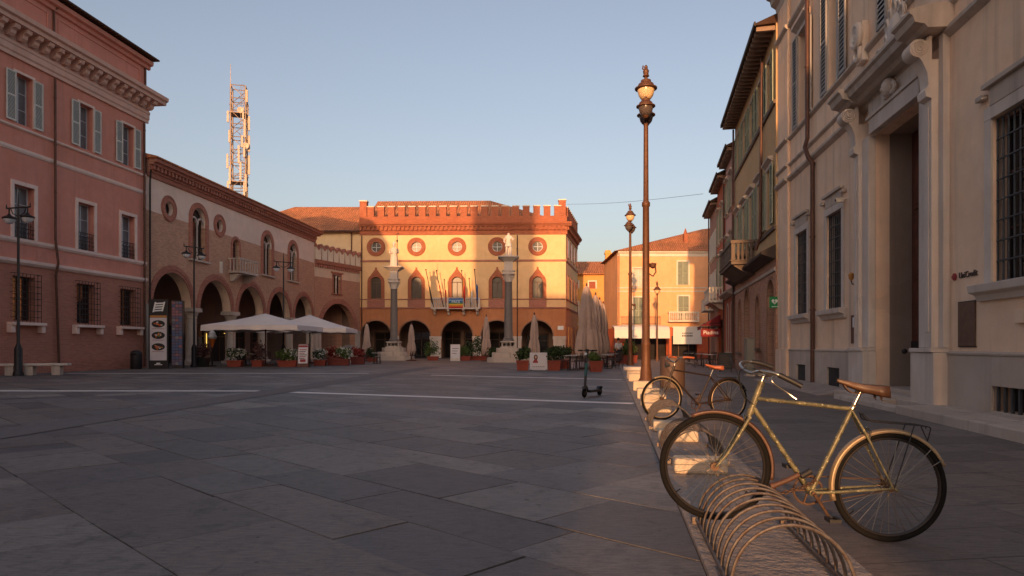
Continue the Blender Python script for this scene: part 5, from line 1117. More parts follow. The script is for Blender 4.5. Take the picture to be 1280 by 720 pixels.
# ------------------------------------------------------------------ columns with statues
def monument(loc, kind, label):
    t = thing('statue_column', label, 'column', loc, 0)
    for h, z0, z1 in ((1.6, -.05, .34), (1.24, .343, .72), (.92, .723, 1.07)):
        mb = MB(); c = .28 * h; P = [(-h, -h + c), (-h + c, -h), (h - c, -h), (h, -h + c), (h, h - c), (h - c, h), (-h + c, h), (-h, h - c)]
        mb.add([(x, y, z0) for x, y in P] + [(x, y, z1) for x, y in P], [tuple(range(7, -1, -1)), tuple(range(8, 16))] + [(i, (i + 1) % 8, (i + 1) % 8 + 8, i + 8) for i in range(8)]); mb.build('step', 'stone_d', t, bevel=.03)
    mb = MB(); mb.box(-.62, .62, -.62, .62, 1.073, 1.17); mb.box(-.52, .52, -.52, .52, 1.172, 1.5); mb.box(-.6, .6, -.6, .6, 1.502, 1.6)
    for k in range(4):
        for q in (-1, 0, 1): mb.box(q * .3 - .11, q * .3 + .11, -.545, -.521, 1.22, 1.46)
    mb.build('pedestal', 'stone_d', t, bevel=.02)
    mb = MB(); mb.lathe([(.44, 1.603), (.46, 1.66), (.42, 1.7), (.36, 1.74), (.4, 1.79), (.37, 1.84), (.325, 1.87), (.315, 3.4), (.275, 6.02), (.29, 6.05), (.29, 6.1)], (0, 0, 0), 24); mb.build('shaft', 'granite', t, True)
    mb = MB(); mb.lathe([(.27, 6.1), (.29, 6.25), (.33, 6.45), (.40, 6.6), (.42, 6.64)], (0, 0, 0), 20)
    for k in range(8):
        a = 2 * PI * k / 8
        for z, r in ((6.32, .31), (6.5, .37)): mb.torus((r * math.cos(a), r * math.sin(a), z), (math.sin(a), -math.cos(a), 0), .07, .03, 12, 5)
    mb.box(-.47, .47, -.47, .47, 6.645, 6.72); mb.box(-.40, .40, -.40, .40, 6.722, 6.9); mb.box(-.48, .48, -.48, .48, 6.902, 6.97); mb.box(-.32, .32, -.32, .32, 6.972, 7.62)
    def fl(h0, h1, z0, z1): mb.add([(-h0, -h0, z0), (h0, -h0, z0), (h0, h0, z0), (-h0, h0, z0), (-h1, -h1, z1), (h1, -h1, z1), (h1, h1, z1), (-h1, h1, z1)], [(3, 2, 1, 0), (4, 5, 6, 7), (0, 1, 5, 4), (1, 2, 6, 5), (2, 3, 7, 6), (3, 0, 4, 7)])
    fl(.34, .62, 7.622, 7.84); fl(.62, .76, 7.842, 7.92); fl(.78, .78, 7.922, 8.0); fl(.7, .4, 8.002, 8.05); mb.build('capital', 'stone', t)
    z = 8.05
    if kind == 0:
        mb = MB(); mb.lathe([(.36, 0), (.37, .1), (.31, .5), (.28, .9), (.25, 1.1), (.29, 1.25), (.33, 1.42), (.28, 1.55), (.14, 1.6), (.09, 1.66), (.09, 1.7)], (0, 0, z), 14, 0, 1, .8)
        for k in range(9): a = 2 * PI * k / 9; mb.tube([(.33 * math.cos(a), .27 * math.sin(a), z + .02), (.25 * math.cos(a + .2), .2 * math.sin(a + .2), z + 1.0)], [.05, .03], 6)
        mb.ball((0, -.02, z + 1.82), .13, 10, 0, 1.2); mb.lathe([(.14, 0), (.13, .1), (.02, .3)], (0, 0, z + 1.88), 10)
        mb.tube([(.3, 0, z + 1.45), (.38, -.1, z + 1.15), (.3, -.3, z + 1.2)], [.09, .08, .06], 8); mb.tube([(-.3, 0, z + 1.45), (-.36, -.12, z + 1.15), (-.1, -.28, z + 1.1)], [.09, .08, .06], 8)
        st = mb.build('statue', 'stone', t, True)
        s = MB(); s.tube([(.32, -.32, z), (.32, -.3, z + 2.5)], .03, 6); s.tube([(.32, -.3, z + 2.5), (.3, -.3, z + 2.75), (.4, -.3, z + 2.85), (.46, -.3, z + 2.7)], .03, 6); s.ball((.32, -.3, z + 2.15), .09, 8); s.build('crozier', 'iron', st, True)
    else:
        J = [(0, 0, .95), (0, 0, 1.2), (0, -.01, 1.45), (0, 0, 1.6), (0, -.02, 1.78), (-.12, 0, .9), (-.14, -.02, .5), (-.15, 0, .06), (-.16, -.14, .04), (.12, 0, .9), (.17, -.08, .52), (.2, .02, .06), (.22, -.12, .04), (-.22, 0, 1.46), (-.34, -.02, 1.15), (-.24, -.22, .98), (.22, 0, 1.46), (.38, -.04, 1.2), (.42, -.2, 1.36)]
        Ed = [(0, 1), (1, 2), (2, 3), (3, 4), (0, 5), (5, 6), (6, 7), (7, 8), (0, 9), (9, 10), (10, 11), (11, 12), (2, 13), (13, 14), (14, 15), (2, 16), (16, 17), (17, 18)]
        Rd = [.19, .17, .19, .08, .12, .13, .095, .06, .05, .13, .095, .06, .05, .095, .07, .05, .095, .07, .05]
        o = skin_figure('statue', [(x, y, q + z) for x, y, q in J], Ed, Rd, 'stone', t)
        s = MB(); s.box(-.35, .35, -.3, .3, z, z + .06); s.lathe([(.25, 0), (.16, .5), (.08, .9)], (.05, .22, z + .05), 10); s.lathe([(.3, .72), (.24, 1.0), (.22, 1.02)], (0, 0, z), 12); s.build('drapery', 'stone', o, True)
monument((-10.13, 58.6, 0), 0, 'stone column with a robed crozier bearing statue, lit by the sun, left one of the pair')
monument((-.27, 52.0, 0), 1, 'stone column with a bare legged warrior statue, rising behind the poster panel, right one of the pair')

# ------------------------------------------------------------------ street lamps
def lantern(parent, x, y, z, s=1.0, top=True, gm='opal'):
    mb = MB(); mb.lathe([(.03 * s, -.42 * s), (.08 * s, -.40 * s), (.12 * s, -.34 * s), (.10 * s, -.30 * s)], (x, y, z), 14); mb.lathe([(.33 * s, .0), (.36 * s, .02 * s), (.36 * s, .05 * s), (.27 * s, .10 * s), (.24 * s, .18 * s), (.17 * s, .23 * s), (.16 * s, .30 * s), (.06 * s, .34 * s), (.05 * s, .40 * s)], (x, y, z), 18)
    o = mb.build('lantern', 'lamp_brown', parent, True)
    g = MB(); g.lathe([(.10 * s, -.32 * s), (.16 * s, -.3 * s), (.23 * s, -.2 * s), (.265 * s, -.08 * s), (.275 * s, -.002)], (x, y, z), 18); g.build('globe', gm, o, True)
    if top:
        f = MB(); f.lathe([(.05 * s, .40 * s), (.11 * s, .43 * s), (.08 * s, .5 * s), (.10 * s, .6 * s), (.055 * s, .68 * s), (.06 * s, .74 * s), (.015 * s, .80 * s)], (x, y, z), 10); f.tube([(x - .04 * s, y, z + .62 * s), (x - .12 * s, y, z + .66 * s), (x - .1 * s, y, z + .76 * s)], .025 * s, 6); f.build('finial', 'lamp_brown', o, True)
    return o
def tall_lamp(loc, label, rot=0):
    t = thing('street_lamp', label, 'street lamp', loc, rot, 'tall brown lamps along the kerb')
    mb = MB(); mb.lathe([(.24, 0), (.24, .12), (.19, .2), (.165, .5), (.15, .55), (.135, 1.2), (.15, 1.24), (.15, 1.3), (.125, 1.34), (.10, 5.6), (.13, 5.64), (.13, 5.74), (.085, 5.8), (.07, 8.7), (.1, 8.74), (.1, 8.8), (.06, 8.84), (.06, 8.95)], (0, 0, 0), 18); mb.build('pole', 'lamp_brown', t, True)
    lantern(t, 0, 0, 9.32, .98)
    for sg in (-1, 1):
        a = MB(); a.tube([(0, 0, 8.78), (sg * .18, sg * .22, 8.92), (sg * .2, sg * .36, 8.85)], .035, 8); a.box(-.08, .08, -.08, .08, 8.3, 8.75); a.build('arm', 'lamp_brown', t, True)
        lantern(t, sg * .2, sg * .36, 8.62, .82, False, 'opal_shaded')
    b = MB(); b.tube([(.1, 0, 3.5), (.24, -.02, 3.42), (.33, -.04, 3.56), (.3, -.04, 3.78), (.2, -.04, 3.84)], .025, 8); b.lathe([(.02, 0), (.1, .05), (.12, .16), (.03, .18)], (.22, -.04, 3.66), 10); b.build('loudspeaker', 'lamp_brown', t, True)
tall_lamp((4.24, 21.6, .028), 'tall brown street lamp with double lanterns on the kerb strip behind the dark bicycle', .3)
tall_lamp((7.38, 42.6, .028), 'tall brown street lamp farther along the kerb, standing by the stone bench', .1)
t = thing('street_lamp', 'slender single lantern post, smallest of the brown lamps, in front of the salmon house', 'street lamp', (11.7, 55, 0))
mb = MB(); mb.lathe([(.14, 0), (.12, .3), (.08, .4), (.06, 3), (.05, 5.3), (.08, 5.35), (.04, 5.4)], (0, 0, 0), 12); mb.build('pole', 'lamp_brown', t, True); lantern(t, 0, 0, 5.72, .9)

def twin_lamp(loc, rot, label):
    t = thing('twin_lamp', label, 'street lamp', loc, rot, 'black lamps with two bowl lanterns')
    mb = MB(); mb.lathe([(.2, 0), (.2, .1), (.15, .2), (.15, 1.1), (.1, 1.25), (.06, 1.35), (.045, 6.6), (.025, 7.4), (.01, 7.6)], (0, 0, 0), 14); mb.build('pole', 'lamp_black', t, True)
    a = MB(); a.tube([(-.62, 0, 6.95), (.62, 0, 6.95)], .03, 8)
    for sg in (-1, 1): a.tube([(sg * .48, 0, 6.95), (sg * .48, 0, 6.72)], .03, 8); a.tube([(sg * .05, 0, 6.6), (sg * .3, 0, 6.72), (sg * .4, 0, 6.93)], .018, 6); a.tube([(sg * .62, 0, 6.95), (sg * .62, 0, 7.12)], [.03, .01], 6)
    a.build('arm', 'lamp_black', t, True)
    for sg in (-1, 1):
        c = MB(); c.lathe([(.25, -.02), (.26, .03), (.18, .08), (.08, .13), (.04, .2)], (sg * .48, 0, 6.52), 18); l = c.build('lamp_cap', 'lamp_black', t, True)
        g = MB(); g.lathe([(.02, -.24), (.09, -.22), (.16, -.16), (.205, -.08), (.215, -.022)], (sg * .48, 0, 6.52), 18); g.build('bowl', 'opal_w', l, True)
    return t
tw = twin_lamp((-20.4, 28.2, 0), -.25, 'black twin bowl lamp in front of the pink palazzo beside the benches')
dup(tw, (-18.45, 39.6, 0), 1.0, 'black twin bowl lamp before the first pillar of the brick arcade palace')
dup(tw, (-15.6, 46.6, 0), .6, 'black twin bowl lamp rising behind the open parasols')

# ------------------------------------------------------------------ benches, bins, cabinets
def bench(loc, rot, label):
    t = thing('stone_bench', label, 'bench', loc, rot, 'stone benches below the pink palazzo')
    mb = MB(); mb.box(-.95, .95, -.25, .25, .4, .5); mb.build('seat', 'stone', t, bevel=.02)
    for x in (-.5, .5): mb = MB(); mb.box(x - .16, x + .16, -.2, .2, 0, .397); mb.build('leg', 'stone_d', t, bevel=.015)
    return t
b0 = bench((-19.75, 28.8, 0), .25, 'pale stone bench right of the black lamp post by the pink palazzo')
dup(b0, (-21.35, 28.3, 0), .25, 'pale stone bench cut by the left picture edge beside the lamp post')
t = thing('stone_bench', 'stone block bench with overhanging top on the kerb strip by the second tall lamp', 'bench', (4.55, 25.3, .028), -.14)
mb = MB(); mb.box(-.3, .3, -.28, .28, 0, .3); mb.build('leg', 'stone_d', t, bevel=.02); mb = MB(); mb.box(-.42, .42, -.4, .4, .302, .44); mb.build('seat', 'stone', t, bevel=.03)
t = thing('litter_bin', 'dark green domed litter bin at the corner of the pink palazzo', 'bin', (-20.1, 36.5, 0))
mb = MB(); mb.lathe([(.27, 0), (.29, .03), (.29, .8), (.27, .9), (.18, .98), (.03, 1.0)], (0, 0, 0), 18); mb.build('drum', 'lamp_black', t, True); mb = MB(); mb.box(-.16, .16, -.3, -.2, .74, .84); mb.build('slot', 'dark', t)
t = thing('round_bin', 'brown round sheet metal bin on the pavement behind the dark bicycle', 'bin', (4.75, 20.2, .004))
mb = MB(); mb.lathe([(.34, 0), (.36, .02), (.36, .9), (.345, .93), (.33, .93), (.31, .88)], (0, 0, 0), 24); mb.build('drum', 'barrel', t, True); mb = MB(); mb.lathe([(.31, .86), (.2, .9), (.02, .92)], (0, 0, 0), 20); mb.build('lid', 'black', t, True)
t = thing('utility_cabinet', 'grey green electric cabinet standing against the ochre house', 'cabinet', (9.75, 28.0, .004), -1.77)
mb = MB(); mb.box(-.28, .28, -.16, .16, .08, 1.5); mb.build('case', 'cabinet', t, bevel=.015); mb = MB(); mb.box(-.3, .3, -.18, .18, 1.503, 1.56); mb.build('lid', 'cabinet', t, bevel=.01); mb = MB(); mb.box(-.25, .25, -.172, -.161, .16, 1.42); mb.box(.14, .18, -.19, -.173, .75, .9); mb.build('door', 'cabinet', t); mb = MB(); mb.box(-.3, .3, -.18, .18, 0, .077); mb.build('plinth', 'stone_d', t)
t = thing('menu_stand', 'dark menu lectern on the pavement outside the rosy house', 'stand', (10.2, 32.6, .004), -.3)
mb = MB(); mb.box(-.31, .31, -.1, .1, .1, .9); mb.build('panel', 'black', t, bevel=.01)
for x in (-.26, .26): mb = MB(); mb.box(x - .03, x + .03, -.2, .2, 0, .098); mb.build('foot', 'black', t)
mb = MB()
for i in range(6): mb.box(-.24, .2 - .06 * (i % 3), -.106, -.101, .24 + .1 * i, .27 + .1 * i)
mb.build('print', 'bronze', t)

# ------------------------------------------------------------------ signs and plates on the right
PA = lambda s, out, z: (9.746 - .1416 * s - .99 * out, 24.8 - .99 * s + .1416 * out, z)
RA = math.atan2(-1, -.143)
t = thing('first_aid_sign', 'green defibrillator sign with a white heart projecting from the corner of the cream palazzo', 'sign', PA(.0, -.06, 2.85), RA - PI / 2 + PI)
t.rotation_euler = (0, 0, -.1)
mb = MB(); mb.box(-.44, -.02, -.012, .012, -.24, .18); mb.build('plate', 'green_sign', t); mb = MB(); mb.box(-.02, .12, -.01, .01, -.04, 0); mb.build('bracket', 'iron', t)
h = MB(); pts = []
for i in range(28):
    a = 2 * PI * i / 28; pts.append((-.26 + .0068 * 16 * math.sin(a) ** 3, -.0 + .0068 * (13 * math.cos(a) - 5 * math.cos(2 * a) - 2 * math.cos(3 * a) - math.cos(4 * a))))
h.prism(pts, -.017, -.013, 0); h.prism([(-.24, .06), (-.30, -.02), (-.265, -.02), (-.285, -.09), (-.22, .0), (-.255, .0)], -.02, -.0175, 1)
h.box(-.1, -.06, -.017, -.013, .06, .14, 0); h.box(-.12, -.1, -.017, -.013, .09, .11, 0); h.box(-.06, -.04, -.017, -.013, .09, .11, 0)
for x in (-.34, -.28, -.22, -.16, -.10): h.box(x - .02, x + .02, -.017, -.013, -.2, -.17, 0)
h.build('symbol', ['sign_white', 'green_sign'], t)
t = thing('bank_lettering', 'small wall lettering with a red slashed disc left of the barred window near the doorway', 'sign', PA(13.05, .0, 2.48), RA)
mb = MB(); mb.lathe([(.065, 0), (.065, .02), (.01, .02)], (0, 0, 0), 20); mb.v = [(-.36 + x, -.006 - z, y) for x, y, z in mb.v]; mb.box(-.43, -.29, -.034, -.027, -.012, .012); mb.build('emblem', 'text_red', t)
text('UniCredit', .15, t, 'text_dark', (.10, -.012, .0), ext=.008)
t = thing('bronze_plaque', 'dark bronze plaque on the wall right of the stone doorway', 'plaque', PA(13.12, .0, 1.62), RA); mb = MB(); mb.box(-.28, .28, -.03, -.002, -.38, .38); mb.build('plate', 'bronze', t, bevel=.006); mb = MB(); mb.box(-.3, .3, -.02, -.001, -.4, -.383); mb.box(-.3, .3, -.02, -.001, .383, .4); mb.build('frame', 'iron', t)
t = thing('notice_board', 'narrow brown notice plate with white label left of the stone doorway', 'plaque', PA(7.7, .0, 1.66), RA); mb = MB(); mb.box(-.25, .25, -.04, -.002, -.36, .36); mb.build('plate', 'wood', t, bevel=.006); mb = MB(); mb.box(-.1, .06, -.046, -.041, .05, .3); mb.build('label', 'sign_white', t)
t = thing('wall_lamp', 'small brass wall light glowing in the sun left of the doorway', 'lamp', PA(7.85, .0, 2.75), RA); mb = MB(); mb.tube([(0, 0, 0), (0, -.14, .04), (0, -.16, .12)], .015, 8); mb.build('bracket', 'iron', t, True); mb = MB(); mb.lathe([(.02, 0), (.06, .06), (.07, .16), (.03, .2)], (0, -.16, .12), 12); mb.build('shade', 'gold', t, True)
t = thing('letter_box', 'small ochre stone box below the barred window at the right edge', 'box', PA(14.9, .0, 1.68), RA); mb = MB(); mb.box(-.3, .3, -.06, -.002, -.1, .12); mb.build('case', 'cream_pal', t, bevel=.015)
t = thing('wall_camera', 'small white camera above the second barred window', 'camera', PA(7.0, .0, 5.05), RA); mb = MB(); mb.box(-.05, .05, -.26, -.08, -.04, .06); mb.tube([(0, 0, .05), (0, -.15, .06)], .02, 6); mb.build('housing', 'white', t); mb = MB(); mb.lathe([(.035, 0), (.035, .02)], (0, 0, 0), 12); mb.v = [(x, -.262 - z, .01 + y) for x, y, z in mb.v]; mb.build('lens', 'black', t)

PH = lambda y, out, z: (HX(y) - .98 * out, y + .196 * out, z)
t = thing('shop_sign', 'dark red hanging shop sign lettered Piadina in front of the russet house', 'sign', PH(43.2, .68, 2.05), -.05)
mb = MB(); mb.box(-.62, .62, -.05, .05, -.24, .24); mb.build('panel', 'red_cloth', t, bevel=.02); text('Piadina', .34, t, 'sign_white', (0, -.056, .02)); mb = MB()
for x in (-.3, .3): mb.tube([(x, 0, .24), (x, 0, .62)], .015, 6)
mb.tube([(-.5, 0, .62), (.64, 0, .62)], .02, 6); mb.build('bracket', 'iron', t)
t = thing('shop_awning', 'dark red sloping awning over the shop of the russet house', 'awning', (HX(45.0), 45.0, 0), math.atan2(-1, -.2))
mb = MB(); mb.add([(-1.6, -.02, 3.25), (1.3, -.02, 3.25), (1.3, -1.25, 2.5), (-1.6, -1.25, 2.5)], [(0, 1, 2, 3)]); mb.add([(-1.6, -1.25, 2.5), (1.3, -1.25, 2.5), (1.3, -1.26, 2.28), (-1.6, -1.26, 2.28)], [(0, 1, 2, 3)]); mb.add([(1.3, -.02, 3.25), (1.3, -1.25, 2.5), (1.3, -.02, 2.5)], [(0, 1, 2)]); mb.build('cloth', 'red_cloth', t); mb = MB(); mb.tube([(-1.6, 0, 2.5), (-1.6, -1.25, 2.5), (1.3, -1.25, 2.5), (1.3, 0, 2.5)], .025, 6); mb.build('frame', 'iron', t)

# ------------------------------------------------------------------ cafe awnings at the end of the street
t = thing('cafe_awning', 'wide white cafe awning below the iron balcony of the salmon house', 'awning', (8.75, 59.7, .28)); t.scale = (.775,) * 3
mb = MB(); mb.sweepx([(0, 3.5), (-1.5, 3.35), (-1.9, 3.0), (-1.9, 2.05), (-1.87, 2.05), (-1.87, 2.98), (-1.48, 3.3), (0, 3.45)][::-1], 0, 6.1); mb.build('cloth', 'white_cloth', t)
mb = MB()
for x in (.05, 3.0, 6.0): mb.tube([(x, -1.8, -.37), (x, -1.8, 3.0)], .05, 6)
mb.tube([(0, -1.8, 2.03), (6.1, -1.8, 2.03)], .04, 6); mb.tube([(0, 0, 3.4), (0, -1.8, 3.0)], .04, 6); mb.tube([(6.1, 0, 3.4), (6.1, -1.8, 3.0)], .04, 6); mb.build('frame', 'dark_metal', t)
t = thing('sign_awning', 'white drop awning with two dim lines of print under the stone balcony', 'awning', (15.65, 60.9, .28)); t.scale = (.775,) * 3
mb = MB(); mb.box(-1.65, 1.65, -.04, 0, 1.5, 3.3); mb.box(-1.7, 1.7, -.12, .08, 3.3, 3.45); mb.box(-1.66, 1.66, -.06, .02, 1.42, 1.5); mb.build('cloth', 'white_cloth', t); mb = MB()
for z, h, n in ((2.62, .12, 7), (2.28, .2, 7)):
    for i in range(n): mb.box(-.62 + .18 * i, -.5 + .18 * i, -.047, -.041, z, z + h)
mb.build('print', 'text_dark', t)

# ------------------------------------------------------------------ parasols
def parasol(loc, rot, hx, hy, ze, za, label):
    t = thing('parasol', label, 'parasol', loc, rot, 'open square parasols of the arcade cafe')
    mb = MB(); n = 10; vs = []; fs = []
    def P(i, j):
        u = -1 + 2 * i / n; v = -1 + 2 * j / n; r = max(abs(u), abs(v)); z = za + (ze - za) * r
        z += .06 * math.sin(PI * r) * -1; e = abs(abs(u) - abs(v)); z -= .12 * e * r * (1 - r) * 2
        return (u * hx, v * hy, z)
    for j in range(n + 1):
        for i in range(n + 1): vs.append(P(i, j))
    for j in range(n):
        for i in range(n): fs.append((j * (n + 1) + i, j * (n + 1) + i + 1, (j + 1) * (n + 1) + i + 1, (j + 1) * (n + 1) + i))
    mb.add(vs, fs); cp = mb.build('canopy', 'canvas', t, True)
    v = MB(); per = []
    for k in range(4 * 12):
        s = k / 12.; e = int(s); f = s - e; c = [(-1, -1), (1, -1), (1, 1), (-1, 1)]; a, b = c[e], c[(e + 1) % 4]; x, y = a[0] + (b[0] - a[0]) * f, a[1] + (b[1] - a[1]) * f
        sag = .05 * math.sin(PI * f) ; per.append((x * hx, y * hy, ze, .32 + .03 * math.sin(k * 2.1) - sag))
    vs = [(x, y, z) for x, y, z, d in per] + [(x * 1.004, y * 1.004, z - d) for x, y, z, d in per]; k = len(per); v.add(vs, [(i, (i + 1) % k, (i + 1) % k + k, i + k) for i in range(k)]); v.build('valance', 'canvas', cp, True)
    p = MB(); p.lathe([(.45, 0), (.45, .1), (.07, .14), (.045, .2), (.045, za - .06)], (0, 0, 0), 12)
    p.build('pole', 'wood', t, True); r = MB()
    for sx in (-1, 0, 1):
        for sy in (-1, 0, 1):
            if sx or sy: r.tube([(0, 0, za - .3), (sx * hx * .5, sy * hy * .5, (za + ze) / 2 - .3), (sx * hx * .97, sy * hy * .97, ze - .07)], .02, 5)
    r.build('rib_frame', 'wood', t); return t
parasol((-14.95, 41.4, 0), 0, 2.75, 2.6, 2.42, 3.2, 'large ecru square parasol open over the flower planters, the nearer of two')
parasol((-14.1, 47.6, 0), .08, 2.9, 2.6, 2.42, 3.4, 'ecru square parasol open behind the nearer one, toward the town hall')

def closed_parasol(loc, h, r, rot, label, lit=False):
    t = thing('closed_parasol', label, 'parasol', loc, rot, 'furled parasols in the square')
    p = MB(); p.lathe([(.42, 0), (.42, .08), (.06, .12), (.045, h)], (0, 0, 0), 12); p.lathe([(.03, 0), (.06, .06), (.01, .16)], (0, 0, h), 8); p.build('pole', 'wood', t, True)
    m = MB(); nu = 40; prof = [(.62, 0), (.86, .03), (.98, .10), (.92, .25), (.78, .36), (.66, .41), (.74, .47), (.70, .6), (.58, .76), (.42, .9), (.28, .965), (.06, 1)]
    rnd = random.Random(int(h * 100)); ph = [rnd.uniform(0, 6) for _ in range(3)]; vs = []; zb = .62
    for f, q in prof:
        z = zb + (h - zb) * q
        for i in range(nu):
            a = 2 * PI * i / nu; fold = 1 + (.20 * math.cos(8 * a + ph[0] + q) + .08 * math.cos(13 * a + ph[1])) * (1 - q * .8); zz = z + (.18 * math.sin(8 * a + ph[2]) if q < .1 else 0)
            vs.append((r * f * fold * math.cos(a), r * f * fold * math.sin(a), zz))
    fs = [(j * nu + i, j * nu + (i + 1) % nu, (j + 1) * nu + (i + 1) % nu, (j + 1) * nu + i) for j in range(len(prof) - 1) for i in range(nu)]
    m.add(vs, fs); m.build('canopy', 'canvas_tan', t, True); s = MB(); s.torus((0, 0, zb + (h - zb) * .41), (0, 0, 1), r * .66, .03, 20, 6); s.build('strap', 'canvas_tan', t, True); return t
for x, y, h, r, l in ((-11.6, 54.5, 3.0, .33, 'furled tan parasol left of the robed statue column'), (-8.2, 55.6, 3.0, .33, 'furled tan parasol just right of the robed statue column'), (-2.05, 54.4, 3.6, .36, 'furled tan parasol left of the warrior statue column'), (1.45, 44, 3.25, .34, 'furled tan parasol behind the poster panel and red planters'),
                      (4.0, 36.6, 4.45, .56, 'tall furled tan parasol, nearest of the group beside the town hall corner'), (4.85, 39.6, 4.2, .44, 'second tall furled parasol of the group, sunlit along its right edge'), (5.5, 42.8, 4.15, .42, 'third tall furled parasol of the group right of the town hall'), (6.15, 46, 4.1, .4, 'farthest and rightmost furled parasol of the group by the town hall corner')):
    closed_parasol((x, y, 0), h, r, x, l)

# ------------------------------------------------------------------ planters
def planter(loc, w, d, h, rot, label, leaf='leaf', rad=(.5, .35, .35), n=420, flower=None, mat='terra', sz=.09):
    t = thing('planter', label, 'planter', loc, rot, 'flower planters around the cafe terraces')
    mb = MB(); tp = .9
    vs = [(-w * tp / 2, -d * tp / 2, 0), (w * tp / 2, -d * tp / 2, 0), (w * tp / 2, d * tp / 2, 0), (-w * tp / 2, d * tp / 2, 0), (-w / 2, -d / 2, h - .08), (w / 2, -d / 2, h - .08), (w / 2, d / 2, h - .08), (-w / 2, d / 2, h - .08)]
    mb.add(vs, [(3, 2, 1, 0), (0, 1, 5, 4), (1, 2, 6, 5), (2, 3, 7, 6), (3, 0, 4, 7)]); e = .03
    mb.box(-w / 2 - e, w / 2 + e, -d / 2 - e, -d / 2 + .03, h - .08, h); mb.box(-w / 2 - e, w / 2 + e, d / 2 - .03, d / 2 + e, h - .08, h); mb.box(-w / 2 - e, -w / 2 + .03, -d / 2 + .03, d / 2 - .03, h - .08, h); mb.box(w / 2 - .03, w / 2 + e, -d / 2 + .03, d / 2 - .03, h - .08, h)
    mb.build('box', mat, t); s = MB(); s.add([(-w / 2 + .03, -d / 2 + .03, h - .04), (w / 2 - .03, -d / 2 + .03, h - .04), (w / 2 - .03, d / 2 - .03, h - .04), (-w / 2 + .03, d / 2 - .03, h - .04)], [(0, 1, 2, 3)]); s.build('soil', 'dark', t)
    f = leaves('foliage', leaf, t, (0, 0, h + rad[2] * .8), rad, n, sz, seed=int(loc[0] * 100))
    if flower: leaves('blossoms', flower, f, (0, 0, h + rad[2] * .95), (rad[0] * 1.05, rad[1] * 1.05, rad[2]), int(n * .8), sz * .7, seed=int(loc[1] * 100))
    return t
planter((-18.3, 40.2, 0), .75, .6, .55, 0, 'dark planter with a plum shrub beside the tall menu totem', 'leaf_p', (.55, .4, .5), 500, None, 'black')
planter((-16.3, 40.2, 0), .85, .45, .38, 0, 'terracotta trough of white flowers under the left end of the nearer parasol', 'leaf', (.75, .4, .4), 600, 'petal')
planter((-15.0, 40.3, 0), .6, .45, .38, 0, 'terracotta trough with a tall grassy shrub under the nearer parasol', 'leaf_p', (.55, .4, .6), 500)
planter((-13.2, 40.2, 0), 1.1, .45, .38, 0, 'long terracotta trough of white flowers left of the menu board', 'leaf_l', (.8, .4, .38), 600, 'petal')
planter((-11.9, 42.4, 0), .7, .45, .36, 0, 'terracotta trough with thin pale flowers right of the menu board', 'leaf', (.5, .35, .4), 350, 'petal')
planter((-11.2, 43.2, 0), .9, .45, .5, 0, 'dark red planter with red leaved shrub', 'petal_r', (.6, .4, .4), 450, None, 'terra_d')
planter((-10.6, 42.9, 0), .75, .5, .42, 0, 'round topped planter of cream white flowers near the end of the terrace', 'leaf_l', (.55, .42, .42), 500, 'petal', 'terra_d')
planter((-10.2, 45.2, 0), .9, .45, .5, 0, 'dark red planter with reddish shrub behind the cream flowers', 'petal_r', (.6, .4, .45), 450, None, 'terra_d')
planter((-10.85, 53.0, 0), .7, .5, .3, 0, 'low planter with green shrub by the foot of the robed statue column', 'leaf', (.55, .4, .45), 400)
planter((-6.6, 57, 0), .9, .5, .35, 0, 'planter with a bushy light green shrub under the second town hall arch', 'leaf_l', (.8, .5, .8), 600)
planter((-3.9, 56.4, 0), .9, .5, .38, 0, 'planter with a light green shrub right of the white easel board', 'leaf_l', (.6, .45, .5), 450)
planter((-3.2, 58, 0), .9, .6, .38, 0, 'planter with a dark leafy shrub under the middle town hall arch', 'leaf', (.8, .6, .95), 650)
planter((-2.35, 57, 0), .8, .5, .38, 0, 'small planter with dark shrub beside the middle arch pier', 'leaf', (.55, .4, .5), 400)
planter((-1.6, 53.4, 0), .7, .5, .3, 0, 'low planter with trailing shrub left of the warrior column steps', 'leaf', (.6, .45, .5), 400)
planter((.53, 34.5, 0), .6, .6, .5, 0, 'square red planter with clipped green shrub left of the poster panel', 'leaf', (.48, .42, .4), 600)
planter((2.1, 34.3, 0), .62, .6, .5, 0, 'square red planter with clipped green shrub right of the poster panel', 'leaf', (.52, .42, .42), 600)
planter((2.75, 37.0, 0), .7, .6, .5, 0, 'red planter with a spreading green shrub behind the dark chairs', 'leaf', (.6, .5, .5), 550)
planter((4.0, 32.6, 0), .58, .58, .52, 0, 'square red planter behind the kick scooter', 'leaf_l', (.36, .32, .25), 400)
planter((7.3, 45.5, 0), .8, .6, .6, 0, 'sunlit planter with green shrub right of the second tall lamp', 'leaf_l', (.6, .5, .6), 550)
planter((8.6, 49.5, 0), .9, .6, .55, 0, 'sunlit terracotta planter with tall green shrub before the cafe awning', 'leaf_l', (.7, .5, .7), 600)

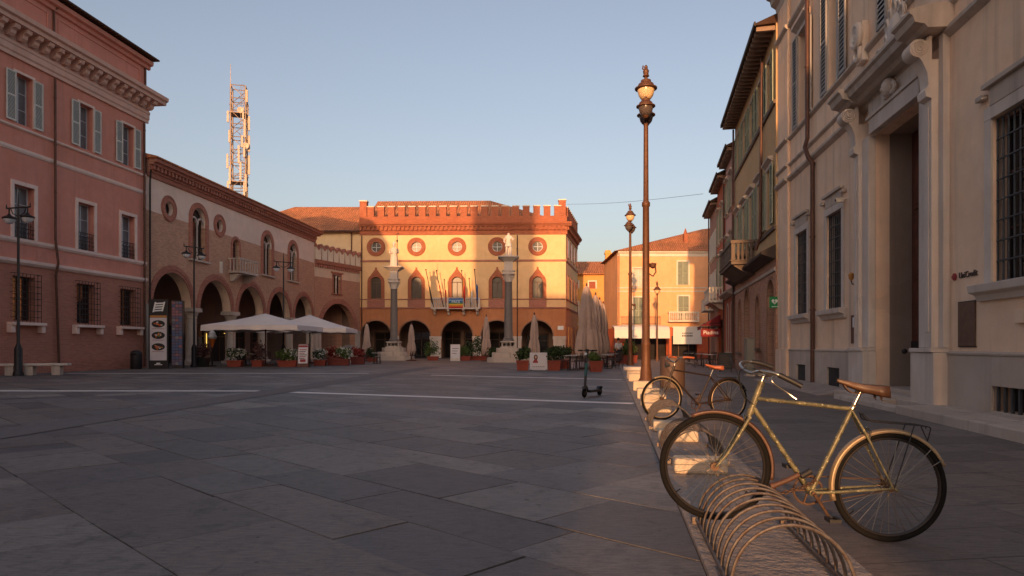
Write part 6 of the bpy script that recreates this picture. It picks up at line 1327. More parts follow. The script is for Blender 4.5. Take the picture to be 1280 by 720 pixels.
# ------------------------------------------------------------------ boards and totem
t = thing('menu_totem', 'tall black menu totem with three food pictures beside the first arcade arch', 'sign', (-19.1, 36.9, 0), .12)
mb = MB(); mb.box(-.5, .5, -.06, .06, 0, 3.75); mb.build('panel', 'menu_black', t, bevel=.01); mb = MB(); mb.box(-.43, .43, -.068, -.061, .45, 2.75, 0); mb.box(-.43, .43, -.068, -.061, 2.76, 2.88, 1); pr = mb.build('print', ['menu_white', 'gold'], t)
for i in range(3):
    z = 2.42 - .62 * i; e = MB(); e.lathe([(.34, 0), (.34, .01), (.01, .01)], (0, 0, 0), 24); e.v = [(x, -.0695 - q, z + y * .58) for x, y, q in e.v]; d = MB(); rnd = random.Random(i)
    ob = e.build('plate_picture', 'menu_black', pr)
    for k in range(16):
        a = rnd.uniform(0, 6.28); rr = rnd.uniform(0, .2); c = MB(); x, zz = rr * math.cos(a) * 1.1, rr * math.sin(a) * .6; c.lathe([(.05, 0), (.05, .004), (.01, .004)], (0, 0, 0), 8)
        d.add([(x + p, -.082 - q - .0006 * k, z + zz + y * .7) for p, y, q in c.v], c.f, k % 4)
    d.build('food_print', ['gold', 'f_red' if i != 1 else 'f_grn', 'menu_white', 'f_or'], pr)
    l = MB()
    for k in range(10): l.box(-.3 + .06 * k, -.255 + .06 * k, -.0725, -.0685, z - .27, z - .245)
    l.build('caption', 'text_red', pr)
mb = MB()
for k in range(4): mb.prism([(-.26 + .03 * k, 3.08 + .13 * k), (.22 + .03 * k, 3.12 + .13 * k), (.25 + .03 * k, 3.2 + .13 * k), (-.23 + .03 * k, 3.16 + .13 * k)], -.068, -.061)
mb.prism([(-.3, 3.05), (-.22, 3.05), (-.1, 3.6), (-.18, 3.6)], -.071, -.0685); mb.prism([(.16, 3.1), (.24, 3.1), (.36, 3.62), (.28, 3.62)], -.071, -.0685); mb.build('crest', 'sign_white', t)
mb = MB(); mb.box(-.2, .2, -.068, -.061, .2, .24); mb.box(-.1, .1, -.068, -.061, .26, .32); mb.build('footer_print', 'sign_white', t)
t = thing('picture_column', 'narrow post covered in blue and pink pictures right of the menu totem', 'sign', (-18.25, 37.3, 0), .2)
mb = MB(); rnd = random.Random(8); mb.box(-.28, .28, -.2, .2, 0, 3.7, 0)
for i in range(22):
    for k in range(3):
        z = .2 + i * .157; mb.box(-.26 + .175 * k, -.1 + .175 * k, -.206, -.201, z, z + .14, rnd.choice([1, 2, 3, 1, 4, 2] if i < 11 else [2, 4, 3, 2, 4, 1]))
mb.build('panel', ['menu_black', plain('print_blue', rgb(74, 88, 124), .5), plain('print_violet', rgb(96, 84, 104), .5), plain('print_grey', rgb(120, 116, 122), .5), plain('print_rose', rgb(140, 90, 100), .5)], t)
def easel(loc, rot, w, h, label, lines=6, red=True):
    t = thing('menu_board', label, 'menu board', loc, rot, 'menu boards on the square')
    for sg in (-1, 1):
        m = MB(); a = .16; m.add([(-w / 2, sg * .24, 0), (w / 2, sg * .24, 0), (w / 2, sg * .03, h), (-w / 2, sg * .03, h), (-w / 2, sg * .21, 0), (w / 2, sg * .21, 0), (w / 2, sg * .0, h), (-w / 2, sg * .0, h)], [(0, 1, 2, 3), (7, 6, 5, 4), (0, 4, 5, 1), (2, 6, 7, 3), (0, 3, 7, 4), (1, 5, 6, 2)]); m.build('frame', 'wood' if red else 'stone', t)
    m = MB(); f = lambda z: -.24 + .21 * z / h - .006
    def sh(x0, x1, z0, z1, mi, o=0): m.add([(x0, f(z0) - o, z0), (x1, f(z0) - o, z0), (x1, f(z1) - o, z1), (x0, f(z1) - o, z1)], [(0, 1, 2, 3)], mi)
    sh(-w / 2 + .04, w / 2 - .04, .22, h - .05, 0)
    if red: sh(-w / 2 + .05, w / 2 - .05, h - .2, h - .08, 1, .004)
    for i in range(lines):
        z = h - .32 - i * (h - .75) / lines; sh(-w * .34, w * (.34 - .1 * (i % 3)), z - .04, z, 2 if not red else 1 + i % 2, .004)
    if red: sh(-w * .25, w * .25, .3, .46, 1, .004)
    m.build('sheet', ['menu_white', 'text_red', 'text_dark'], t); return t
easel((-12.1, 39.6, 0), .1, .62, 1.35, 'white and red menu board standing before the planters at the parasol edge')
easel((-12.1, 50.7, 0), .1, .6, 1.3, 'smaller white menu board by the gate house arch', 4, False)
easel((-4.65, 56.0, 0), .05, .8, 1.35, 'blank looking white board before the middle town hall arch', 3, False)
t = thing('poster_panel', 'white poster panel with a dark haired figure in red between two square red planters', 'sign', (1.33, 34.2, 0), 0)
mb = MB(); mb.box(-.44, .44, -.04, .04, .02, .9); mb.build('panel', 'menu_white', t, bevel=.008)
for x in (-.38, .38): mb = MB(); mb.box(x - .03, x + .03, -.15, .15, 0, .05); mb.build('foot', 'dark_metal', t)
def disc(m, x, z, rx, rz, y, mi, n=18): m.add([(x + rx * math.cos(2 * PI * i / n), y, z + rz * math.sin(2 * PI * i / n)) for i in range(n)], [tuple(range(n))], mi)
mb = MB(); disc(mb, -.14, .66, .10, .14, -.0425, 0); disc(mb, -.14, .67, .055, .075, -.044, 1); mb.add([(-.3, -.0432, .38), (-.02, -.0432, .38), (-.04, -.0432, .48), (-.1, -.0432, .56), (-.2, -.0432, .56), (-.26, -.0432, .49)], [(0, 1, 2, 3, 4, 5)], 2)
for i in range(7): mb.box(-.3 + .09 * i, -.25 + .09 * i, -.0435, -.0405, .17, .21, 3)
mb.build('print', ['hair', 'skin', 'text_red', 'bronze'], t)
t = thing('cone_figure', 'giant ice cream cone figure on a post beside the first arcade pillar', 'sign', (-18.1, 41.2, 0))
mb = MB(); mb.lathe([(.25, 0), (.25, .05), (.04, .08), (.04, 1.1)], (0, 0, 0), 12); mb.build('post', 'iron', t, True); mb = MB(); mb.lathe([(.03, 1.1), (.2, 1.62), (.22, 1.66)], (0, 0, 0), 14); mb.build('cone', 'f_or', t, True); mb = MB(); mb.lathe([(.2, 1.64), (.26, 1.75), (.24, 1.86), (.19, 1.92), (.2, 1.98), (.12, 2.1), (.02, 2.22)], (0, 0, 0), 14); mb.build('scoop', 'sign_white', t, True)

# ------------------------------------------------------------------ cafe tables and chairs
def make_chair():
    t = thing('cafe_chair', 'dark metal cafe chair', 'chair', (0, 0, 0), 0, 'dark cafe chairs')
    mb = MB(); mb.box(-.21, .21, -.21, .21, .43, .46); mb.build('seat', 'dark_metal', t)
    mb = MB(); mb.tube([(-.2, .2, .46), (-.2, .25, .86), (.2, .25, .86), (.2, .2, .46)], .014, 6)
    for i in range(4): mb.tube([(-.12 + .08 * i, .205, .47), (-.12 + .08 * i, .25, .85)], .009, 5)
    mb.build('backrest', 'dark_metal', t)
    for x in (-.19, .19):
        for y in (-.19, .19): mb = MB(); mb.tube([(x, y, .43), (x * 1.15, y * 1.15, 0)], .013, 6); mb.build('leg', 'dark_metal', t)
    return t
def make_table():
    t = thing('cafe_table', 'small round cafe table', 'table', (0, 0, 0), 0, 'small cafe tables')
    mb = MB(); mb.lathe([(.36, .72), (.37, .74), (.35, .755), (.01, .755)], (0, 0, 0), 20); mb.build('tabletop', 'stone', t, True)
    mb = MB(); mb.lathe([(.24, 0), (.22, .03), (.04, .06), (.03, .72)], (0, 0, 0), 14); mb.build('pedestal', 'dark_metal', t, True); return t
def seating():
    rnd = random.Random(11); ch = make_chair(); tb = make_table(); first = [True, True]
    def put(k, x, y, r, lab):
        src = (ch, tb)[k]
        if first[k]: first[k] = False; src.location = (x, y, 0); src.rotation_euler = (0, 0, r); src['label'] = lab
        else: dup(src, (x, y, 0), r, lab)
    spots = [(2.95, 34.6, 'between the red planters and the scooter'), (3.4, 36.2, 'between the red planters and the scooter'), (5.2, 37.2, 'right of the tall furled parasols'), (5.6, 40.2, 'right of the tall furled parasols'), (6.3, 42.5, 'right of the tall furled parasols'),
             (11.6, 41.8, 'outside the russet house shop'), (12.0, 46.2, 'outside the russet house shop'), (11.2, 38.6, 'outside the rosy house'),
             (-15.6, 41.8, 'under the open parasols'), (-13.6, 42.4, 'under the open parasols'), (-16.8, 43.0, 'under the open parasols'), (-13.0, 46.5, 'under the open parasols'), (-15.0, 47.5, 'under the open parasols'), (-9.3, 47, 'at the end of the terrace by the cream flowers')]
    for x, y, w in spots:
        put(1, x, y, 0, 'small round cafe table ' + w); k = 3 if y < 44 else 2; a0 = rnd.uniform(0, 6)
        for i in range(k):
            a = a0 + 2 * PI * i / k; put(0, x + .62 * math.cos(a), y + .62 * math.sin(a), a - PI / 2, 'dark metal cafe chair ' + w)
seating()

def person():
    t = thing('person', 'person in white shirt and dark trousers standing near the second tall lamp', 'person', (7.05, 45.2, 0), .4)
    J = [(0, 0, .95), (0, 0, 1.15), (0, -.01, 1.38), (0, 0, 1.5), (0, -.01, 1.62), (-.09, 0, .9), (-.1, -.02, .5), (-.1, .02, .08), (-.11, -.12, .04), (.09, 0, .9), (.11, -.04, .5), (.11, .03, .08), (.12, -.1, .04), (-.18, 0, 1.38), (-.24, 0, 1.1), (-.2, -.16, .92), (.18, 0, 1.38), (.25, -.02, 1.1), (.2, -.22, 1.0)]
    Ed = [(0, 1), (1, 2), (2, 3), (3, 4), (0, 5), (5, 6), (6, 7), (7, 8), (0, 9), (9, 10), (10, 11), (11, 12), (2, 13), (13, 14), (14, 15), (2, 16), (16, 17), (17, 18)]
    Rd = [.13, .12, .14, .055, .095, .09, .06, .045, .04, .09, .06, .045, .04, .065, .045, .035, .065, .045, .035]
    skin_figure('body', J, Ed, Rd, 'skin', t)
    S = [0, 1, 2, 13, 14, 16, 17]; mp = {j: i for i, j in enumerate(S)}
    skin_figure('shirt', [J[j] for j in S], [(mp[a], mp[b]) for a, b in Ed if a in mp and b in mp], [.15, .14, .16, .08, .06, .08, .06], 'shirt', t)
    S = [0, 5, 6, 7, 9, 10, 11]; mp = {j: i for i, j in enumerate(S)}
    skin_figure('trousers', [J[j] for j in S], [(mp[a], mp[b]) for a, b in Ed if a in mp and b in mp], [.15, .11, .08, .07, .11, .08, .07], 'trouser', t)
    m = MB(); m.ball((0, .015, 1.675), .105, 12); m.build('hair', 'hair', t, True)
person()

# ------------------------------------------------------------------ bicycles
def wheel(t, c, ax, R, mats, nsp=36, seed=0):
    """hub mesh with tyre, rim and single spokes as sub-parts; c centre, ax axle direction"""
    ax = Vector(ax).normalized(); c = Vector(c); u = Vector((0, 0, 1)); w = ax.cross(u)
    m = MB(); m.tube([c - ax * .05, c + ax * .05], .012, 10); m.tube([c - ax * .034, c - ax * .028], .026, 14); m.tube([c + ax * .028, c + ax * .034], .026, 14); m.tube([c - ax * .07, c + ax * .07], .006, 6)
    hub = m.build('wheel', 'rustpart', t, True)
    m = MB(); m.torus(c, ax, R - .021, .0205, 72, 10); m.build('tyre', mats['tyre'], hub, True)
    m = MB(); m.torus(c, ax, R - .042, .010, 72, 8, 0, 0, 2 * PI, 1.5); m.build('rim', mats['rim'], hub, True)
    for i in range(nsp):
        sg = 1 if i % 2 else -1; a = 2 * PI * i / nsp; b = a + (.55 if (i // 2) % 2 else -.55)
        p = c + ax * sg * .031 + (u * math.cos(b) + w * math.sin(b)) * .024; q = c + (u * math.cos(a) + w * math.sin(a)) * (R - .048)
        m = MB(); m.tube([p, q], .0017 if nsp > 30 else .0022, 4); m.build('spoke', 'spoke', hub)
    v = MB(); d = (u * math.cos(2.2) + w * math.sin(2.2)); v.tube([c + d * (R - .05), c + d * (R - .085)], .004, 5); v.build('valve', 'rubber', hub)
    return hub
def guard(t, c, ax, r, a0, a1, mat, wd=.028):
    ax = Vector(ax).normalized(); c = Vector(c); fw = Vector((ax.y, -ax.x, 0)); n = 32; vs = []
    prof = [(-wd, -.022), (-wd * .85, -.006), (-wd * .4, .002), (0, .004), (wd * .4, .002), (wd * .85, -.006), (wd, -.022)]
    for i in range(n + 1):
        a = a0 + (a1 - a0) * i / n; d = fw * math.cos(a) + Vector((0, 0, 1)) * math.sin(a)
        for y, h in prof: vs.append(c + d * (r + h) + ax * y)
    k = len(prof); m = MB(); m.add(vs, [(i * k + j, i * k + j + 1, (i + 1) * k + j + 1, (i + 1) * k + j) for i in range(n) for j in range(k - 1)])
    o = m.build('mudguard', mat, t, True); sd = o.modifiers.new('thickness', 'SOLIDIFY'); sd.thickness = .002; return o
def curve(pts, n=6):
    """smooth polyline through pts (Catmull-Rom)"""
    P = [Vector(p) for p in pts]; out = []
    for i in range(len(P) - 1):
        a, b, c, d = P[max(i - 1, 0)], P[i], P[i + 1], P[min(i + 2, len(P) - 1)]
        for j in range(n):
            s = j / n; out.append(.5 * ((2 * b) + (c - a) * s + (2 * a - 5 * b + 4 * c - d) * s * s + (3 * b - a - 3 * c + d) * s ** 3))
    out.append(P[-1]); return out
def saddle(t, nose, back, zn, zm, zb, mat, post):
    n, k = 16, 11; vs = []
    for i in range(n + 1):
        s = i / n; x = nose + (back - nose) * s
        w = .018 + .022 * min(1, s * 4) + (.058 * max(0, min(1, (s - .3) / .5)) ** 1.4) - .022 * max(0, (s - .86) / .14)
        z = zn + (zm - zn) * min(1, s / .5) if s < .5 else zm + (zb - zm) * (s - .5) / .5
        sk = .022 + .05 * s
        for j in range(k):
            q = -1 + 2 * j / (k - 1); y = w * math.sin(q * PI / 2 * .98); f = abs(q)
            zz = z - (.012 * f ** 2 if f < .6 else .0043 + sk * ((f - .6) / .4) ** 1.3); vs.append((x, y * (1 - .18 * max(0, f - .75)), zz))
    m = MB(); m.add(vs, [(i * k + j, i * k + j + 1, (i + 1) * k + j + 1, (i + 1) * k + j) for i in range(n) for j in range(k - 1)] + [tuple(range(k)), tuple((n) * k + j for j in range(k))])
    o = m.build('saddle', mat, t, True); sd = o.modifiers.new('thickness', 'SOLIDIFY'); sd.thickness = .006
    r = MB()
    for y in (-.022, .022): r.tube(curve([(nose - (nose - back) * .1, y * .5, zn - .03), (post[0] + .06, y, zm - .055), (post[0] - .04, y, zm - .055), (back + .03, y * 1.8, zb - .03)]), .0035, 6)
    for y in (-.045, .045): r.tube([(back + .04, y, zb - .085 + .012 * math.sin(q)) if q % 2 else (back + .055, y, zb - .085 + q * .006) for q in range(10)], .003, 5)
    r.build('saddle_rail', 'rustpart', o, True); return o

def bike(loc, rotz, label, P, mt, steer=0.0, group=None):
    t = thing('bicycle', label, 'bicycle', loc, rotz, group); p3 = lambda q, y=0: (q[0], y, q[1])
    R, F, BB, SCl, HT_, HB = P['R'], P['F'], P['BB'], P['S'], P['HT'], P['HB']
    def lerp(a, b, s): return (a[0] + (b[0] - a[0]) * s, a[1] + (b[1] - a[1]) * s)
    # frame
    m = MB(); m.tube([p3(lerp(HT_, HB, -.05)), p3(lerp(HT_, HB, 1.08))], .019, 14); m.tube([p3(lerp(HT_, HB, -.08)), p3(lerp(HT_, HB, .03))], .023, 14); m.tube([p3(lerp(HT_, HB, .98)), p3(lerp(HT_, HB, 1.12))], .023, 14)
    m.tube([p3(P['TT']), p3(SCl)], .0135, 14); m.tube([p3(lerp(HT_, HB, .85)), p3(BB)], .0155, 14); m.tube([p3(BB), p3(lerp(BB, SCl, 1.05))], .0145, 14)
    m.tube([p3(BB, -.04), p3(BB, .04)], .021, 14)
    for y in (-1, 1):
        m.tube([p3(BB, y * .03), p3(lerp(BB, R, .3), y * .045), p3(R, y * .06)], [.0115, .011, .008], 10); m.tube([p3(lerp(SCl, BB, .02), y * .018), p3(lerp(SCl, R, .3), y * .035), p3(R, y * .062)], [.0085, .008, .007], 10)
        m.tube([p3((R[0] + .02, R[1] + .015), y * .063), p3((R[0] - .025, R[1] - .012), y * .063)], .009, 6)
    m.tube([p3(lerp(SCl, R, .3), -.036), p3(lerp(SCl, R, .3), .036)], .006, 8)
    m.build('frame', mt['frame'], t, True)
    # fork, turned by the steering angle about the head tube foot
    cs, sn = math.cos(steer), math.sin(steer); ox = HB[0]
    S3 = lambda x, y, z: (ox + (x - ox) * cs + y * sn, -(x - ox) * sn + y * cs, z)
    cr = P['CR']; m = MB(); m.tube([S3(HB[0], 0, HB[1]), S3(cr[0], 0, cr[1])], .016, 10); m.tube([S3(cr[0], -.052, cr[1]), S3(cr[0], .052, cr[1])], .012, 10)
    for y in (-1, 1): m.tube([S3(x, y * yy, z) for x, yy, z in ((cr[0], .05, cr[1]), (lerp(cr, F, .45)[0] - .012, .052, lerp(cr, F, .45)[1]), (lerp(cr, F, .75)[0] - .015, .054, lerp(cr, F, .75)[1]), (F[0], .056, F[1]))], [.012, .011, .009, .007], 10)
    m.build('fork', mt['fork'], t, True)
    axF = Vector((sn, cs, 0)); cF = Vector(S3(F[0], 0, F[1]))
    wheel(t, p3(R), (0, 1, 0), .35, mt, mt['nsp']); wheel(t, cF, axF, .35, mt, mt['nsp'])
    g = guard(t, p3(R), (0, 1, 0), .366, -.25, 2.75, mt['guard']); s = MB()
    for y in (-1, 1):
        s.tube([p3(R, y * .066), (R[0] + .366 * math.cos(2.35), y * .03, R[1] + .366 * math.sin(2.35))], .0028, 5); s.tube([p3(R, y * .066), (R[0] + .366 * math.cos(2.62), y * .03, R[1] + .366 * math.sin(2.62))], .0028, 5)
    s.build('stay', 'spoke', g)
    guard(t, cF, axF, .366, P['FG'][0], P['FG'][1], mt['fguard'])
    # saddle and post
    sp = P['SP']; m = MB(); m.tube([p3(SCl), p3(sp)], .0125, 12); m.tube([(sp[0] - .03, 0, sp[1]), (sp[0] + .03, 0, sp[1])], .014, 8); m.tube([p3(lerp(SCl, sp, -.02)), p3(lerp(SCl, sp, .1))], .018, 12); m.build('seat_post', 'chrome', t, True)
    saddle(t, *P['SA'], mt['saddle'], sp)
    # stem, handlebar, grips, levers
    st = P['ST']; m = MB(); m.tube([p3(HT_), p3(st)], .0115, 12); m.tube([p3((st[0] - .005, st[1])), p3((st[0] + P['ext'], st[1] + .012))], .0125, 12); m.tube([(st[0] + P['ext'], -.03, st[1] + .014), (st[0] + P['ext'], .03, st[1] + .014)], .017, 12); m.build('stem', mt['bar'], t, True)
    hb = MB(); full = []
    for y, pts in ((-1, P['HBR']), (1, P['HBL'])):
        c = curve([(st[0] + P['ext'], 0, st[1] + .014)] + pts); full.append((y, c)); hb.tube(c, .011, 12)
    ho = hb.build('handlebar', mt['bar'], t, True)
    for y, c in full:
        k = int(len(c) * .66); m = MB(); m.tube(c[k:] + [c[-1] + (c[-1] - c[-2]).normalized() * .012], .0165, 12); m.build('grip', mt['grip'], ho, True)
        a = c[k - 2]; b = c[-1]; m = MB(); m.tube(curve([a + Vector((.005, 0, -.015)), a + Vector((.02, y * .02, -.045)), a.lerp(b, .55) + Vector((.01, 0, -.06)), b + Vector((.02, 0, -.055))]), [.006] * 18 + [.005], 8) if False else m.tube(curve([a + Vector((.005, 0, -.015)), a + Vector((.02, y * .02, -.05)), a.lerp(b, .55) + Vector((.01, 0, -.075)), b + Vector((.02, 0, -.085))]), .0055, 8); m.build('brake_lever', 'chrome', ho, True)
        m = MB(); m.tube(curve([a + Vector((.01, 0, -.02)), a + Vector((.12, -y * .03, .03)), Vector((st[0] + .16, y * .03, st[1] + .02)), Vector((st[0] + .13, y * .02, st[1] - .12)), Vector(p3(lerp(HT_, HB, .8), y * .03))]), .0028, 6); m.build('brake_cable', 'cable', ho, True)
    # crankset and chain
    cx, cz = BB; m = MB(); ax = (0, 1, 0); yr = -.05; m.torus((cx, yr, cz), ax, .088, .006, 40, 6)
    for k in range(5): a = 2 * PI * k / 5; m.tube([(cx, yr, cz), (cx + .088 * math.cos(a), yr, cz + .088 * math.sin(a))], .007, 6)
    for k in range(40): a = 2 * PI * k / 40; m.box(cx + .096 * math.cos(a) - .003, cx + .096 * math.cos(a) + .003, yr - .002, yr + .002, cz + .096 * math.sin(a) - .003, cz + .096 * math.sin(a) + .003)
    m.tube([(cx, -.06, cz), (cx, .06, cz)], .014, 10); co = m.build('crankset', 'rustpart', t, True)
    ca = P['crank']
    for sg, y in ((1, .068), (-1, -.072)):
        e = (cx + sg * .17 * math.cos(ca), y, cz + sg * .17 * math.sin(ca)); m = MB(); m.tube([(cx, y, cz), e], [.012, .009], 8); m.build('crank_arm', 'rustpart', co, True)
        m = MB(); m.tube([e, (e[0], e[1] + (.1 if y > 0 else -.1), e[2])], .006, 6); yy = e[1] + (.055 if y > 0 else -.055); m.box(e[0] - .035, e[0] - .012, yy - .045, yy + .045, e[2] - .012, e[2] + .012); m.box(e[0] + .012, e[0] + .035, yy - .045, yy + .045, e[2] - .012, e[2] + .012); m.box(e[0] - .035, e[0] + .035, yy - .046, yy - .038, e[2] - .01, e[2] + .01); m.box(e[0] - .035, e[0] + .035, yy + .038, yy + .046, e[2] - .01, e[2] + .01); m.build('pedal', mt['pedal'], co)
    m = MB(); m.tube([(cx + .01, yr, cz + .094), (R[0], yr, R[1] + .036)], .0042, 6); m.tube([(cx + .01, yr, cz - .094), (R[0], yr, R[1] - .036)], .0042, 6); m.torus((R[0], yr, R[1]), ax, .034, .006, 20, 6); m.build('chain', 'rustpart', t, True)
    # luggage rack
    if P.get('rack'):
        a, b = P['rack']; m = MB()
        for y in (-.055, 0, .055): m.tube(curve([(a[0] + .05, y * .4, a[1] + .05), (a[0] + .02, y, a[1] + .01), (a[0] - .03, y, a[1]), (b[0], y, b[1]), (b[0] - .035, y, b[1] - .02)]), .004, 6)
        for s in (.05, .35, .65, .98): q = lerp(a, b, s); m.tube([p3(q, -.055), p3(q, .055)], .0035, 6)
        m.tube([(b[0] - .035, -.055, b[1] - .02), (b[0] - .045, 0, b[1] - .1), (b[0] - .035, .055, b[1] - .02)], .004, 6)
        for y in (-1, 1): m.tube([p3(lerp(a, b, .8), y * .055), p3(R, y * .07)], .004, 6)
        m.build('luggage_rack', mt['rack'], t, True)
    # brakes, lamp
    m = MB(); q = lerp(SCl, R, .28)
    for y in (-1, 1): m.tube([p3((q[0] - .03, q[1] + .02), y * .004), p3((q[0] - .035, q[1]), y * .04), p3((q[0] - .03, q[1] - .05), y * .03)], .006, 6)
    m.build('brake', 'chrome', t, True); m = MB()
    for y in (-1, 1): m.tube([S3(cr[0] + .03, y * .004, cr[1] + .015), S3(cr[0] + .03, y * .04, cr[1] - .01), S3(cr[0] + .025, y * .03, cr[1] - .05)], .006, 6)
    m.build('brake', 'chrome', t, True)
    if P.get('lamp'):
        l = P['lamp']; m = MB(); m.lathe([(.01, 0), (.03, .01), (.04, .05), (.042, .075), (.01, .08)], (0, 0, 0), 14); m.v = [S3(l[0] + z, y, l[1] + x) for x, y, z in m.v]; m.tube([S3(l[0], 0, l[1]), S3(HT_[0] + .02, 0, HT_[1] - .03)], .006, 6); m.build('headlight', 'chrome', t, True)
    return t

NEAR = dict(R=(0, .35), F=(1.078, .462), BB=(.48, .31), S=(.225, .842), HT=(.79, 1.0), HB=(.852, .83), TT=(.812, .905), CR=(.868, .785), SP=(.172, .955),
            SA=(.315, .02, 1.035, 1.002, .992), ST=(.772, 1.052), ext=.03, HBR=[(.862, -.07, 1.075), (.868, -.2, 1.12), (.80, -.268, 1.135), (.72, -.275, 1.125), (.645, -.28, 1.10)],
            HBL=[(.85, .07, 1.072), (.835, .18, 1.085), (.775, .235, 1.075), (.71, .252, 1.045), (.635, .262, 1.005)], FG=(1.15, 3.35), crank=math.radians(-122), rack=((.12, .765), (-.19, .742)))
bike((2.385, 4.319, .004), math.atan2(.081, -1.075), 'worn olive green bicycle with brown saddle, nearest, its front wheel held in the first rack', NEAR,
     dict(frame='bike_paint', fork='bike_paint', tyre='rubber', rim='rim_dark', guard='fender', fguard='rust_fender', saddle='leather', bar='chrome', grip='black', pedal='black', rack='iron', nsp=36), math.radians(7), 'parked bicycles')
FAR = dict(R=(0, .35), F=(1.2, .39), BB=(.56, .29), S=(.33, .745), HT=(.985, .90), HB=(1.05, .74), TT=(1.0, .85), CR=(1.065, .70), SP=(.275, .86),
           SA=(.42, .12, .945, .915, .915), ST=(.965, .965), ext=.02, HBR=[(.99, -.08, .99), (1.0, -.2, 1.04), (.93, -.27, 1.06), (.80, -.29, 1.05)],
           HBL=[(.99, .08, .99), (1.0, .2, 1.04), (.93, .27, 1.06), (.80, .29, 1.05)], FG=(1.2, 3.0), crank=math.radians(-60), lamp=(1.06, .93), rack=((.2, .72), (-.1, .72)))
bike((3.58, 11.3, .004), math.atan2(-.3, -1.18), 'dark brown bicycle with tan saddle and cream rims parked farther along the racks', FAR,
     dict(frame='bike_dark', fork='bike_dark', tyre='rubber', rim='fender', guard='bike_dark', fguard='fender', saddle='red_leather', bar='chrome', grip='red_leather', pedal='black', rack='iron', nsp=28), math.radians(4), 'parked bicycles')

# chain lock on the near bicycle
t = thing('chain_lock', 'rusty chain lock slung between the olive bicycle frame and the rack', 'lock', (2.385, 4.319, .004), math.atan2(.081, -1.075))
c = curve([(.47, .06, .40), (.52, .075, .37), (.60, .06, .335), (.70, .03, .30), (.80, .0, .295), (.88, -.02, .29)], 5)
for i in range(0, len(c) - 1):
    a, b = c[i], c[i + 1]; d = (b - a); mid = (a + b) / 2; L = d.length * .62; d.normalize(); u = Vector((0, 1, 0)) if i % 2 else Vector((0, 0, 1)); u = (u - d * u.dot(d)).normalized()
    pts = [mid + d * L * math.cos(q) + u * .011 * math.sin(q) for q in [2 * PI * k / 12 for k in range(12)]]; m = MB(); m.tube(pts, .0042, 6, 0, True); m.build('chain_link', 'rustpart', t, True)
m = MB(); m.tube([(.57, .05, .43), (.64, .055, .395), (.72, .05, .36)], .017, 12); m.tube([(.72, .05, .36), (.745, .05, .35)], .021, 12); m.build('lock_sleeve', 'frame_b', t, True)
m = MB(); m.tube([(.50, .06, .455), (.56, .06, .42)], .02, 12); m.build('lock_body', 'iron', t, True)

# ------------------------------------------------------------------ racks and stone blocks on the kerb strip
AS = math.atan2(1, .145)
def rack(y0, n, label, r=.29, st=.145):
    t = thing('bike_rack', label, 'bike rack', (SX(y0) + .36, y0, .028), AS, 'hooped bicycle racks along the kerb')
    L = n * st
    for y in (-r, r):
        m = MB(); m.tube([(-.12, y, .03), (L + .02, y, .03)], .017, 10); m.build('rail', 'rusty_steel', t, True)
        for x in (.0, L - .1): m = MB(); m.box(x - .03, x + .03, y - .035, y + .035, 0, .045); m.build('foot', 'rusty_steel', t)
    for i in range(n):
        m = MB(); x = i * st; pts = [(x + .012 * math.sin(a), r * math.cos(a), .04 + (r + .015) * math.sin(a)) for a in [PI * k / 20 for k in range(21)]]; m.tube(pts, .0095, 8); m.build('hoop', 'rusty_steel', t, True)
rack(4.4 + .075 - 8 * .145, 10, 'nearest hooped steel rack holding the olive bicycle')
rack(7.05, 9, 'second hooped steel rack, seen through the front wheel of the olive bicycle')
rack(9.95, 9, 'third hooped steel rack holding the dark bicycle')
def block(y, h, label, w=.5, d=.22, off=.08):
    t = thing('stone_block', label, 'stone block', (SX(y) + off + w / 2, y, .028), AS - PI / 2, 'stone blocks on the kerb strip')
    m = MB(); rnd = random.Random(int(y * 10)); m.box(-w / 2, w / 2, 0, d, 0, h); m.v = [(a + rnd.uniform(-.008, .008), b + rnd.uniform(-.008, .008), c) for a, b, c in m.v]; m.build('body', 'block', t, bevel=.03)
    g = MB(); g.box(-w / 2 + .05, w / 2 - .05, .03, d - .03, -.004, .001); g.build('mortar_bed', 'stone_d', t)
block(6.45, .15, 'pale stone block seen through the front wheel of the olive bicycle'); block(8.62, .15, 'pale stone block just beyond the second rack'); block(9.62, .15, 'pale stone block in front of the third rack')
block(12.4, .17, 'sunlit stone block right behind the front wheel of the dark bicycle'); block(13.7, .24, 'taller sunlit stone block two places behind the dark bicycle', .5, .3); block(15.6, .24, 'sunlit stone block halfway to the first tall lamp', .5, .3); block(18.4, .26, 'sunlit stone block before the first tall lamp', .5, .3); block(23.2, .26, 'sunlit stone block just past the first tall lamp', .5, .3)

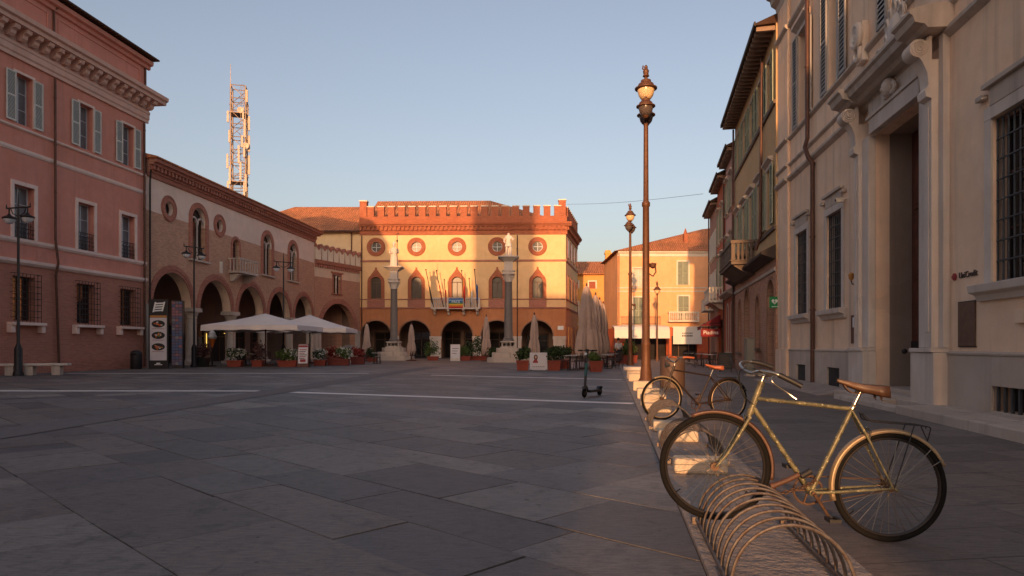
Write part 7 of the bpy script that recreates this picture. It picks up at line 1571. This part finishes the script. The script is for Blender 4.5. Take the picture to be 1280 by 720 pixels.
# ------------------------------------------------------------------ kick scooter
def scooter():
    f = Vector((1.74, 16.4)); r = Vector((2.2, 17.15)); d = (f - r); L = d.length; t = thing('kick_scooter', 'black electric kick scooter standing on the piazza left of the kerb', 'scooter', (r.x, r.y, 0), math.atan2(d.y, d.x))
    for x in (0, L):
        m = MB(); m.tube([(x, -.03, .11), (x, .03, .11)], .04, 14); w = m.build('wheel', 'dark_metal', t, True); m = MB(); m.torus((x, 0, .11), (0, 1, 0), .082, .03, 30, 8); m.build('tyre', 'rubber', w, True)
    m = MB(); m.box(.14, L - .2, -.09, .09, .11, .165); m.box(.15, L - .22, -.08, .08, .166, .172); m.build('deck', 'black', t, bevel=.012)
    m = MB(); m.tube([(L - .21, 0, .14), (L - .14, 0, .2), (L - .08, 0, .27)], .03, 10); m.tube([(.14, -.06, .13), (.0, -.06, .11)], .015, 8); m.tube([(.14, .06, .13), (.0, .06, .11)], .015, 8); m.build('frame', 'black', t, True)
    T0 = (L - .03, 0, .25); T1 = (L - .16, 0, 1.12); m = MB(); m.tube([(L, -.045, .11), (L - .02, -.045, .24)], .012, 8); m.tube([(L, .045, .11), (L - .02, .045, .24)], .012, 8); m.box(L - .06, L, -.06, .06, .235, .265); m.tube([T0, T1], [.032, .026], 12); st = m.build('stem', 'black', t, True)
    m = MB(); m.tube([(L - .07, 0, .52), (L - .115, 0, .82)], .034, 12); m.build('decal_sleeve', plain('teal_sleeve', rgb(30, 92, 92), .5), st, True)
    m = MB(); m.tube([(T1[0], -.24, 1.13), (T1[0], .24, 1.13)], .013, 10); m.box(T1[0] - .03, T1[0] + .06, -.04, .04, 1.11, 1.16); h = m.build('handlebar', 'black', t, True)
    for y in (-1, 1): m = MB(); m.tube([(T1[0], y * .13, 1.13), (T1[0] - .02, y * .25, 1.13)], .019, 10); m.build('grip', 'rubber', h, True)
    m = MB(); m.tube([(T1[0] + .03, .1, 1.12), (T1[0] + .06, .2, 1.09)], .007, 6); m.build('brake_lever', 'iron', h, True)
    for x in (0, L):
        m = MB(); n = 10; vs = []
        for i in range(n + 1):
            a = (.4 + 2.2 * i / n) if x == 0 else (.9 + 2.0 * i / n); vs += [(x + .128 * math.cos(a), -.04, .11 + .128 * math.sin(a)), (x + .128 * math.cos(a), .04, .11 + .128 * math.sin(a))]
        m.add(vs, [(2 * i, 2 * i + 1, 2 * i + 3, 2 * i + 2) for i in range(n)]); m.build('mudguard', 'black', t, True)
    m = MB(); m.lathe([(.01, 0), (.03, .01), (.034, .05), (.01, .055)], (0, 0, 0), 12); m.v = [(T1[0] + .05 + z, x, 1.05 + y) for x, y, z in m.v]; m.build('headlight', 'opal_w', t, True)
scooter()

# overhead cable from the town hall corner to the right-hand row
t = thing('overhead_cable', 'thin cable strung across the street from the town hall corner to the right hand row', 'cable', (0, 0, 0))
p, q = Vector((5.6, 69.3, 15.6)), Vector((11.9, 42.5, 10.7)); m = MB(); m.tube([p.lerp(q, i / 16) - Vector((0, 0, .18 * math.sin(PI * i / 16))) for i in range(17)], .012, 5); m.build('wire', 'cable', t)
